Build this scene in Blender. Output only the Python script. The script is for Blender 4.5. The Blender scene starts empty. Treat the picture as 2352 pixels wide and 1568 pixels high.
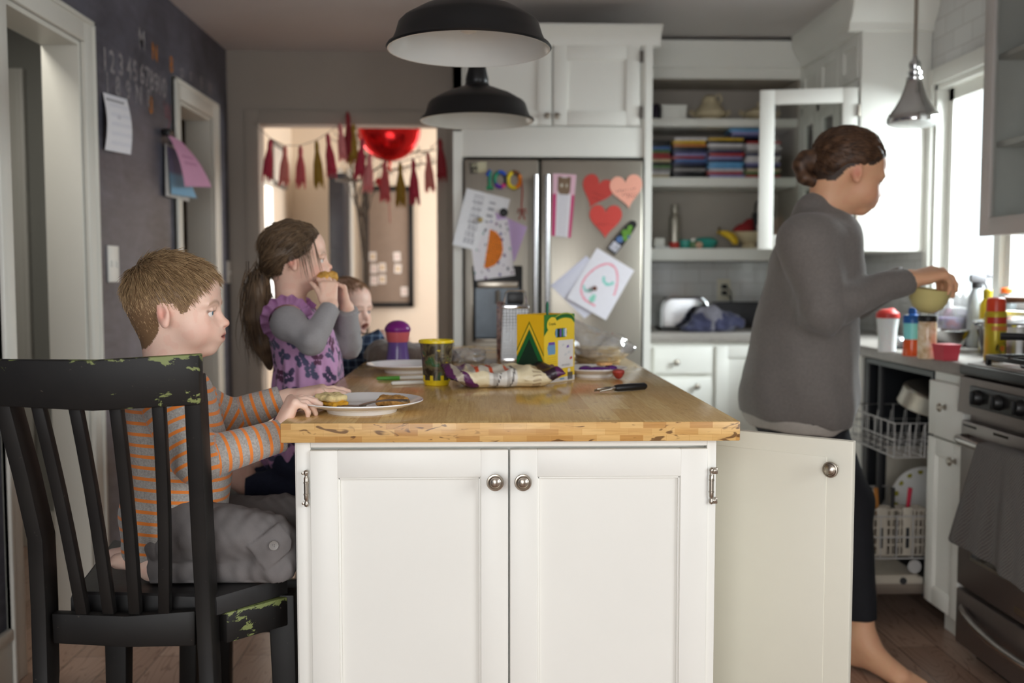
import bpy, bmesh, math, random
import numpy as np
from mathutils import Vector, Matrix, Euler
from math import sin, cos, pi, atan, tan, sqrt, radians

random.seed(7)
RNG = np.random.default_rng(7)
S = bpy.context.scene
COL = S.collection

# ---------------------------------------------------------------- camera, light, exposure
FPX, EYE = 2287.0, 1.18
PITCH = atan(147 / FPX)
YAW = atan(71 / FPX * cos(PITCH))
cd = bpy.data.cameras.new('camera')
cam = bpy.data.objects.new('camera', cd)
COL.objects.link(cam)
cam.location = (0, 0, EYE)
cam.rotation_euler = (pi / 2 - PITCH, 0, -YAW)
cd.sensor_width = 36.0
cd.lens = 36.0 * FPX / 2352.0
cd.clip_start = 0.02
cd.dof.use_dof = True
cd.dof.focus_distance = 1.84
cd.dof.aperture_fstop = 2.9
S.camera = cam

w = bpy.data.worlds.new('daylight')
S.world = w
w.use_nodes = True
bg = w.node_tree.nodes['Background']
bg.inputs[0].default_value = (0.90, 0.95, 1.0, 1)
bg.inputs[1].default_value = 2.2


def area(name, loc, direction, sx, sy, power, color=(1, 1, 1), spread=180):
    l = bpy.data.lights.new(name, 'AREA')
    l.shape = 'RECTANGLE'
    l.size, l.size_y = sx, sy
    l.energy = power
    l.spread = radians(spread)
    l.color = color
    o = bpy.data.objects.new(name, l)
    COL.objects.link(o)
    o.location = loc
    o.rotation_euler = Vector(direction).to_track_quat('-Z', 'Y').to_euler()
    return o


area('daylight_kitchen_window', (2.75, 3.45, 2.20), (-1, 0.0, -0.50), 2.2, 1.3, 430, (0.90, 0.95, 1.0))
area('daylight_patio_door', (-0.45, -1.62, 1.30), (0.25, 1, -0.25), 1.75, 1.9, 27, (1.0, 0.99, 0.97), 140)
area('daylight_side_window', (2.10, 0.10, 1.35), (-1, 0.12, -0.35), 1.5, 1.2, 22, (0.97, 0.985, 1.0), 140)
area('hallway_fill_light', (-1.75, 3.1, 2.37), (0, 0, -1), 0.3, 0.3, 9, (1.0, 0.96, 0.88))  # added lamp that lifts the hallway out of the dark, no fixture behind it
area('daylight_dining_window', (-1.62, 6.45, 1.35), (1, 0.1, -0.05), 0.6, 0.9, 16, (0.95, 0.97, 1.0))
area('dining_right_fill_light', (1.25, 6.7, 1.55), (-1, 0.15, 0), 1.3, 1.3, 40, (1.0, 0.97, 0.93))  # unseen area light added to brighten the dining room from the right

S.view_settings.view_transform = 'Standard'
S.view_settings.look = 'None'
S.view_settings.gamma = 1
S.view_settings.use_curve_mapping = False
S.view_settings.exposure = 0.0
S.cycles.use_denoising = True
S.cycles.max_bounces = 8
S.cycles.diffuse_bounces = 4
S.cycles.glossy_bounces = 4
S.cycles.transmission_bounces = 8
S.cycles.transparent_max_bounces = 12
S.cycles.caustics_reflective = False
S.cycles.caustics_refractive = False
S.cycles.sample_clamp_indirect = 4.0

# ---------------------------------------------------------------- measuring
_f = Vector((sin(YAW) * cos(PITCH), cos(YAW) * cos(PITCH), -sin(PITCH)))
_r = Vector((cos(YAW), -sin(YAW), 0))
_u = _r.cross(_f)


def ray(px, py):
    return _f * FPX + _r * (px - 1176) - _u * (py - 784)


def P(px, py, Y):
    d = ray(px, py)
    return Vector((0, 0, EYE)) + d * (Y / d.y)


def PZ(px, py, z):
    d = ray(px, py)
    return Vector((0, 0, EYE)) + d * ((z - EYE) / d.z)


def PX(px, py, x):
    d = ray(px, py)
    return Vector((0, 0, EYE)) + d * (x / d.x)


# ---------------------------------------------------------------- materials
def lin(c):
    r = []
    for v in c[:3]:
        v = v / 255.0
        r.append(v / 12.92 if v <= 0.04045 else ((v + 0.055) / 1.055) ** 2.4)
    return (r[0], r[1], r[2], 1.0)


MATS = {}


def newmat(name):
    m = bpy.data.materials.new(name)
    m.use_nodes = True
    nt = m.node_tree
    b = nt.nodes['Principled BSDF']
    return m, nt, b


def N(nt, kind, **kw):
    n = nt.nodes.new(kind)
    for k, v in kw.items():
        if k.startswith('i_'):
            n.inputs[k[2:].replace('_', ' ')].default_value = v
        else:
            setattr(n, k, v)
    return n


def mixc(nt, fac, a, b, blend='MIX'):
    n = nt.nodes.new('ShaderNodeMix')
    n.data_type = 'RGBA'
    n.blend_type = blend
    for sock, v in ((0, fac), (6, a), (7, b)):
        if hasattr(v, 'is_linked'):
            nt.links.new(v, n.inputs[sock])
        else:
            n.inputs[sock].default_value = v
    return n.outputs[2]


def coords(nt, kind='Object', scale=(1, 1, 1), loc=(0, 0, 0), rot=(0, 0, 0)):
    t = nt.nodes.new('ShaderNodeTexCoord')
    m = nt.nodes.new('ShaderNodeMapping')
    m.inputs['Scale'].default_value = scale
    m.inputs['Location'].default_value = loc
    m.inputs['Rotation'].default_value = rot
    nt.links.new(t.outputs[kind], m.inputs[0])
    return m.outputs[0]


def noise(nt, vec, scale=5, detail=3, rough=0.5, dist=0):
    n = nt.nodes.new('ShaderNodeTexNoise')
    n.inputs['Scale'].default_value = scale
    n.inputs['Detail'].default_value = detail
    n.inputs['Roughness'].default_value = rough
    n.inputs['Distortion'].default_value = dist
    nt.links.new(vec, n.inputs['Vector'])
    return n.outputs['Fac']


def ramp(nt, fac, stops):
    n = nt.nodes.new('ShaderNodeValToRGB')
    el = n.color_ramp.elements
    while len(el) < len(stops):
        el.new(0.5)
    for e, (p, c) in zip(el, stops):
        e.position = p
        e.color = c if len(c) == 4 else lin(c)
    nt.links.new(fac, n.inputs[0])
    return n.outputs[0]


def bump(nt, b, height, strength=0.2, dist=0.005):
    n = nt.nodes.new('ShaderNodeBump')
    n.inputs['Strength'].default_value = strength
    n.inputs['Distance'].default_value = dist
    nt.links.new(height, n.inputs['Height'])
    nt.links.new(n.outputs[0], b.inputs['Normal'])


def mat(name, rgb, rough=0.5, metal=0.0, var=0.06, scale=9.0, bmp=0.0, bscale=None, trans=0.0, alpha=1.0,
        ior=1.45, emit=None, estr=1.0, sss=0.0, sheen=0.0, coat=0.0, stretch=(1, 1, 1)):
    if name in MATS:
        return MATS[name]
    m, nt, b = newmat(name)
    c = lin(rgb)
    v = coords(nt, 'Object', stretch)
    if var > 0:
        f = noise(nt, v, scale, 4, 0.6)
        d = tuple(x * (1 - var) for x in c[:3]) + (1,)
        e = tuple(min(1, x * (1 + var)) for x in c[:3]) + (1,)
        nt.links.new(ramp(nt, f, [(0.3, d), (0.7, e)]), b.inputs['Base Color'])
    else:
        b.inputs['Base Color'].default_value = c
    b.inputs['Roughness'].default_value = rough
    b.inputs['Metallic'].default_value = metal
    b.inputs['IOR'].default_value = ior
    b.inputs['Transmission Weight'].default_value = trans
    b.inputs['Alpha'].default_value = alpha
    b.inputs['Coat Weight'].default_value = coat
    if sss:
        b.inputs['Subsurface Weight'].default_value = sss
        b.inputs['Subsurface Radius'].default_value = (0.012, 0.005, 0.003)
        b.inputs['Subsurface Scale'].default_value = 1.0
    if sheen:
        b.inputs['Sheen Weight'].default_value = sheen
        b.inputs['Sheen Roughness'].default_value = 0.5
    if emit:
        b.inputs['Emission Color'].default_value = lin(emit)
        b.inputs['Emission Strength'].default_value = estr
    if bmp:
        bump(nt, b, noise(nt, v, bscale or scale * 6, 3), bmp)
    MATS[name] = m
    return m


def colmat(name, rough=0.6, metal=0.0, sss=0.0, bmp=0.0, bscale=200, sheen=0.0, var=0.05, attr='Col', spec=0.5, coat=0.0):
    """colour comes from the thing's own colour attribute, plus fine grain"""
    if name in MATS:
        return MATS[name]
    m, nt, b = newmat(name)
    a = N(nt, 'ShaderNodeAttribute', attribute_name=attr)
    v = coords(nt)
    f = noise(nt, v, bscale, 3)
    g = ramp(nt, f, [(0.25, (1 - var * 2,) * 3 + (1,)), (0.75, (1, 1, 1, 1))])
    nt.links.new(mixc(nt, 1.0, a.outputs['Color'], g, 'MULTIPLY'), b.inputs['Base Color'])
    b.inputs['Roughness'].default_value = rough
    b.inputs['Metallic'].default_value = metal
    b.inputs['Specular IOR Level'].default_value = spec
    b.inputs['Coat Weight'].default_value = coat
    if sss:
        b.inputs['Subsurface Weight'].default_value = sss
        b.inputs['Subsurface Radius'].default_value = (0.010, 0.004, 0.0025)
        b.inputs['Subsurface Scale'].default_value = 1.0
    if sheen:
        b.inputs['Sheen Weight'].default_value = sheen
    if bmp:
        bump(nt, b, f, bmp, 0.002)
    MATS[name] = m
    return m


# ---------------------------------------------------------------- mesh builder
class MB:
    def __init__(s):
        s.bm = bmesh.new()
        s.col = None

    def _new(s, before, mi, smooth=False):
        fs = [f for f in s.bm.faces if f.index == -1 or f.index >= before]
        return fs

    def add(s, verts, faces, mi=0, smooth=False, M=None):
        vs = [s.bm.verts.new((M @ Vector(v)) if M is not None else v) for v in verts]
        for f in faces:
            try:
                bf = s.bm.faces.new([vs[i] for i in f])
                bf.material_index = mi
                bf.smooth = smooth
            except ValueError:
                pass
        return vs

    def box(s, x0, x1, y0, y1, z0, z1, mi=0, bev=0.0, M=None, seg=2):
        t = bmesh.new()
        vs = [t.verts.new(c) for c in ((x0, y0, z0), (x1, y0, z0), (x1, y1, z0), (x0, y1, z0),
                                       (x0, y0, z1), (x1, y0, z1), (x1, y1, z1), (x0, y1, z1))]
        for f in ((3, 2, 1, 0), (4, 5, 6, 7), (0, 1, 5, 4), (1, 2, 6, 5), (2, 3, 7, 6), (3, 0, 4, 7)):
            t.faces.new([vs[i] for i in f])
        if bev > 0:
            bev = min(bev, abs(x1 - x0) * .49, abs(y1 - y0) * .49, abs(z1 - z0) * .49)
            bmesh.ops.bevel(t, geom=t.edges[:], offset=bev, segments=seg, profile=0.5, affect='EDGES')
        s.merge(t, mi, M, bev > 0)
        return s

    def merge(s, t, mi=0, M=None, smooth=False):
        t.verts.index_update()
        s.add([v.co.copy() for v in t.verts], [[v.index for v in f.verts] for f in t.faces], mi, smooth, M)
        t.free()

    def cyl(s, a, b, r0, r1=None, seg=16, mi=0, cap=True):
        return s.tube([a, b], [r0, r0 if r1 is None else r1], seg, mi, cap)

    def tube(s, pts, r, seg=10, mi=0, cap=True, closed=False):
        pts = [Vector(p) for p in pts]
        n = len(pts)
        if not hasattr(r, '__len__'):
            r = [r] * n
        rings = []
        prev = None
        for i, p in enumerate(pts):
            if closed:
                t = (pts[(i + 1) % n] - pts[i - 1])
            else:
                t = (pts[min(i + 1, n - 1)] - pts[max(i - 1, 0)])
            if t.length < 1e-9:
                t = Vector((0, 0, 1))
            t.normalize()
            if prev is None:
                up = Vector((0, 0, 1)) if abs(t.z) < 0.9 else Vector((1, 0, 0))
                x = t.cross(up).normalized()
            else:
                x = prev - t * prev.dot(t)
                if x.length < 1e-6:
                    x = t.orthogonal()
                x.normalize()
            y = t.cross(x)
            prev = x
            rings.append([p + x * (cos(2 * pi * k / seg) * r[i]) + y * (sin(2 * pi * k / seg) * r[i]) for k in range(seg)])
        verts = [v for g in rings for v in g]
        faces = []
        m = n if closed else n - 1
        for i in range(m):
            j = (i + 1) % n
            for k in range(seg):
                k2 = (k + 1) % seg
                faces.append((i * seg + k, i * seg + k2, j * seg + k2, j * seg + k))
        if cap and not closed:
            faces.append(tuple(range(seg - 1, -1, -1)))
            faces.append(tuple((n - 1) * seg + k for k in range(seg)))
        s.add(verts, faces, mi, True)
        return s

    def lathe(s, prof, c=(0, 0, 0), seg=32, mi=0, M=None, ax=None):
        """prof: (radius, height[, material]) from bottom to top; revolved about a vertical axis at c"""
        c = Vector(c)
        R = Matrix.Identity(3)
        if ax is not None:
            R = Vector((0, 0, 1)).rotation_difference(Vector(ax)).to_matrix()
        verts, faces, mis = [], [], []
        n = len(prof)
        for p in prof:
            for k in range(seg):
                a = 2 * pi * k / seg
                v = c + R @ Vector((cos(a) * p[0], sin(a) * p[0], p[1]))
                verts.append(v)
        vs = [s.bm.verts.new((M @ v) if M is not None else v) for v in verts]
        for i in range(n - 1):
            m_ = prof[i][2] if len(prof[i]) > 2 else mi
            for k in range(seg):
                k2 = (k + 1) % seg
                q = [vs[i * seg + k], vs[i * seg + k2], vs[(i + 1) * seg + k2], vs[(i + 1) * seg + k]]
                try:
                    f = s.bm.faces.new(q)
                    f.smooth = True
                    f.material_index = m_
                except ValueError:
                    pass
        loop = abs(prof[0][0] - prof[-1][0]) + abs(prof[0][1] - prof[-1][1]) < 1e-6
        for i, fl in ((0, True), (n - 1, False)):
            if prof[i][0] > 1e-5 and not loop:
                q = [vs[i * seg + k] for k in range(seg)]
                if fl:
                    q.reverse()
                f = s.bm.faces.new(q)
                f.material_index = prof[min(i, n - 2)][2] if len(prof[min(i, n - 2)]) > 2 else mi
        return s

    def ell(s, c, r, seg=20, rings=12, mi=0, M=None):
        c = Vector(c)
        verts, faces = [], []
        for i in range(rings + 1):
            th = pi * i / rings
            for k in range(seg):
                a = 2 * pi * k / seg
                verts.append(c + Vector((r[0] * sin(th) * cos(a), r[1] * sin(th) * sin(a), r[2] * cos(th))))
        for i in range(rings):
            for k in range(seg):
                k2 = (k + 1) % seg
                faces.append((i * seg + k, (i + 1) * seg + k, (i + 1) * seg + k2, i * seg + k2))
        s.add(verts, faces, mi, True, M)
        return s

    def prism(s, poly, o, u, v, d, mi=0, smooth=False):
        """polygon poly (list of (a,b)) in the plane o + a*u + b*v, extruded by vector d"""
        o, u, v, d = Vector(o), Vector(u), Vector(v), Vector(d)
        n = len(poly)
        A = [o + u * a + v * b for a, b in poly]
        verts = A + [p + d for p in A]
        faces = [tuple(range(n - 1, -1, -1)), tuple(range(n, 2 * n))]
        for i in range(n):
            j = (i + 1) % n
            faces.append((i, j, n + j, n + i))
        s.add(verts, faces, mi, smooth)
        return s

    def grid(s, fn, nu, nv, mi=0, smooth=True, mfn=None):
        """open surface fn(u,v)->point, u,v in 0..1"""
        vs = [[s.bm.verts.new(fn(i / nu, j / nv)) for j in range(nv + 1)] for i in range(nu + 1)]
        for i in range(nu):
            for j in range(nv):
                f = s.bm.faces.new((vs[i][j], vs[i + 1][j], vs[i + 1][j + 1], vs[i][j + 1]))
                f.smooth = smooth
                f.material_index = mfn((i + .5) / nu, (j + .5) / nv) if mfn else mi
        return s

    def text(s, txt, o, u, v, size, depth, mi=0, align='CENTER', bold=0.0):
        """lettering laid in the plane o,u,v"""
        cu = bpy.data.curves.new('t', 'FONT')
        cu.body = txt
        cu.size = size
        cu.align_x = align
        cu.align_y = 'CENTER'
        cu.resolution_u = 3
        cu.offset = bold * size
        ob = bpy.data.objects.new('t', cu)
        me = bpy.data.meshes.new_from_object(ob)
        u, v = Vector(u).normalized(), Vector(v).normalized()
        n = u.cross(v)
        o = Vector(o)
        vs = [p.co.copy() for p in me.vertices]
        fs = [list(p.vertices) for p in me.polygons]
        s.add([o + u * p.x + v * p.y + n * depth for p in vs], fs, mi)
        bpy.data.objects.remove(ob)
        bpy.data.curves.remove(cu)
        bpy.data.meshes.remove(me)
        return s

    def xf(s, M):
        s.bm.transform(M)
        return s


def wloc(o):
    v = Vector((0, 0, 0))
    while o is not None:
        v += Vector(o.location)
        o = o.parent
    return v


def finish(me, mats, ang=35):
    for m in (mats if isinstance(mats, (list, tuple)) else [mats]):
        me.materials.append(m)
    try:
        me.set_sharp_from_angle(angle=radians(ang))
    except Exception:
        pass


def obj(name, mb, mats, parent=None, ang=35, loc=None):
    """link the builder's shape as ONE mesh object, a part when it has a parent"""
    bm = mb.bm
    me = bpy.data.meshes.new(name)
    o = bpy.data.objects.new(name, me)
    COL.objects.link(o)
    if parent is None:
        if loc is None:
            xs = [v.co for v in bm.verts]
            lo = Vector([min(c[i] for c in xs) for i in range(3)])
            hi = Vector([max(c[i] for c in xs) for i in range(3)])
            loc = Vector(((lo.x + hi.x) / 2, (lo.y + hi.y) / 2, lo.z))
        loc = Vector(loc)
        bm.transform(Matrix.Translation(-loc))
        o.location = loc
    else:
        o.parent = parent
        bm.transform(Matrix.Translation(-wloc(parent)))
    bmesh.ops.recalc_face_normals(bm, faces=bm.faces[:])
    bm.to_mesh(me)
    bm.free()
    finish(me, mats, ang)
    return o


def tag(o, label, cat, group=None, kind=None):
    o['label'] = label
    o['category'] = cat
    if group:
        o['group'] = group
    if kind:
        o['kind'] = kind
    return o


def thing(name, loc, label, cat, group=None):
    o = bpy.data.objects.new(name, None)
    o.empty_display_size = 0.05
    COL.objects.link(o)
    o.location = loc
    return tag(o, label, cat, group)


def struct(name, mb, mats, parent=None, ang=35):
    o = obj(name, mb, mats, parent, ang)
    if parent is None:
        o['kind'] = 'structure'
    return o


def sheet(name, corners, paint, nu, nv, m, parent=None, thick=0.0006, curl=None):
    """a paper: corners tl,tr,br,bl; paint(u,v)->rgb 0..255 (u right, v down); two-sided with real thickness"""
    tl, tr, br, bl = [Vector(c) for c in corners]
    n = (bl - tl).cross(tr - tl).normalized()
    me = bpy.data.meshes.new(name)
    verts, faces, cols = [], [], []

    def pt(u, v):
        p = (tl * (1 - u) + tr * u) * (1 - v) + (bl * (1 - u) + br * u) * v
        if curl:
            p = p + n * curl(u, v)
        return p
    for side in (0, 1):
        for i in range(nu + 1):
            for j in range(nv + 1):
                verts.append(pt(i / nu, j / nv) + n * (thick if side else 0))
                cols.append(lin(paint(i / nu, j / nv)))
    K = (nu + 1) * (nv + 1)
    ix = lambda s_, i, j: s_ * K + i * (nv + 1) + j
    for i in range(nu):
        for j in range(nv):
            a = (ix(0, i, j), ix(0, i + 1, j), ix(0, i + 1, j + 1), ix(0, i, j + 1))
            faces.append(a)
            faces.append(tuple(K + q for q in reversed(a)))
    for i in range(nu):
        for j in (0, nv):
            faces.append((ix(0, i, j), ix(0, i + 1, j), ix(1, i + 1, j), ix(1, i, j)))
    for j in range(nv):
        for i in (0, nu):
            faces.append((ix(0, i, j), ix(0, i, j + 1), ix(1, i, j + 1), ix(1, i, j)))
    base = Vector((0, 0, 0))
    o = bpy.data.objects.new(name, me)
    COL.objects.link(o)
    if parent is None:
        base = (tl + tr + br + bl) / 4
        o.location = base
    else:
        o.parent = parent
        base = wloc(parent)
    me.from_pydata([v - base for v in verts], [], faces)
    at = me.color_attributes.new('Col', 'FLOAT_COLOR', 'POINT')
    at.data.foreach_set('color', np.array(cols, dtype=np.float32).ravel())
    me.materials.append(m)
    return o


def copy_thing(o, loc=None, label=None):
    """a copy of a thing with copies of its parts and sub-parts"""
    c = o.copy()
    COL.objects.link(c)
    if loc is not None:
        c.location = loc
    if label:
        c['label'] = label
    for ch in list(o.children):
        k = ch.copy()
        COL.objects.link(k)
        k.parent = c
        for g in list(ch.children):
            q = g.copy()
            COL.objects.link(q)
            q.parent = k
    return c


# ---------------------------------------------------------------- soft solid modelling (bodies, hair, cloth)
def _cell(D, lo, h):
    """surface of the zero level of grid D as quads (one vertex per crossed cell)"""
    I = (D < 0)
    c = [I[i:I.shape[0] - 1 + i, j:I.shape[1] - 1 + j, k:I.shape[2] - 1 + k] for i in (0, 1) for j in (0, 1) for k in (0, 1)]
    s = np.zeros(c[0].shape, np.int8)
    for q in c:
        s += q
    act = (s > 0) & (s < 8)
    idx = np.argwhere(act)
    n = len(idx)
    ids = np.full(act.shape, -1, np.int32)
    ids[act] = np.arange(n)
    corner = np.array([[i, j, k] for i in (0, 1) for j in (0, 1) for k in (0, 1)])
    val = np.stack([D[idx[:, 0] + o[0], idx[:, 1] + o[1], idx[:, 2] + o[2]] for o in corner], 1)
    acc = np.zeros((n, 3))
    cnt = np.zeros(n)
    for a in range(8):
        for b in range(a + 1, 8):
            if np.abs(corner[a] - corner[b]).sum() != 1:
                continue
            m = (val[:, a] < 0) != (val[:, b] < 0)
            t = val[m, a] / (val[m, a] - val[m, b])
            acc[m] += corner[a] + t[:, None] * (corner[b] - corner[a])
            cnt[m] += 1
    V = lo + (idx + acc / cnt[:, None]) * h
    F = []
    for ax in range(3):
        A = np.take(I, range(I.shape[ax] - 1), ax)
        B = np.take(I, range(1, I.shape[ax]), ax)
        e = np.argwhere(A != B)
        o1, o2 = [(1, 2), (2, 0), (0, 1)][ax]
        ok = (e[:, o1] > 0) & (e[:, o2] > 0) & (e[:, o1] < I.shape[o1] - 1) & (e[:, o2] < I.shape[o2] - 1)
        e = e[ok]
        d1 = np.zeros(3, int)
        d1[o1] = 1
        d2 = np.zeros(3, int)
        d2[o2] = 1
        g = lambda p: ids[p[:, 0], p[:, 1], p[:, 2]]
        q = np.stack([g(e - d1 - d2), g(e - d2), g(e), g(e - d1)], 1)
        flip = ~I[e[:, 0], e[:, 1], e[:, 2]]
        q[flip] = q[flip][:, ::-1]
        F.append(q)
    return V, np.concatenate(F)


def rotm(yaw=0, pitch=0, roll=0):
    return np.array(Euler((roll, pitch, yaw), 'XYZ').to_matrix())


class Soft:
    """smooth union / subtraction of ellipsoids, tapered capsules, boxes; frame = (origin, 3x3, scale)"""

    def __init__(s, h):
        s.h = h
        s.pr = []
        s.fr = (np.zeros(3), np.eye(3), 1.0)

    def frame(s, o, R=None, k=1.0):
        s.fr = (np.array(o, float), np.eye(3) if R is None else np.array(R), k)
        return s

    def _w(s, p):
        o, R, k = s.fr
        return o + R @ (np.array(p, float) * k)

    def _push(s, kind, lo, hi, fn, k, op, tagv):
        s.pr.append((kind, np.array(lo), np.array(hi), fn, k, op, tagv))
        return s

    def ell(s, c, r, R=None, k=0.01, op='u'):
        o, FR, sc = s.fr
        c = s._w(c)
        r = np.array(r, float) * sc
        RR = FR if R is None else FR @ np.array(R)
        k = k * sc
        e = np.sqrt(((RR * r) ** 2).sum(1))

        def fn(X):
            p = (X - c.astype(np.float32)) @ RR.astype(np.float32)
            a = p / r.astype(np.float32)
            k0 = np.sqrt((a * a).sum(-1)) + 1e-9
            b = a / r.astype(np.float32)
            k1 = np.sqrt((b * b).sum(-1)) + 1e-9
            return k0 * (k0 - 1) / k1
        return s._push('e', c - e, c + e, fn, k, op, None)

    def cap(s, a, b, ra, rb=None, k=0.01, op='u', cut=None):
        rb = ra if rb is None else rb
        sc = s.fr[2]
        a, b = s._w(a), s._w(b)
        ra, rb, k = ra * sc, rb * sc, k * sc
        ba = b - a
        L = max(1e-9, float(ba @ ba))

        def fn(X):
            p = X - a.astype(np.float32)
            t = np.clip((p @ ba.astype(np.float32)) / L, 0, 1)
            d = np.sqrt(((p - t[..., None] * ba.astype(np.float32)) ** 2).sum(-1)) - (ra + (rb - ra) * t)
            if cut == 'b':      # flat end at b
                d = np.maximum(d, ((X - b.astype(np.float32)) @ (ba / sqrt(L)).astype(np.float32)))
            return d
        R_ = np.array([ra, ra, ra])
        R2 = np.array([rb, rb, rb])
        return s._push('c', np.minimum(a - R_, b - R2), np.maximum(a + R_, b + R2), fn, k, op, None)

    def path(s, pts, rs, k=0.01, op='u', cut=None):
        for i in range(len(pts) - 1):
            s.cap(pts[i], pts[i + 1], rs[i], rs[i + 1], k, op, cut if i == len(pts) - 2 else None)
        return s

    def box(s, c, half, R=None, rnd=0.005, k=0.01, op='u'):
        o, FR, sc = s.fr
        c = s._w(c)
        half = np.array(half, float) * sc
        rnd, k = rnd * sc, k * sc
        RR = FR if R is None else FR @ np.array(R)
        e = np.abs(RR) @ half

        def fn(X):
            p = np.abs((X - c.astype(np.float32)) @ RR.astype(np.float32)) - (half - rnd).astype(np.float32)
            return np.sqrt((np.maximum(p, 0) ** 2).sum(-1)) + np.minimum(p.max(-1), 0) - rnd
        return s._push('b', c - e, c + e, fn, k, op, None)

    def plane(s, p, n):
        """cut away everything on the side n points to"""
        p = s._w(p)
        n = s.fr[1] @ np.array(n, float)
        n = n / np.linalg.norm(n)
        fn = lambda X: ((X - p.astype(np.float32)) @ n.astype(np.float32))
        return s._push('p', None, None, fn, 0, 'c', None)

    def mesh(s, smooth=1, disp=None):
        h = s.h
        us = [q for q in s.pr if q[5] == 'u']
        lo = np.min([q[1] for q in us], 0) - 5 * h
        hi = np.max([q[2] for q in us], 0) + 5 * h
        n = np.ceil((hi - lo) / h).astype(int) + 1
        D = np.full(n, 1.0, np.float32)
        ax = [(lo[i] + np.arange(n[i]) * h).astype(np.float32) for i in range(3)]
        for kind, a, b, fn, k, op, _ in s.pr:
            if op == 'c':
                X = np.stack(np.meshgrid(*ax, indexing='ij'), -1)
                D = np.maximum(D, fn(X))
                continue
            m = max(k * 1.2, 3 * h)
            i0 = np.maximum(0, np.floor((a - m - lo) / h).astype(int))
            i1 = np.minimum(n, np.ceil((b + m - lo) / h).astype(int) + 1)
            if (i1 <= i0).any():
                continue
            sl = tuple(slice(i0[i], i1[i]) for i in range(3))
            X = np.stack(np.meshgrid(*[ax[i][i0[i]:i1[i]] for i in range(3)], indexing='ij'), -1)
            d = fn(X).astype(np.float32)
            A = D[sl]
            if op == 'u':
                if k > 0:
                    g = np.maximum(k - np.abs(A - d), 0) / k
                    D[sl] = np.minimum(A, d) - g * g * k * 0.25
                else:
                    D[sl] = np.minimum(A, d)
            else:
                d = -d
                if k > 0:
                    g = np.maximum(k - np.abs(A - d), 0) / k
                    D[sl] = np.maximum(A, d) + g * g * k * 0.25
                else:
                    D[sl] = np.maximum(A, d)
        V, F = _cell(D, lo, h)
        V = relax(V, F, smooth)
        if disp is not None:
            nr = normals(V, F)
            V = V + nr * disp(V, nr)[:, None]
        return V, F


def relax(V, F, it=1, lam=0.5):
    for _ in range(it):
        S_ = np.zeros_like(V)
        c = np.zeros(len(V))
        for a, b in ((0, 1), (1, 2), (2, 3), (3, 0)):
            for p, q in ((a, b), (b, a)):
                S_ += np.stack([np.bincount(F[:, p], V[F[:, q], i], len(V)) for i in range(3)], 1)
                c += np.bincount(F[:, p], minlength=len(V))
        V = V + lam * (S_ / np.maximum(c, 1)[:, None] - V)
    return V


def normals(V, F):
    n = np.cross(V[F[:, 2]] - V[F[:, 0]], V[F[:, 3]] - V[F[:, 1]])
    N_ = np.zeros_like(V)
    for k in range(4):
        for i in range(3):
            N_[:, i] += np.bincount(F[:, k], n[:, i], len(V))
    return N_ / (np.linalg.norm(N_, axis=1)[:, None] + 1e-12)


def softobj(name, V, F, mats, parent=None, col=None, attrs=None, loc=None):
    me = bpy.data.meshes.new(name)
    o = bpy.data.objects.new(name, me)
    COL.objects.link(o)
    if parent is not None:
        o.parent = parent
        base = wloc(parent)
    else:
        base = Vector(loc) if loc is not None else Vector(((V[:, 0].min() + V[:, 0].max()) / 2, (V[:, 1].min() + V[:, 1].max()) / 2, V[:, 2].min()))
        o.location = base
    Vl = (V - np.array(base)).astype(np.float32)
    nv, nf = len(Vl), len(F)
    kk = F.shape[1]
    me.vertices.add(nv)
    me.vertices.foreach_set('co', Vl.ravel())
    me.loops.add(nf * kk)
    me.loops.foreach_set('vertex_index', F.astype(np.int32).ravel())
    me.polygons.add(nf)
    me.polygons.foreach_set('loop_start', np.arange(0, nf * kk, kk, dtype=np.int32))
    me.polygons.foreach_set('use_smooth', np.ones(nf, bool))
    me.update(calc_edges=True)
    if col is not None:
        c = np.ones((nv, 4), np.float32)
        c[:, :3] = col[:, :3]
        a = me.color_attributes.new('Col', 'FLOAT_COLOR', 'POINT')
        a.data.foreach_set('color', c.ravel())
    for k, v in (attrs or {}).items():
        a = me.attributes.new(k, 'FLOAT', 'POINT')
        a.data.foreach_set('value', v.astype(np.float32).ravel())
    for m in (mats if isinstance(mats, (list, tuple)) else [mats]):
        me.materials.append(m)
    me.validate()
    return o


def L3(c):
    return np.array(lin(c)[:3])


def blendc(col, c, w):
    w = np.clip(w, 0, 1)[:, None]
    return col * (1 - w) + np.array(c)[None, :] * w


def segdist(V, a, b):
    a, b = np.array(a, float), np.array(b, float)
    ba = b - a
    t = np.clip(((V - a) @ ba) / (ba @ ba), 0, 1)
    return np.linalg.norm(V - a - t[:, None] * ba, axis=1), t


def vnoise(V, scale, seed=0):
    """cheap smooth noise in -1..1"""
    r = np.random.default_rng(seed)
    o = np.zeros(len(V))
    for i in range(6):
        d = r.normal(size=3)
        d /= np.linalg.norm(d)
        o += np.sin((V @ d) * scale * r.uniform(.6, 1.6) + r.uniform(0, 6.28)) * np.sin((V @ np.roll(d, 1)) * scale * r.uniform(.5, 1.3) + r.uniform(0, 6.28))
    return o / 3.0


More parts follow.
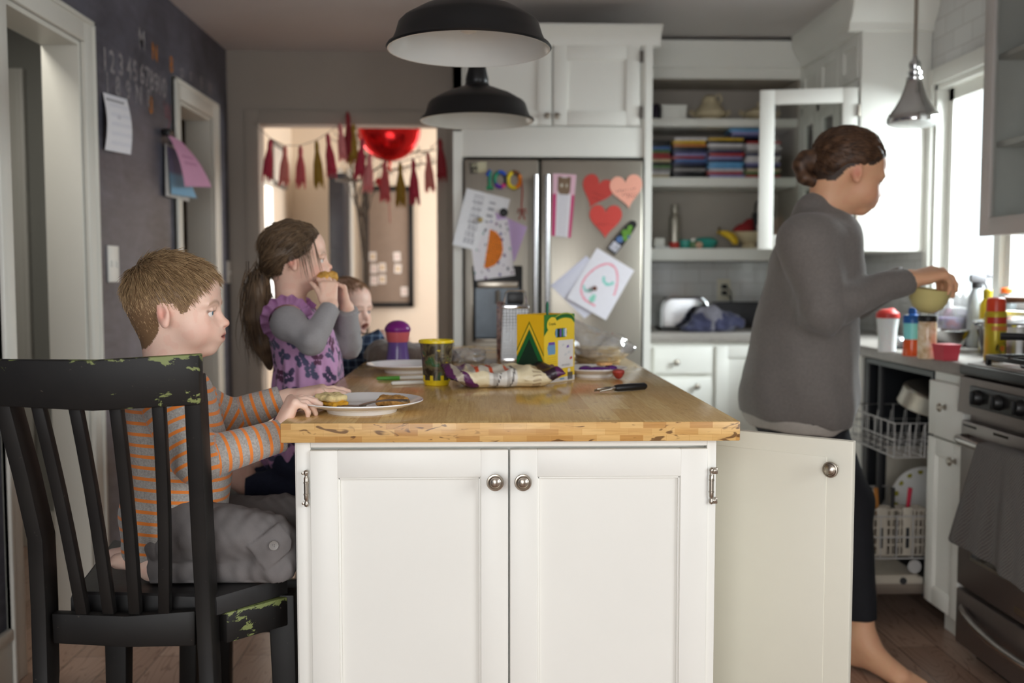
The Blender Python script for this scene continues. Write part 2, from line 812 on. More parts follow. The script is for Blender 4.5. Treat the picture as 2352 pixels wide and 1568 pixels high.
def head(s, o, R, H, k=0.05, mouth=0.0, nose=0.35):
    """face along +x, up +z, chin at z=0 and crown at z=1, times H.  Adds to solid s."""
    s.frame(o, R, H)
    s.ell((-.05, 0, .625), (.425, .37, .375), k=k)
    s.ell((-.12, 0, .52), (.335, .345, .33), k=.1)
    s.ell((.13, 0, .61), (.285, .315, .29), k=.1)
    s.ell((.165, 0, .37), (.245, .275, .27), k=.1)
    s.ell((.14, 0, .18), (.225, .215, .15), k=.12)
    s.ell((.305, 0, .075), (.080, .10, .072), k=.10)
    for y in (-1, 1):
        s.ell((.225, y * .165, .265), (.155, .115, .14), k=.09)
        s.ell((.345, y * .13, .515), (.06, .12, .035), k=.08)
        s.ell((.445, y * .135, .425), (.085, .085, .05), k=.055, op='s')
    s.ell((.395, 0, .225), (.06, .12, .09), k=.12)
    s.cap((.378, 0, .455), (.418 + .05 * nose, 0, .335), .032, .040, k=.05)
    s.ell((.438 + .06 * nose, 0, .318), (.040, .046, .036), k=.03)
    for y in (-1, 1):
        s.ell((.412 + .03 * nose, y * .052, .302), (.038, .028, .028), k=.025)
        s.ell((.440 + .04 * nose, y * .028, .280), (.02, .014, .012), k=.012, op='s')
    s.ell((.432, 0, .218), (.036, .080, .022), k=.03)
    s.ell((.42, 0, .165 - mouth * .08), (.042, .072, .026), k=.03)
    if mouth > 0:
        s.ell((.44, 0, .19 - mouth * .03), (.08, .085, .028 + .05 * mouth), k=.02, op='s')
    else:
        s.ell((.465, 0, .192), (.05, .088, .007), k=.012, op='s')
    for y in (-1, 1):
        # lids
        s.path([(.365, y * .062, .432), (.392, y * .105, .458), (.378, y * .17, .455), (.325, y * .215, .43)], [.014, .018, .018, .012], k=.015)
        s.path([(.362, y * .065, .424), (.372, y * .12, .395), (.335, y * .19, .405)], [.01, .013, .01], k=.02)
        # ear
        Re = rotm(yaw=y * .38, pitch=-.16)
        c = (-.02, y * .372, .415)
        s.ell(c, (.070, .030, .118), R=Re, k=.03)
        s.ell((c[0] + .004, c[1] + y * .036, c[2] + .022), (.038, .026, .064), R=Re, k=.015, op='s')
        s.ell((c[0] + .035, c[1] + y * .012, c[2] - .01), (.018, .018, .03), R=Re, k=.02)
        s.ell((c[0] + .02, c[1] + y * .02, c[2] - .090), (.034, .024, .036), R=Re, k=.03)
    s.frame((0, 0, 0))


def head_local(V, o, R, H):
    return ((V - np.array(o)) @ np.array(R)) / H


def skin_colours(V, o, R, H, skin=(226, 176, 150), lips=(190, 98, 92), brow=(150, 112, 80), flush=.5):
    p = head_local(V, o, R, H)
    col = np.tile(L3(skin), (len(V), 1))
    r = L3((226, 140, 120))
    for y in (-1, 1):
        col = blendc(col, r, flush * np.exp(-(((p - [.30, y * .2, .27]) / [.16, .1, .10]) ** 2).sum(1)))
        col = blendc(col, r, .75 * np.exp(-(((p - [-.03, y * .38, .41]) / [.07, .05, .10]) ** 2).sum(1)))
        d = np.abs((p[:, 1] * y - .14) / .10)
        b = np.exp(-((p[:, 2] - (.535 - .03 * d * d)) / .018) ** 2) * (d < 1) * (p[:, 0] > .2)
        col = blendc(col, L3(brow), .6 * b)
        e, _ = segdist(p, (.40, y * .09, .447), (.352, y * .205, .440))
        col = blendc(col, L3((70, 48, 38)), .85 * np.exp(-(e / .016) ** 2))
    col = blendc(col, r, .45 * np.exp(-(((p - [.5, 0, .315]) / .06) ** 2).sum(1)))
    m = np.exp(-(((p - [.45, 0, .192]) / [.08, .075, .036]) ** 4).sum(1))
    col = blendc(col, L3(lips), .85 * m)
    col = blendc(col, L3((105, 45, 42)), .8 * np.exp(-((p[:, 2] - .192) / .008) ** 2) * (np.abs(p[:, 1]) < .085) * (p[:, 0] > .36))
    # fingers, knuckles and joints get a little redder by fine noise
    col = blendc(col, r, .12 * (vnoise(V, 160, 3) > .2))
    return col


def eyes(parent, o, R, H, iris=(86, 112, 130)):
    o, R = np.array(o), np.array(R)
    M_w = mat('eye_white', (232, 228, 224), .2, var=0)
    M_i = mat('iris_%d' % iris[0], iris, .15, var=.2, scale=400)
    M_p = mat('pupil', (8, 8, 8), .1, var=0)
    for y in (-1, 1):
        c = o + R @ (np.array((.318, y * .132, .428)) * H)
        f = R @ np.array((.97, y * .12, -.05))
        b = MB()
        r = .072 * H
        b.lathe([(r * sin(t), -r * cos(t), 0 if t < 2.70 else (1 if t < 2.93 else 2)) for t in
                 [pi * i / 28 for i in range(29)]], c, 18, ax=f)
        obj('eye', b, [M_w, M_i, M_p], parent, ang=80)


def strands(name, parent, roots, dirs, length, width, cols, m, bend, seg=5, lift=0.0, M_jit=.25):
    """tapered hair locks as one mesh; bend(i, t, p, d)->new direction"""
    n = len(roots)
    V, F, C = [], [], []
    p = roots.copy()
    d = dirs.copy()
    d /= np.linalg.norm(d, axis=1)[:, None]
    side = np.cross(d, RNG.normal(size=(n, 3)))
    side /= np.linalg.norm(side, axis=1)[:, None] + 1e-9
    rows = []
    for t in range(seg + 1):
        f = t / seg
        wv = width * (1 - f * f * .92)
        n2 = np.cross(d, side)
        rows.append((p + side * wv[:, None], p - side * (wv * .5)[:, None] + n2 * (wv * .8)[:, None], p - side * (wv * .5)[:, None] - n2 * (wv * .8)[:, None]))
        if t < seg:
            p = p + d * (length / seg)[:, None]
            d = bend(f, p, d)
            d /= np.linalg.norm(d, axis=1)[:, None]
            side = side - d * (side * d).sum(1)[:, None]
            side /= np.linalg.norm(side, axis=1)[:, None] + 1e-9
    A = np.stack([np.stack(r, 1) for r in rows], 1)          # n, seg+1, 3, 3
    V = A.reshape(-1, 3)
    base = (np.arange(n) * (seg + 1) * 3)[:, None]
    fl = []
    for t in range(seg):
        for k in range(3):
            k2 = (k + 1) % 3
            fl.append([t * 3 + k, t * 3 + k2, (t + 1) * 3 + k2, (t + 1) * 3 + k])
    F = (base[:, :, None] + np.array(fl)[None]).reshape(-1, 4)
    C = np.repeat(cols, (seg + 1) * 3, axis=0)
    return V, F, C


def joinVF(parts):
    V, F, C = [], [], []
    n = 0
    for v, f, c in parts:
        V.append(v)
        F.append(f + n)
        C.append(c)
        n += len(v)
    return np.concatenate(V), np.concatenate(F), np.concatenate(C)


def finger(s, base, d, up, L, r, curl, k=.004, n=3):
    """bent finger; d direction, up = back-of-hand normal; curl per joint (radians, towards the palm)"""
    d, up = np.array(d, float), np.array(up, float)
    d /= np.linalg.norm(d)
    up = up - d * (up @ d)
    up /= np.linalg.norm(up)
    p = np.array(base, float)
    frac = [.45, .31, .24]
    rr = r
    for i in range(n):
        c = curl[i] if hasattr(curl, '__len__') else curl
        nd = d * cos(c) - up * sin(c)
        up = up * cos(c) + d * sin(c)
        d = nd
        q = p + d * L * frac[i]
        s.cap(p, q, rr, rr * .9, k=k)
        rr *= .9
        p = q
    return p


def hand(s, wrist, d, up, L, curl=(.3, .4, .3), side=1, thumb=(.6, .5, .35), spread=.10, curls=None, k=None, fat=1.0):
    """wrist point, d = towards the fingers, up = back of the hand, side=+1 puts the thumb on up x d"""
    d, up = np.array(d, float), np.array(up, float)
    d /= np.linalg.norm(d)
    up = up - d * (up @ d)
    up /= np.linalg.norm(up)
    lat = np.cross(up, d) * side
    w_ = np.array(wrist, float)
    k = k or L * .04
    pl = .50 * L
    t = .085 * L * fat
    for y, rr in ((.17, 1.0), (.055, 1.05), (-.06, 1.0), (-.17, .9)):
        s.cap(w_ + lat * y * L * .55, w_ + d * pl + lat * y * L, t * rr * 1.1, t * rr * .95, k=L * .07)
    s.ell(w_ + d * pl * .5 - up * t * .3, (pl * .42, .19 * L, t * 1.15), R=np.stack([d, lat, up], 1), k=L * .06)
    s.ell(w_ + d * pl * .35 + lat * .17 * L - up * t * .6, (pl * .35, .10 * L, t * 1.0), R=np.stack([d, lat, up], 1), k=L * .06)
    fl = ((.185, .44, .92), (.062, .49, 1.0), (-.062, .455, .95), (-.18, .36, .82))
    for i, (y, l, rr) in enumerate(fl):
        dd = d + lat * (y * spread * 8)
        c = curls[i] if curls else curl
        finger(s, w_ + d * pl * .95 + lat * y * L, dd, up, l * L, .062 * L * rr * fat, c, k=k)
    td = d * cos(thumb[0]) + lat * sin(thumb[0]) - up * .25
    finger(s, w_ + d * pl * .30 + lat * .20 * L - up * t * .4, td, up * .5 - lat * .4 + d * .1, .50 * L, .072 * L * fat, (0.0, thumb[1], thumb[2]), k=k)


# ---------------------------------------------------------------- materials of the room
def brickmat(name, a, b_, w_, h_, rgb, mort, rough=.12, msize=.02, bmp=.25):
    """tiles / blocks laid in the plane of object axes a,b_"""
    m, nt, b = newmat(name)
    t = N(nt, 'ShaderNodeTexCoord')
    sp = N(nt, 'ShaderNodeSeparateXYZ')
    cb = N(nt, 'ShaderNodeCombineXYZ')
    nt.links.new(t.outputs['Object'], sp.inputs[0])
    nt.links.new(sp.outputs['XYZ'.index(a)], cb.inputs[0])
    nt.links.new(sp.outputs['XYZ'.index(b_)], cb.inputs[1])
    br = N(nt, 'ShaderNodeTexBrick')
    nt.links.new(cb.outputs[0], br.inputs['Vector'])
    br.inputs['Color1'].default_value = lin(rgb)
    br.inputs['Color2'].default_value = lin(tuple(v * .96 for v in rgb))
    br.inputs['Mortar'].default_value = lin(mort)
    br.inputs['Scale'].default_value = 1
    br.inputs['Brick Width'].default_value = w_
    br.inputs['Row Height'].default_value = h_
    br.inputs['Mortar Size'].default_value = msize * h_
    nt.links.new(br.outputs['Color'], b.inputs['Base Color'])
    b.inputs['Roughness'].default_value = rough
    inv = N(nt, 'ShaderNodeMath', operation='SUBTRACT')
    inv.inputs[0].default_value = 1
    nt.links.new(br.outputs['Fac'], inv.inputs[1])
    bump(nt, b, inv.outputs[0], bmp, .003)
    return m


def blockwood(name, axes, w_, h_, cols, rough, knots=.5):
    """butcher block: staves of different tans with knots and fine grain"""
    m, nt, b = newmat(name)
    t = N(nt, 'ShaderNodeTexCoord')
    sp = N(nt, 'ShaderNodeSeparateXYZ')
    cb = N(nt, 'ShaderNodeCombineXYZ')
    nt.links.new(t.outputs['Object'], sp.inputs[0])
    nt.links.new(sp.outputs['XYZ'.index(axes[0])], cb.inputs[0])
    nt.links.new(sp.outputs['XYZ'.index(axes[1])], cb.inputs[1])
    br = N(nt, 'ShaderNodeTexBrick', offset=.37, squash=1.0)
    nt.links.new(cb.outputs[0], br.inputs['Vector'])
    br.inputs['Color1'].default_value = (0, 0, 0, 1)
    br.inputs['Color2'].default_value = (1, 1, 1, 1)
    br.inputs['Mortar'].default_value = (.25, .25, .25, 1)
    br.inputs['Scale'].default_value = 1
    br.inputs['Brick Width'].default_value = w_
    br.inputs['Row Height'].default_value = h_
    br.inputs['Mortar Size'].default_value = .0004
    c = ramp(nt, br.outputs['Color'], [(i / (len(cols) - 1), q) for i, q in enumerate(cols)])
    mp = N(nt, 'ShaderNodeMapping')
    mp.inputs['Scale'].default_value = (6, 90, 1)
    nt.links.new(cb.outputs[0], mp.inputs[0])
    g = noise(nt, mp.outputs[0], 2.0, 4, .6, .6)
    c = mixc(nt, 1.0, c, ramp(nt, g, [(.3, (.82, .78, .72, 1)), (.65, (1, 1, 1, 1))]), 'MULTIPLY')
    mp2 = N(nt, 'ShaderNodeMapping')
    mp2.inputs['Scale'].default_value = (20, 55, 1)
    nt.links.new(cb.outputs[0], mp2.inputs[0])
    kn = noise(nt, mp2.outputs[0], 1.0, 2, .5, 1.2)
    c = mixc(nt, ramp(nt, kn, [(.66 - .05 * (knots > .5), (0, 0, 0, 1)), (.71 - .04 * (knots > .5), (knots,) * 3 + (1,))]), c, lin((92, 58, 28)))
    nt.links.new(c, b.inputs['Base Color'])
    sm = noise(nt, t.outputs['Object'], 7, 4, .6)
    nt.links.new(ramp(nt, sm, [(.35, (rough * .7,) * 3 + (1,)), (.7, (rough * 1.35,) * 3 + (1,))]), b.inputs['Roughness'])
    b.inputs['Specular IOR Level'].default_value = .45
    return m


def floormat():
    m, nt, b = newmat('floor_boards')
    t = N(nt, 'ShaderNodeTexCoord')
    sp = N(nt, 'ShaderNodeSeparateXYZ')
    cb = N(nt, 'ShaderNodeCombineXYZ')
    nt.links.new(t.outputs['Object'], sp.inputs[0])
    nt.links.new(sp.outputs[1], cb.inputs[0])
    nt.links.new(sp.outputs[0], cb.inputs[1])
    br = N(nt, 'ShaderNodeTexBrick', offset=.43)
    nt.links.new(cb.outputs[0], br.inputs['Vector'])
    br.inputs['Color1'].default_value = lin((180, 150, 132))
    br.inputs['Color2'].default_value = lin((156, 126, 108))
    br.inputs['Mortar'].default_value = lin((40, 24, 18))
    br.inputs['Scale'].default_value = 1
    br.inputs['Brick Width'].default_value = 1.3
    br.inputs['Row Height'].default_value = .13
    br.inputs['Mortar Size'].default_value = .0012
    mp = N(nt, 'ShaderNodeMapping')
    mp.inputs['Scale'].default_value = (1.6, 9, 1)
    nt.links.new(cb.outputs[0], mp.inputs[0])
    wv = N(nt, 'ShaderNodeTexNoise')
    wv.inputs['Scale'].default_value = 1.3
    wv.inputs['Detail'].default_value = 1.5
    wv.inputs['Distortion'].default_value = .5
    nt.links.new(mp.outputs[0], wv.inputs['Vector'])
    mu = N(nt, 'ShaderNodeMath', operation='MULTIPLY')
    mu.inputs[1].default_value = 26
    nt.links.new(wv.outputs['Fac'], mu.inputs[0])
    fr = N(nt, 'ShaderNodeMath', operation='PINGPONG')
    fr.inputs[1].default_value = 1
    nt.links.new(mu.outputs[0], fr.inputs[0])
    c = mixc(nt, 1.0, br.outputs['Color'], ramp(nt, fr.outputs[0], [(.0, (.62, .58, .56, 1)), (.22, (1, 1, 1, 1))]), 'MULTIPLY')
    nt.links.new(c, b.inputs['Base Color'])
    b.inputs['Roughness'].default_value = .24
    return m


m_white = mat('cabinet_white_paint', (233, 232, 225), .38, var=.015, scale=4)
m_cream = mat('cabinet_inside_cream', (222, 219, 204), .45, var=.02, scale=4)
m_trim = mat('trim_paint', (214, 212, 203), .42, var=.02, scale=3)
m_wall = mat('wall_taupe_paint', (160, 151, 141), .75, var=.03, scale=3, bmp=.03, bscale=220)
m_hall = mat('hall_grey_paint', (150, 150, 143), .75, var=.03, scale=2)
m_closet = mat('closet_brown_paint', (120, 104, 88), .75, var=.03, scale=2)
m_ceil = mat('ceiling_paint', (208, 202, 200), .8, var=.02, scale=2)
m_dining = mat('dining_cream_paint', (236, 222, 204), .75, var=.02, scale=2)
m_nickel = mat('brushed_nickel', (176, 168, 156), .28, 1.0, var=.05, scale=60)
m_chrome = mat('chrome', (205, 205, 205), .08, 1.0, var=.02)
m_black = mat('black_enamel', (18, 19, 20), .38, var=.1, scale=12)
m_blackp = mat('black_plastic', (20, 20, 22), .4, var=.1, scale=12)
m_shade_in = mat('white_enamel', (226, 230, 228), .25, var=.02)
m_tile_b = brickmat('subway_tile_back', 'X', 'Z', .155, .0785, (214, 214, 212), (176, 172, 168), .1)
m_tile_r = brickmat('subway_tile_right', 'Y', 'Z', .155, .0785, (214, 214, 212), (176, 172, 168), .1)
m_grey = mat('counter_grey_stone', (150, 144, 138), .3, var=.08, scale=60)
m_glass = None


def glassmat():
    m, nt, b = newmat('pane_glass')
    g = N(nt, 'ShaderNodeBsdfGlossy')
    g.inputs['Roughness'].default_value = .02
    tr = N(nt, 'ShaderNodeBsdfTransparent')
    tr.inputs[0].default_value = (.93, .95, .94, 1)
    mx = N(nt, 'ShaderNodeMixShader')
    fz = N(nt, 'ShaderNodeLayerWeight')
    fz.inputs[0].default_value = .5
    pw = N(nt, 'ShaderNodeMath', operation='POWER')
    pw.inputs[1].default_value = 5
    nt.links.new(fz.outputs['Facing'], pw.inputs[0])
    ml = N(nt, 'ShaderNodeMath', operation='MULTIPLY_ADD')
    ml.inputs[1].default_value, ml.inputs[2].default_value = .5, .03
    nt.links.new(pw.outputs[0], ml.inputs[0])
    nt.links.new(ml.outputs[0], mx.inputs[0])
    nt.links.new(tr.outputs[0], mx.inputs[1])
    nt.links.new(g.outputs[0], mx.inputs[2])
    nt.links.new(mx.outputs[0], nt.nodes['Material Output'].inputs[0])
    return m


m_glass = glassmat()


def chalkmat():
    m, nt, b = newmat('chalkboard_paint')
    v = coords(nt)
    f = noise(nt, v, 3.2, 5, .62, .8)
    g = noise(nt, coords(nt, 'Object', (1, 2, 9)), 4, 4, .6)
    c = ramp(nt, f, [(.30, (58, 58, 67)), (.75, (96, 96, 109))])
    c = mixc(nt, ramp(nt, g, [(.45, (0, 0, 0, 1)), (.85, (.35, .35, .35, 1))]), c, lin((120, 119, 132)))
    nt.links.new(c, b.inputs['Base Color'])
    b.inputs['Roughness'].default_value = .48
    return m


m_chalk = chalkmat()
m_floor = floormat()

# ---------------------------------------------------------------- the setting
XL, XR, YB, ZC = -1.371, 1.95, 5.50, 2.40

b = MB()
b.box(-2.4, 2.2, -1.75, 7.9, -.06, 0)
struct('floor', b, m_floor)
b = MB()
b.box(-2.4, 2.2, -1.75, 5.56, ZC, ZC + .06)
struct('ceiling', b, m_ceil)
b = MB()
b.box(-1.55, 1.5, 5.562, 7.9, ZC, ZC + .06)
struct('ceiling_dining', b, m_dining)

# left chalkboard wall with two doorways
D1 = (2.944, 3.510)
D2 = (4.600, 5.165)
ZH = 1.985
b = MB()
for y0, y1, z0, z1 in ((-1.6, D1[0], 0, ZC), (D1[0], D1[1], ZH, ZC), (D1[1], D2[0], 0, ZC), (D2[0], D2[1], ZH, ZC), (D2[1], YB, 0, ZC)):
    b.box(XL - .11, XL, y0, y1, z0, z1)
wl = struct('wall_left', b, m_chalk)
# chalk lettering
m_ch1 = mat('chalk_dust_grey', (138, 134, 137), .9, var=.35, scale=60)
m_ch2 = mat('chalk_dust_orange', (176, 112, 52), .9, var=.35, scale=60)
m_ch3 = mat('chalk_dust_pink', (128, 92, 98), .9, var=.35, scale=60)
b = MB()
U, Vz = (0, 1, 0), (0, 0, 1)


def chalk(txt, px, py, size, mi=0):
    p = PX(px, py, XL)
    b.text(txt, p, U, Vz, size, .0012, mi, bold=.02)


for i, ch in enumerate(('1', '2', '3', '4', '5', '6', '7', '8', '9', '10')):
    chalk(ch, 240 + [0, 17, 37, 56, 70, 86, 98, 108, 119, 132][i], 138 + i * 7, .115)
for i, ch in enumerate(('1', '8', '9', 'N', '8')):
    chalk(ch, 246 + i * 24, 192 + i * 9, .105)
chalk('M', 325, 92, .11)
for ch, x, y in (('N', 355, 122), ('8', 393, 150), ('8', 346, 243)):
    chalk(ch, x, y, .10, 1)
for ch, x, y in (('o', 417, 165), ('n', 438, 173), ('8', 462, 192), ('M', 482, 205)):
    chalk(ch, x, y, .09)
for ch, x, y in (('W', 384, 258), ('Z', 388, 288)):
    chalk(ch, x, y, .10, 2)
obj('chalk_writing', b, [m_ch1, m_ch2, m_ch3], wl)


def doorway(n, y0, y1, cw=.085):
    t = MB()
    for x0, x1 in ((XL, XL + .018),):
        t.box(x0, x1, y0 - cw, y0, 0, ZH + cw, bev=.004)
        t.box(x0, x1, y1, y1 + cw, 0, ZH + cw, bev=.004)
        t.box(x0, x1 - .001, y0, y1, ZH, ZH + cw, bev=.004)
        t.box(x0, x1 + .006, y0 - cw, y0 - cw + .018, 0, ZH + cw, bev=.004)
        t.box(x0, x1 + .006, y1 + cw - .018, y1 + cw, 0, ZH + cw, bev=.004)
        t.box(x0, x1 + .006, y0 - cw, y1 + cw, ZH + cw - .018, ZH + cw, bev=.004)
    t.box(XL - .125, XL, y0, y0 + .016, 0, ZH)
    t.box(XL - .125, XL, y1 - .016, y1, 0, ZH)
    t.box(XL - .125, XL, y0 + .016, y1 - .016, ZH - .016, ZH)
    struct('trim_%d' % n, t, m_trim)


doorway(1, *D1)
doorway(2, *D2)
b = MB()
for y0, y1 in ((-1.6, D1[0] - .085), (D1[1] + .085, D2[0] - .085), (D2[1] + .085, YB)):
    b.box(XL, XL + .014, y0, y1, 0, .15, bev=.003)
    b.box(XL, XL + .022, y0, y1, .135, .17, bev=.006)
struct('baseboard_left', b, m_trim)

# hallway behind the first doorway, closet behind the second
b = MB()
b.box(-2.16, -2.06, 2.2, 4.46, 0, ZC)
b.box(-2.06, XL - .11, 4.40, 4.46, 0, ZC)
b.box(-2.06, XL - .11, 2.2, 2.26, 0, ZC)
struct('wall_hall', b, m_hall)
b = MB()
b.box(-2.16, -2.10, 4.462, 5.62, 0, ZC)
b.box(-2.10, XL - .11, 5.56, 5.62, 0, ZC)
b.box(-2.10, XL - .11, 4.462, 4.50, 0, ZC)
struct('wall_closet', b, m_closet)
b = MB()
hx0, hx1, hx2 = -2.058, P(37, 600, 4.39).x, P(70, 600, 4.39).x
b.box(hx0, hx1, 4.375, 4.3995, .0, 1.96)
b.box(hx0 + .005, hx1 - .012, 4.371, 4.38, .15, .9, bev=.003)
b.box(hx0 + .005, hx1 - .012, 4.371, 4.38, 1.0, 1.85, bev=.003)
d3 = struct('door_1', b, m_trim)
b = MB()
b.box(hx1, hx2, 4.368, 4.3995, 0, 2.07, bev=.005)
b.box(hx1 + .02, hx2 - .02, 4.364, 4.37, 0, 2.06, bev=.002)
b.box(hx0, hx1, 4.368, 4.3995, 1.965, 2.07, bev=.005)
b.box(-2.06, -2.04, 3.3, 4.365, 0, .15, bev=.004)
b.box(hx2, XL - .126, 4.385, 4.3995, 0, .15, bev=.004)
struct('trim_3', b, m_trim)

# back wall with the opening to the dining room
X0, X1, ZT = -1.2025, -.2405, 2.007
b = MB()
b.box(XL, X0, YB, YB + .12, 0, ZC)
b.box(X1, XR + .12, YB, YB + .12, 0, ZC)
b.box(X0, X1, YB, YB + .12, ZT, ZC)
struct('wall_back', b, m_wall)
b = MB()
b.box(X0 - .075, X0, YB - .016, YB, 0, ZT + .075, bev=.004)
b.box(X1, X1 + .06, YB - .016, YB, 0, ZT + .075, bev=.004)
b.box(X0, X1, YB - .015, YB, ZT, ZT + .075, bev=.004)
struct('trim_4', b, m_wall)
b = MB()
b.box(.775, XR, YB - .012, YB - .0005, .915, 1.30)
struct('wall_back_tile', b, m_tile_b)

# right wall with the big window, tiled
WY0, WY1, WZ0, WZ1 = 3.30, 4.27, 1.06, 2.00
b = MB()
b.box(XR, XR + .12, -1.6, -.70, 0, ZC)
b.box(XR, XR + .12, .90, WY0, 0, ZC)
b.box(XR, XR + .12, -.70, .90, 0, .70)
b.box(XR, XR + .12, -.70, .90, 2.0, ZC)
b.box(XR, XR + .12, WY1, YB, 0, ZC)
b.box(XR, XR + .12, WY0, WY1, 0, WZ0)
b.box(XR, XR + .12, WY0, WY1, WZ1, ZC)
struct('wall_right', b, m_tile_r)
b = MB()
# casing, reveal, sashes, sill
b.box(XR - .018, XR, WY1, WY1 + .055, WZ0 - .05, WZ1 + .07, bev=.004)
b.box(XR - .018, XR, WY0 - .07, WY0, WZ0 - .05, WZ1 + .07, bev=.004)
b.box(XR - .018, XR - .001, WY0, WY1, WZ1, WZ1 + .07, bev=.004)
b.box(XR - .04, XR + .1, WY0 - .07, WY1 + .055, WZ0 - .03, WZ0, bev=.006)
for y0, y1, z0, z1 in ((WY0, WY0 + .02, WZ0, WZ1), (WY1 - .02, WY1, WZ0, WZ1), (WY0, WY1, WZ1 - .02, WZ1)):
    b.box(XR, XR + .12, y0, y1, z0, z1)
for y0, y1 in ((WY0 + .02, 3.76), (3.80, WY1 - .02)):
    b.box(XR + .05, XR + .09, y0, y0 + .045, WZ0, WZ1 - .02)
    b.box(XR + .05, XR + .09, y1 - .045, y1, WZ0, WZ1 - .02)
    b.box(XR + .05, XR + .09, y0, y1, WZ0, WZ0 + .05)
    b.box(XR + .05, XR + .09, y0, y1, WZ1 - .07, WZ1 - .02)
b.box(XR + .03, XR + .1, 3.76, 3.80, WZ0, WZ1)
w1 = struct('window_1', b, m_white)
b = MB()
b.box(XR + .068, XR + .072, WY0 + .06, 3.72, WZ0 + .05, WZ1 - .07)
b.box(XR + .068, XR + .072, 3.845, WY1 - .06, WZ0 + .05, WZ1 - .07)
obj('pane', b, m_glass, w1)

# wall behind the camera with a glazed patio door
b = MB()
b.box(-1.48, -1.36, -1.72, -1.6, 0, ZC)
b.box(.46, 2.07, -1.72, -1.6, 0, ZC)
b.box(-1.36, .46, -1.72, -1.6, 2.28, ZC)
b.box(-1.36, .46, -1.72, -1.6, 0, .12)
struct('wall_rear', b, m_wall)

# dining room seen through the opening
b = MB()
b.box(-1.55, -1.43, 5.621, 6.12, 0, ZC)
b.box(-1.55, -1.43, 6.78, 7.75, 0, ZC)
b.box(-1.55, -1.43, 6.12, 6.78, 0, .9)
b.box(-1.55, -1.43, 6.12, 6.78, 1.78, ZC)
struct('wall_dining_left', b, m_dining)
b = MB()
b.box(-1.43, 1.3, 7.65, 7.75, 0, ZC)
b.box(1.3, 1.4, 5.621, 6.0, 0, ZC)
b.box(1.3, 1.4, 7.4, 7.75, 0, ZC)
b.box(1.3, 1.4, 6.0, 7.4, 0, .85)
b.box(1.3, 1.4, 6.0, 7.4, 2.2, ZC)
struct('wall_dining_back', b, m_dining)
b = MB()
b.box(-1.43, -1.40, 6.07, 6.12, .85, 1.83)
b.box(-1.43, -1.40, 6.78, 6.83, .85, 1.83)
b.box(-1.43, -1.40, 6.12, 6.78, 1.78, 1.83)
b.box(-1.47, -1.39, 6.07, 6.83, .85, .9)
for z in (1.18, 1.48):
    b.box(-1.49, -1.47, 6.12, 6.78, z, z + .025)
b.box(-1.49, -1.47, 6.44, 6.46, .9, 1.78)
w2 = struct('window_2', b, m_white)
b = MB()
for xx in (-1.095, -1.02):
    b.box(xx, xx + .05, 7.615, 7.65, 0, 2.0, bev=.004)
struct('trim_5', b, m_white)
b = MB()
b.box(-.03, .03, YB - .02, YB, 0, .14)
struct('baseboard_back', b, m_trim)

# ---------------------------------------------------------------- cabinet joinery
RXm = Matrix.Rotation(-pi / 2, 4, 'Z')      # local front (-y) turned to face -x


def at(x, y, z, face='front', rot=0.0):
    M = Matrix.Translation((x, y, z))
    if face == 'left':
        M = M @ RXm
    return M @ Matrix.Rotation(rot, 4, 'Z')


def shaker(b, M, w_, h_, st=.05, t=.02, rec=.009, mi=0, back=True):
    """frame-and-panel door: local x 0..w, front at y=0, z 0..h"""
    b.box(0, st, 0, t, 0, h_, mi, .0022, M)
    b.box(w_ - st, w_, 0, t, 0, h_, mi, .0022, M)
    b.box(st - .001, w_ - st + .001, 0, t, 0, st, mi, .0022, M)
    b.box(st - .001, w_ - st + .001, 0, t, h_ - st, h_, mi, .0022, M)
    b.box(st - .002, w_ - st + .002, rec, t - .002, st - .002, h_ - st + .002, mi, 0, M)
    # bead round the panel
    for q in ((st - .001, st + .004, st, h_ - st), (w_ - st - .004, w_ - st + .001, st, h_ - st)):
        b.box(q[0], q[1], rec - .005, rec + .002, q[2], q[3], mi, .0012, M)
    for q in ((st, st + .004), (h_ - st - .004, h_ - st)):
        b.box(st, w_ - st, rec - .005, rec + .002, q[0], q[1], mi, .0012, M)


def knob(M, x, z, r=.015, parent=None, name='knob', m=None):
    """turned metal knob on the local front"""
    b = MB()
    k = r / .015
    prof = [(.0001, 0), (.009 * k, 0), (.009 * k, .002 * k), (.005 * k, .004 * k), (.0045 * k, .014 * k), (.009 * k, .017 * k),
            (.0150 * k, .019 * k), (.0155 * k, .021 * k), (.0145 * k, .0235 * k), (.0125 * k, .0240 * k), (.0118 * k, .0230 * k),
            (.0105 * k, .0250 * k), (.0092 * k, .0255 * k), (.0088 * k, .0245 * k), (.006 * k, .0262 * k), (.0001, .0275 * k)]
    c = M @ Vector((x, 0, z))
    ax = (M.to_3x3() @ Vector((0, -1, 0)))
    b.lathe(prof, c, 28, ax=ax)
    return obj(name, b, m or m_nickel, parent, ang=50)


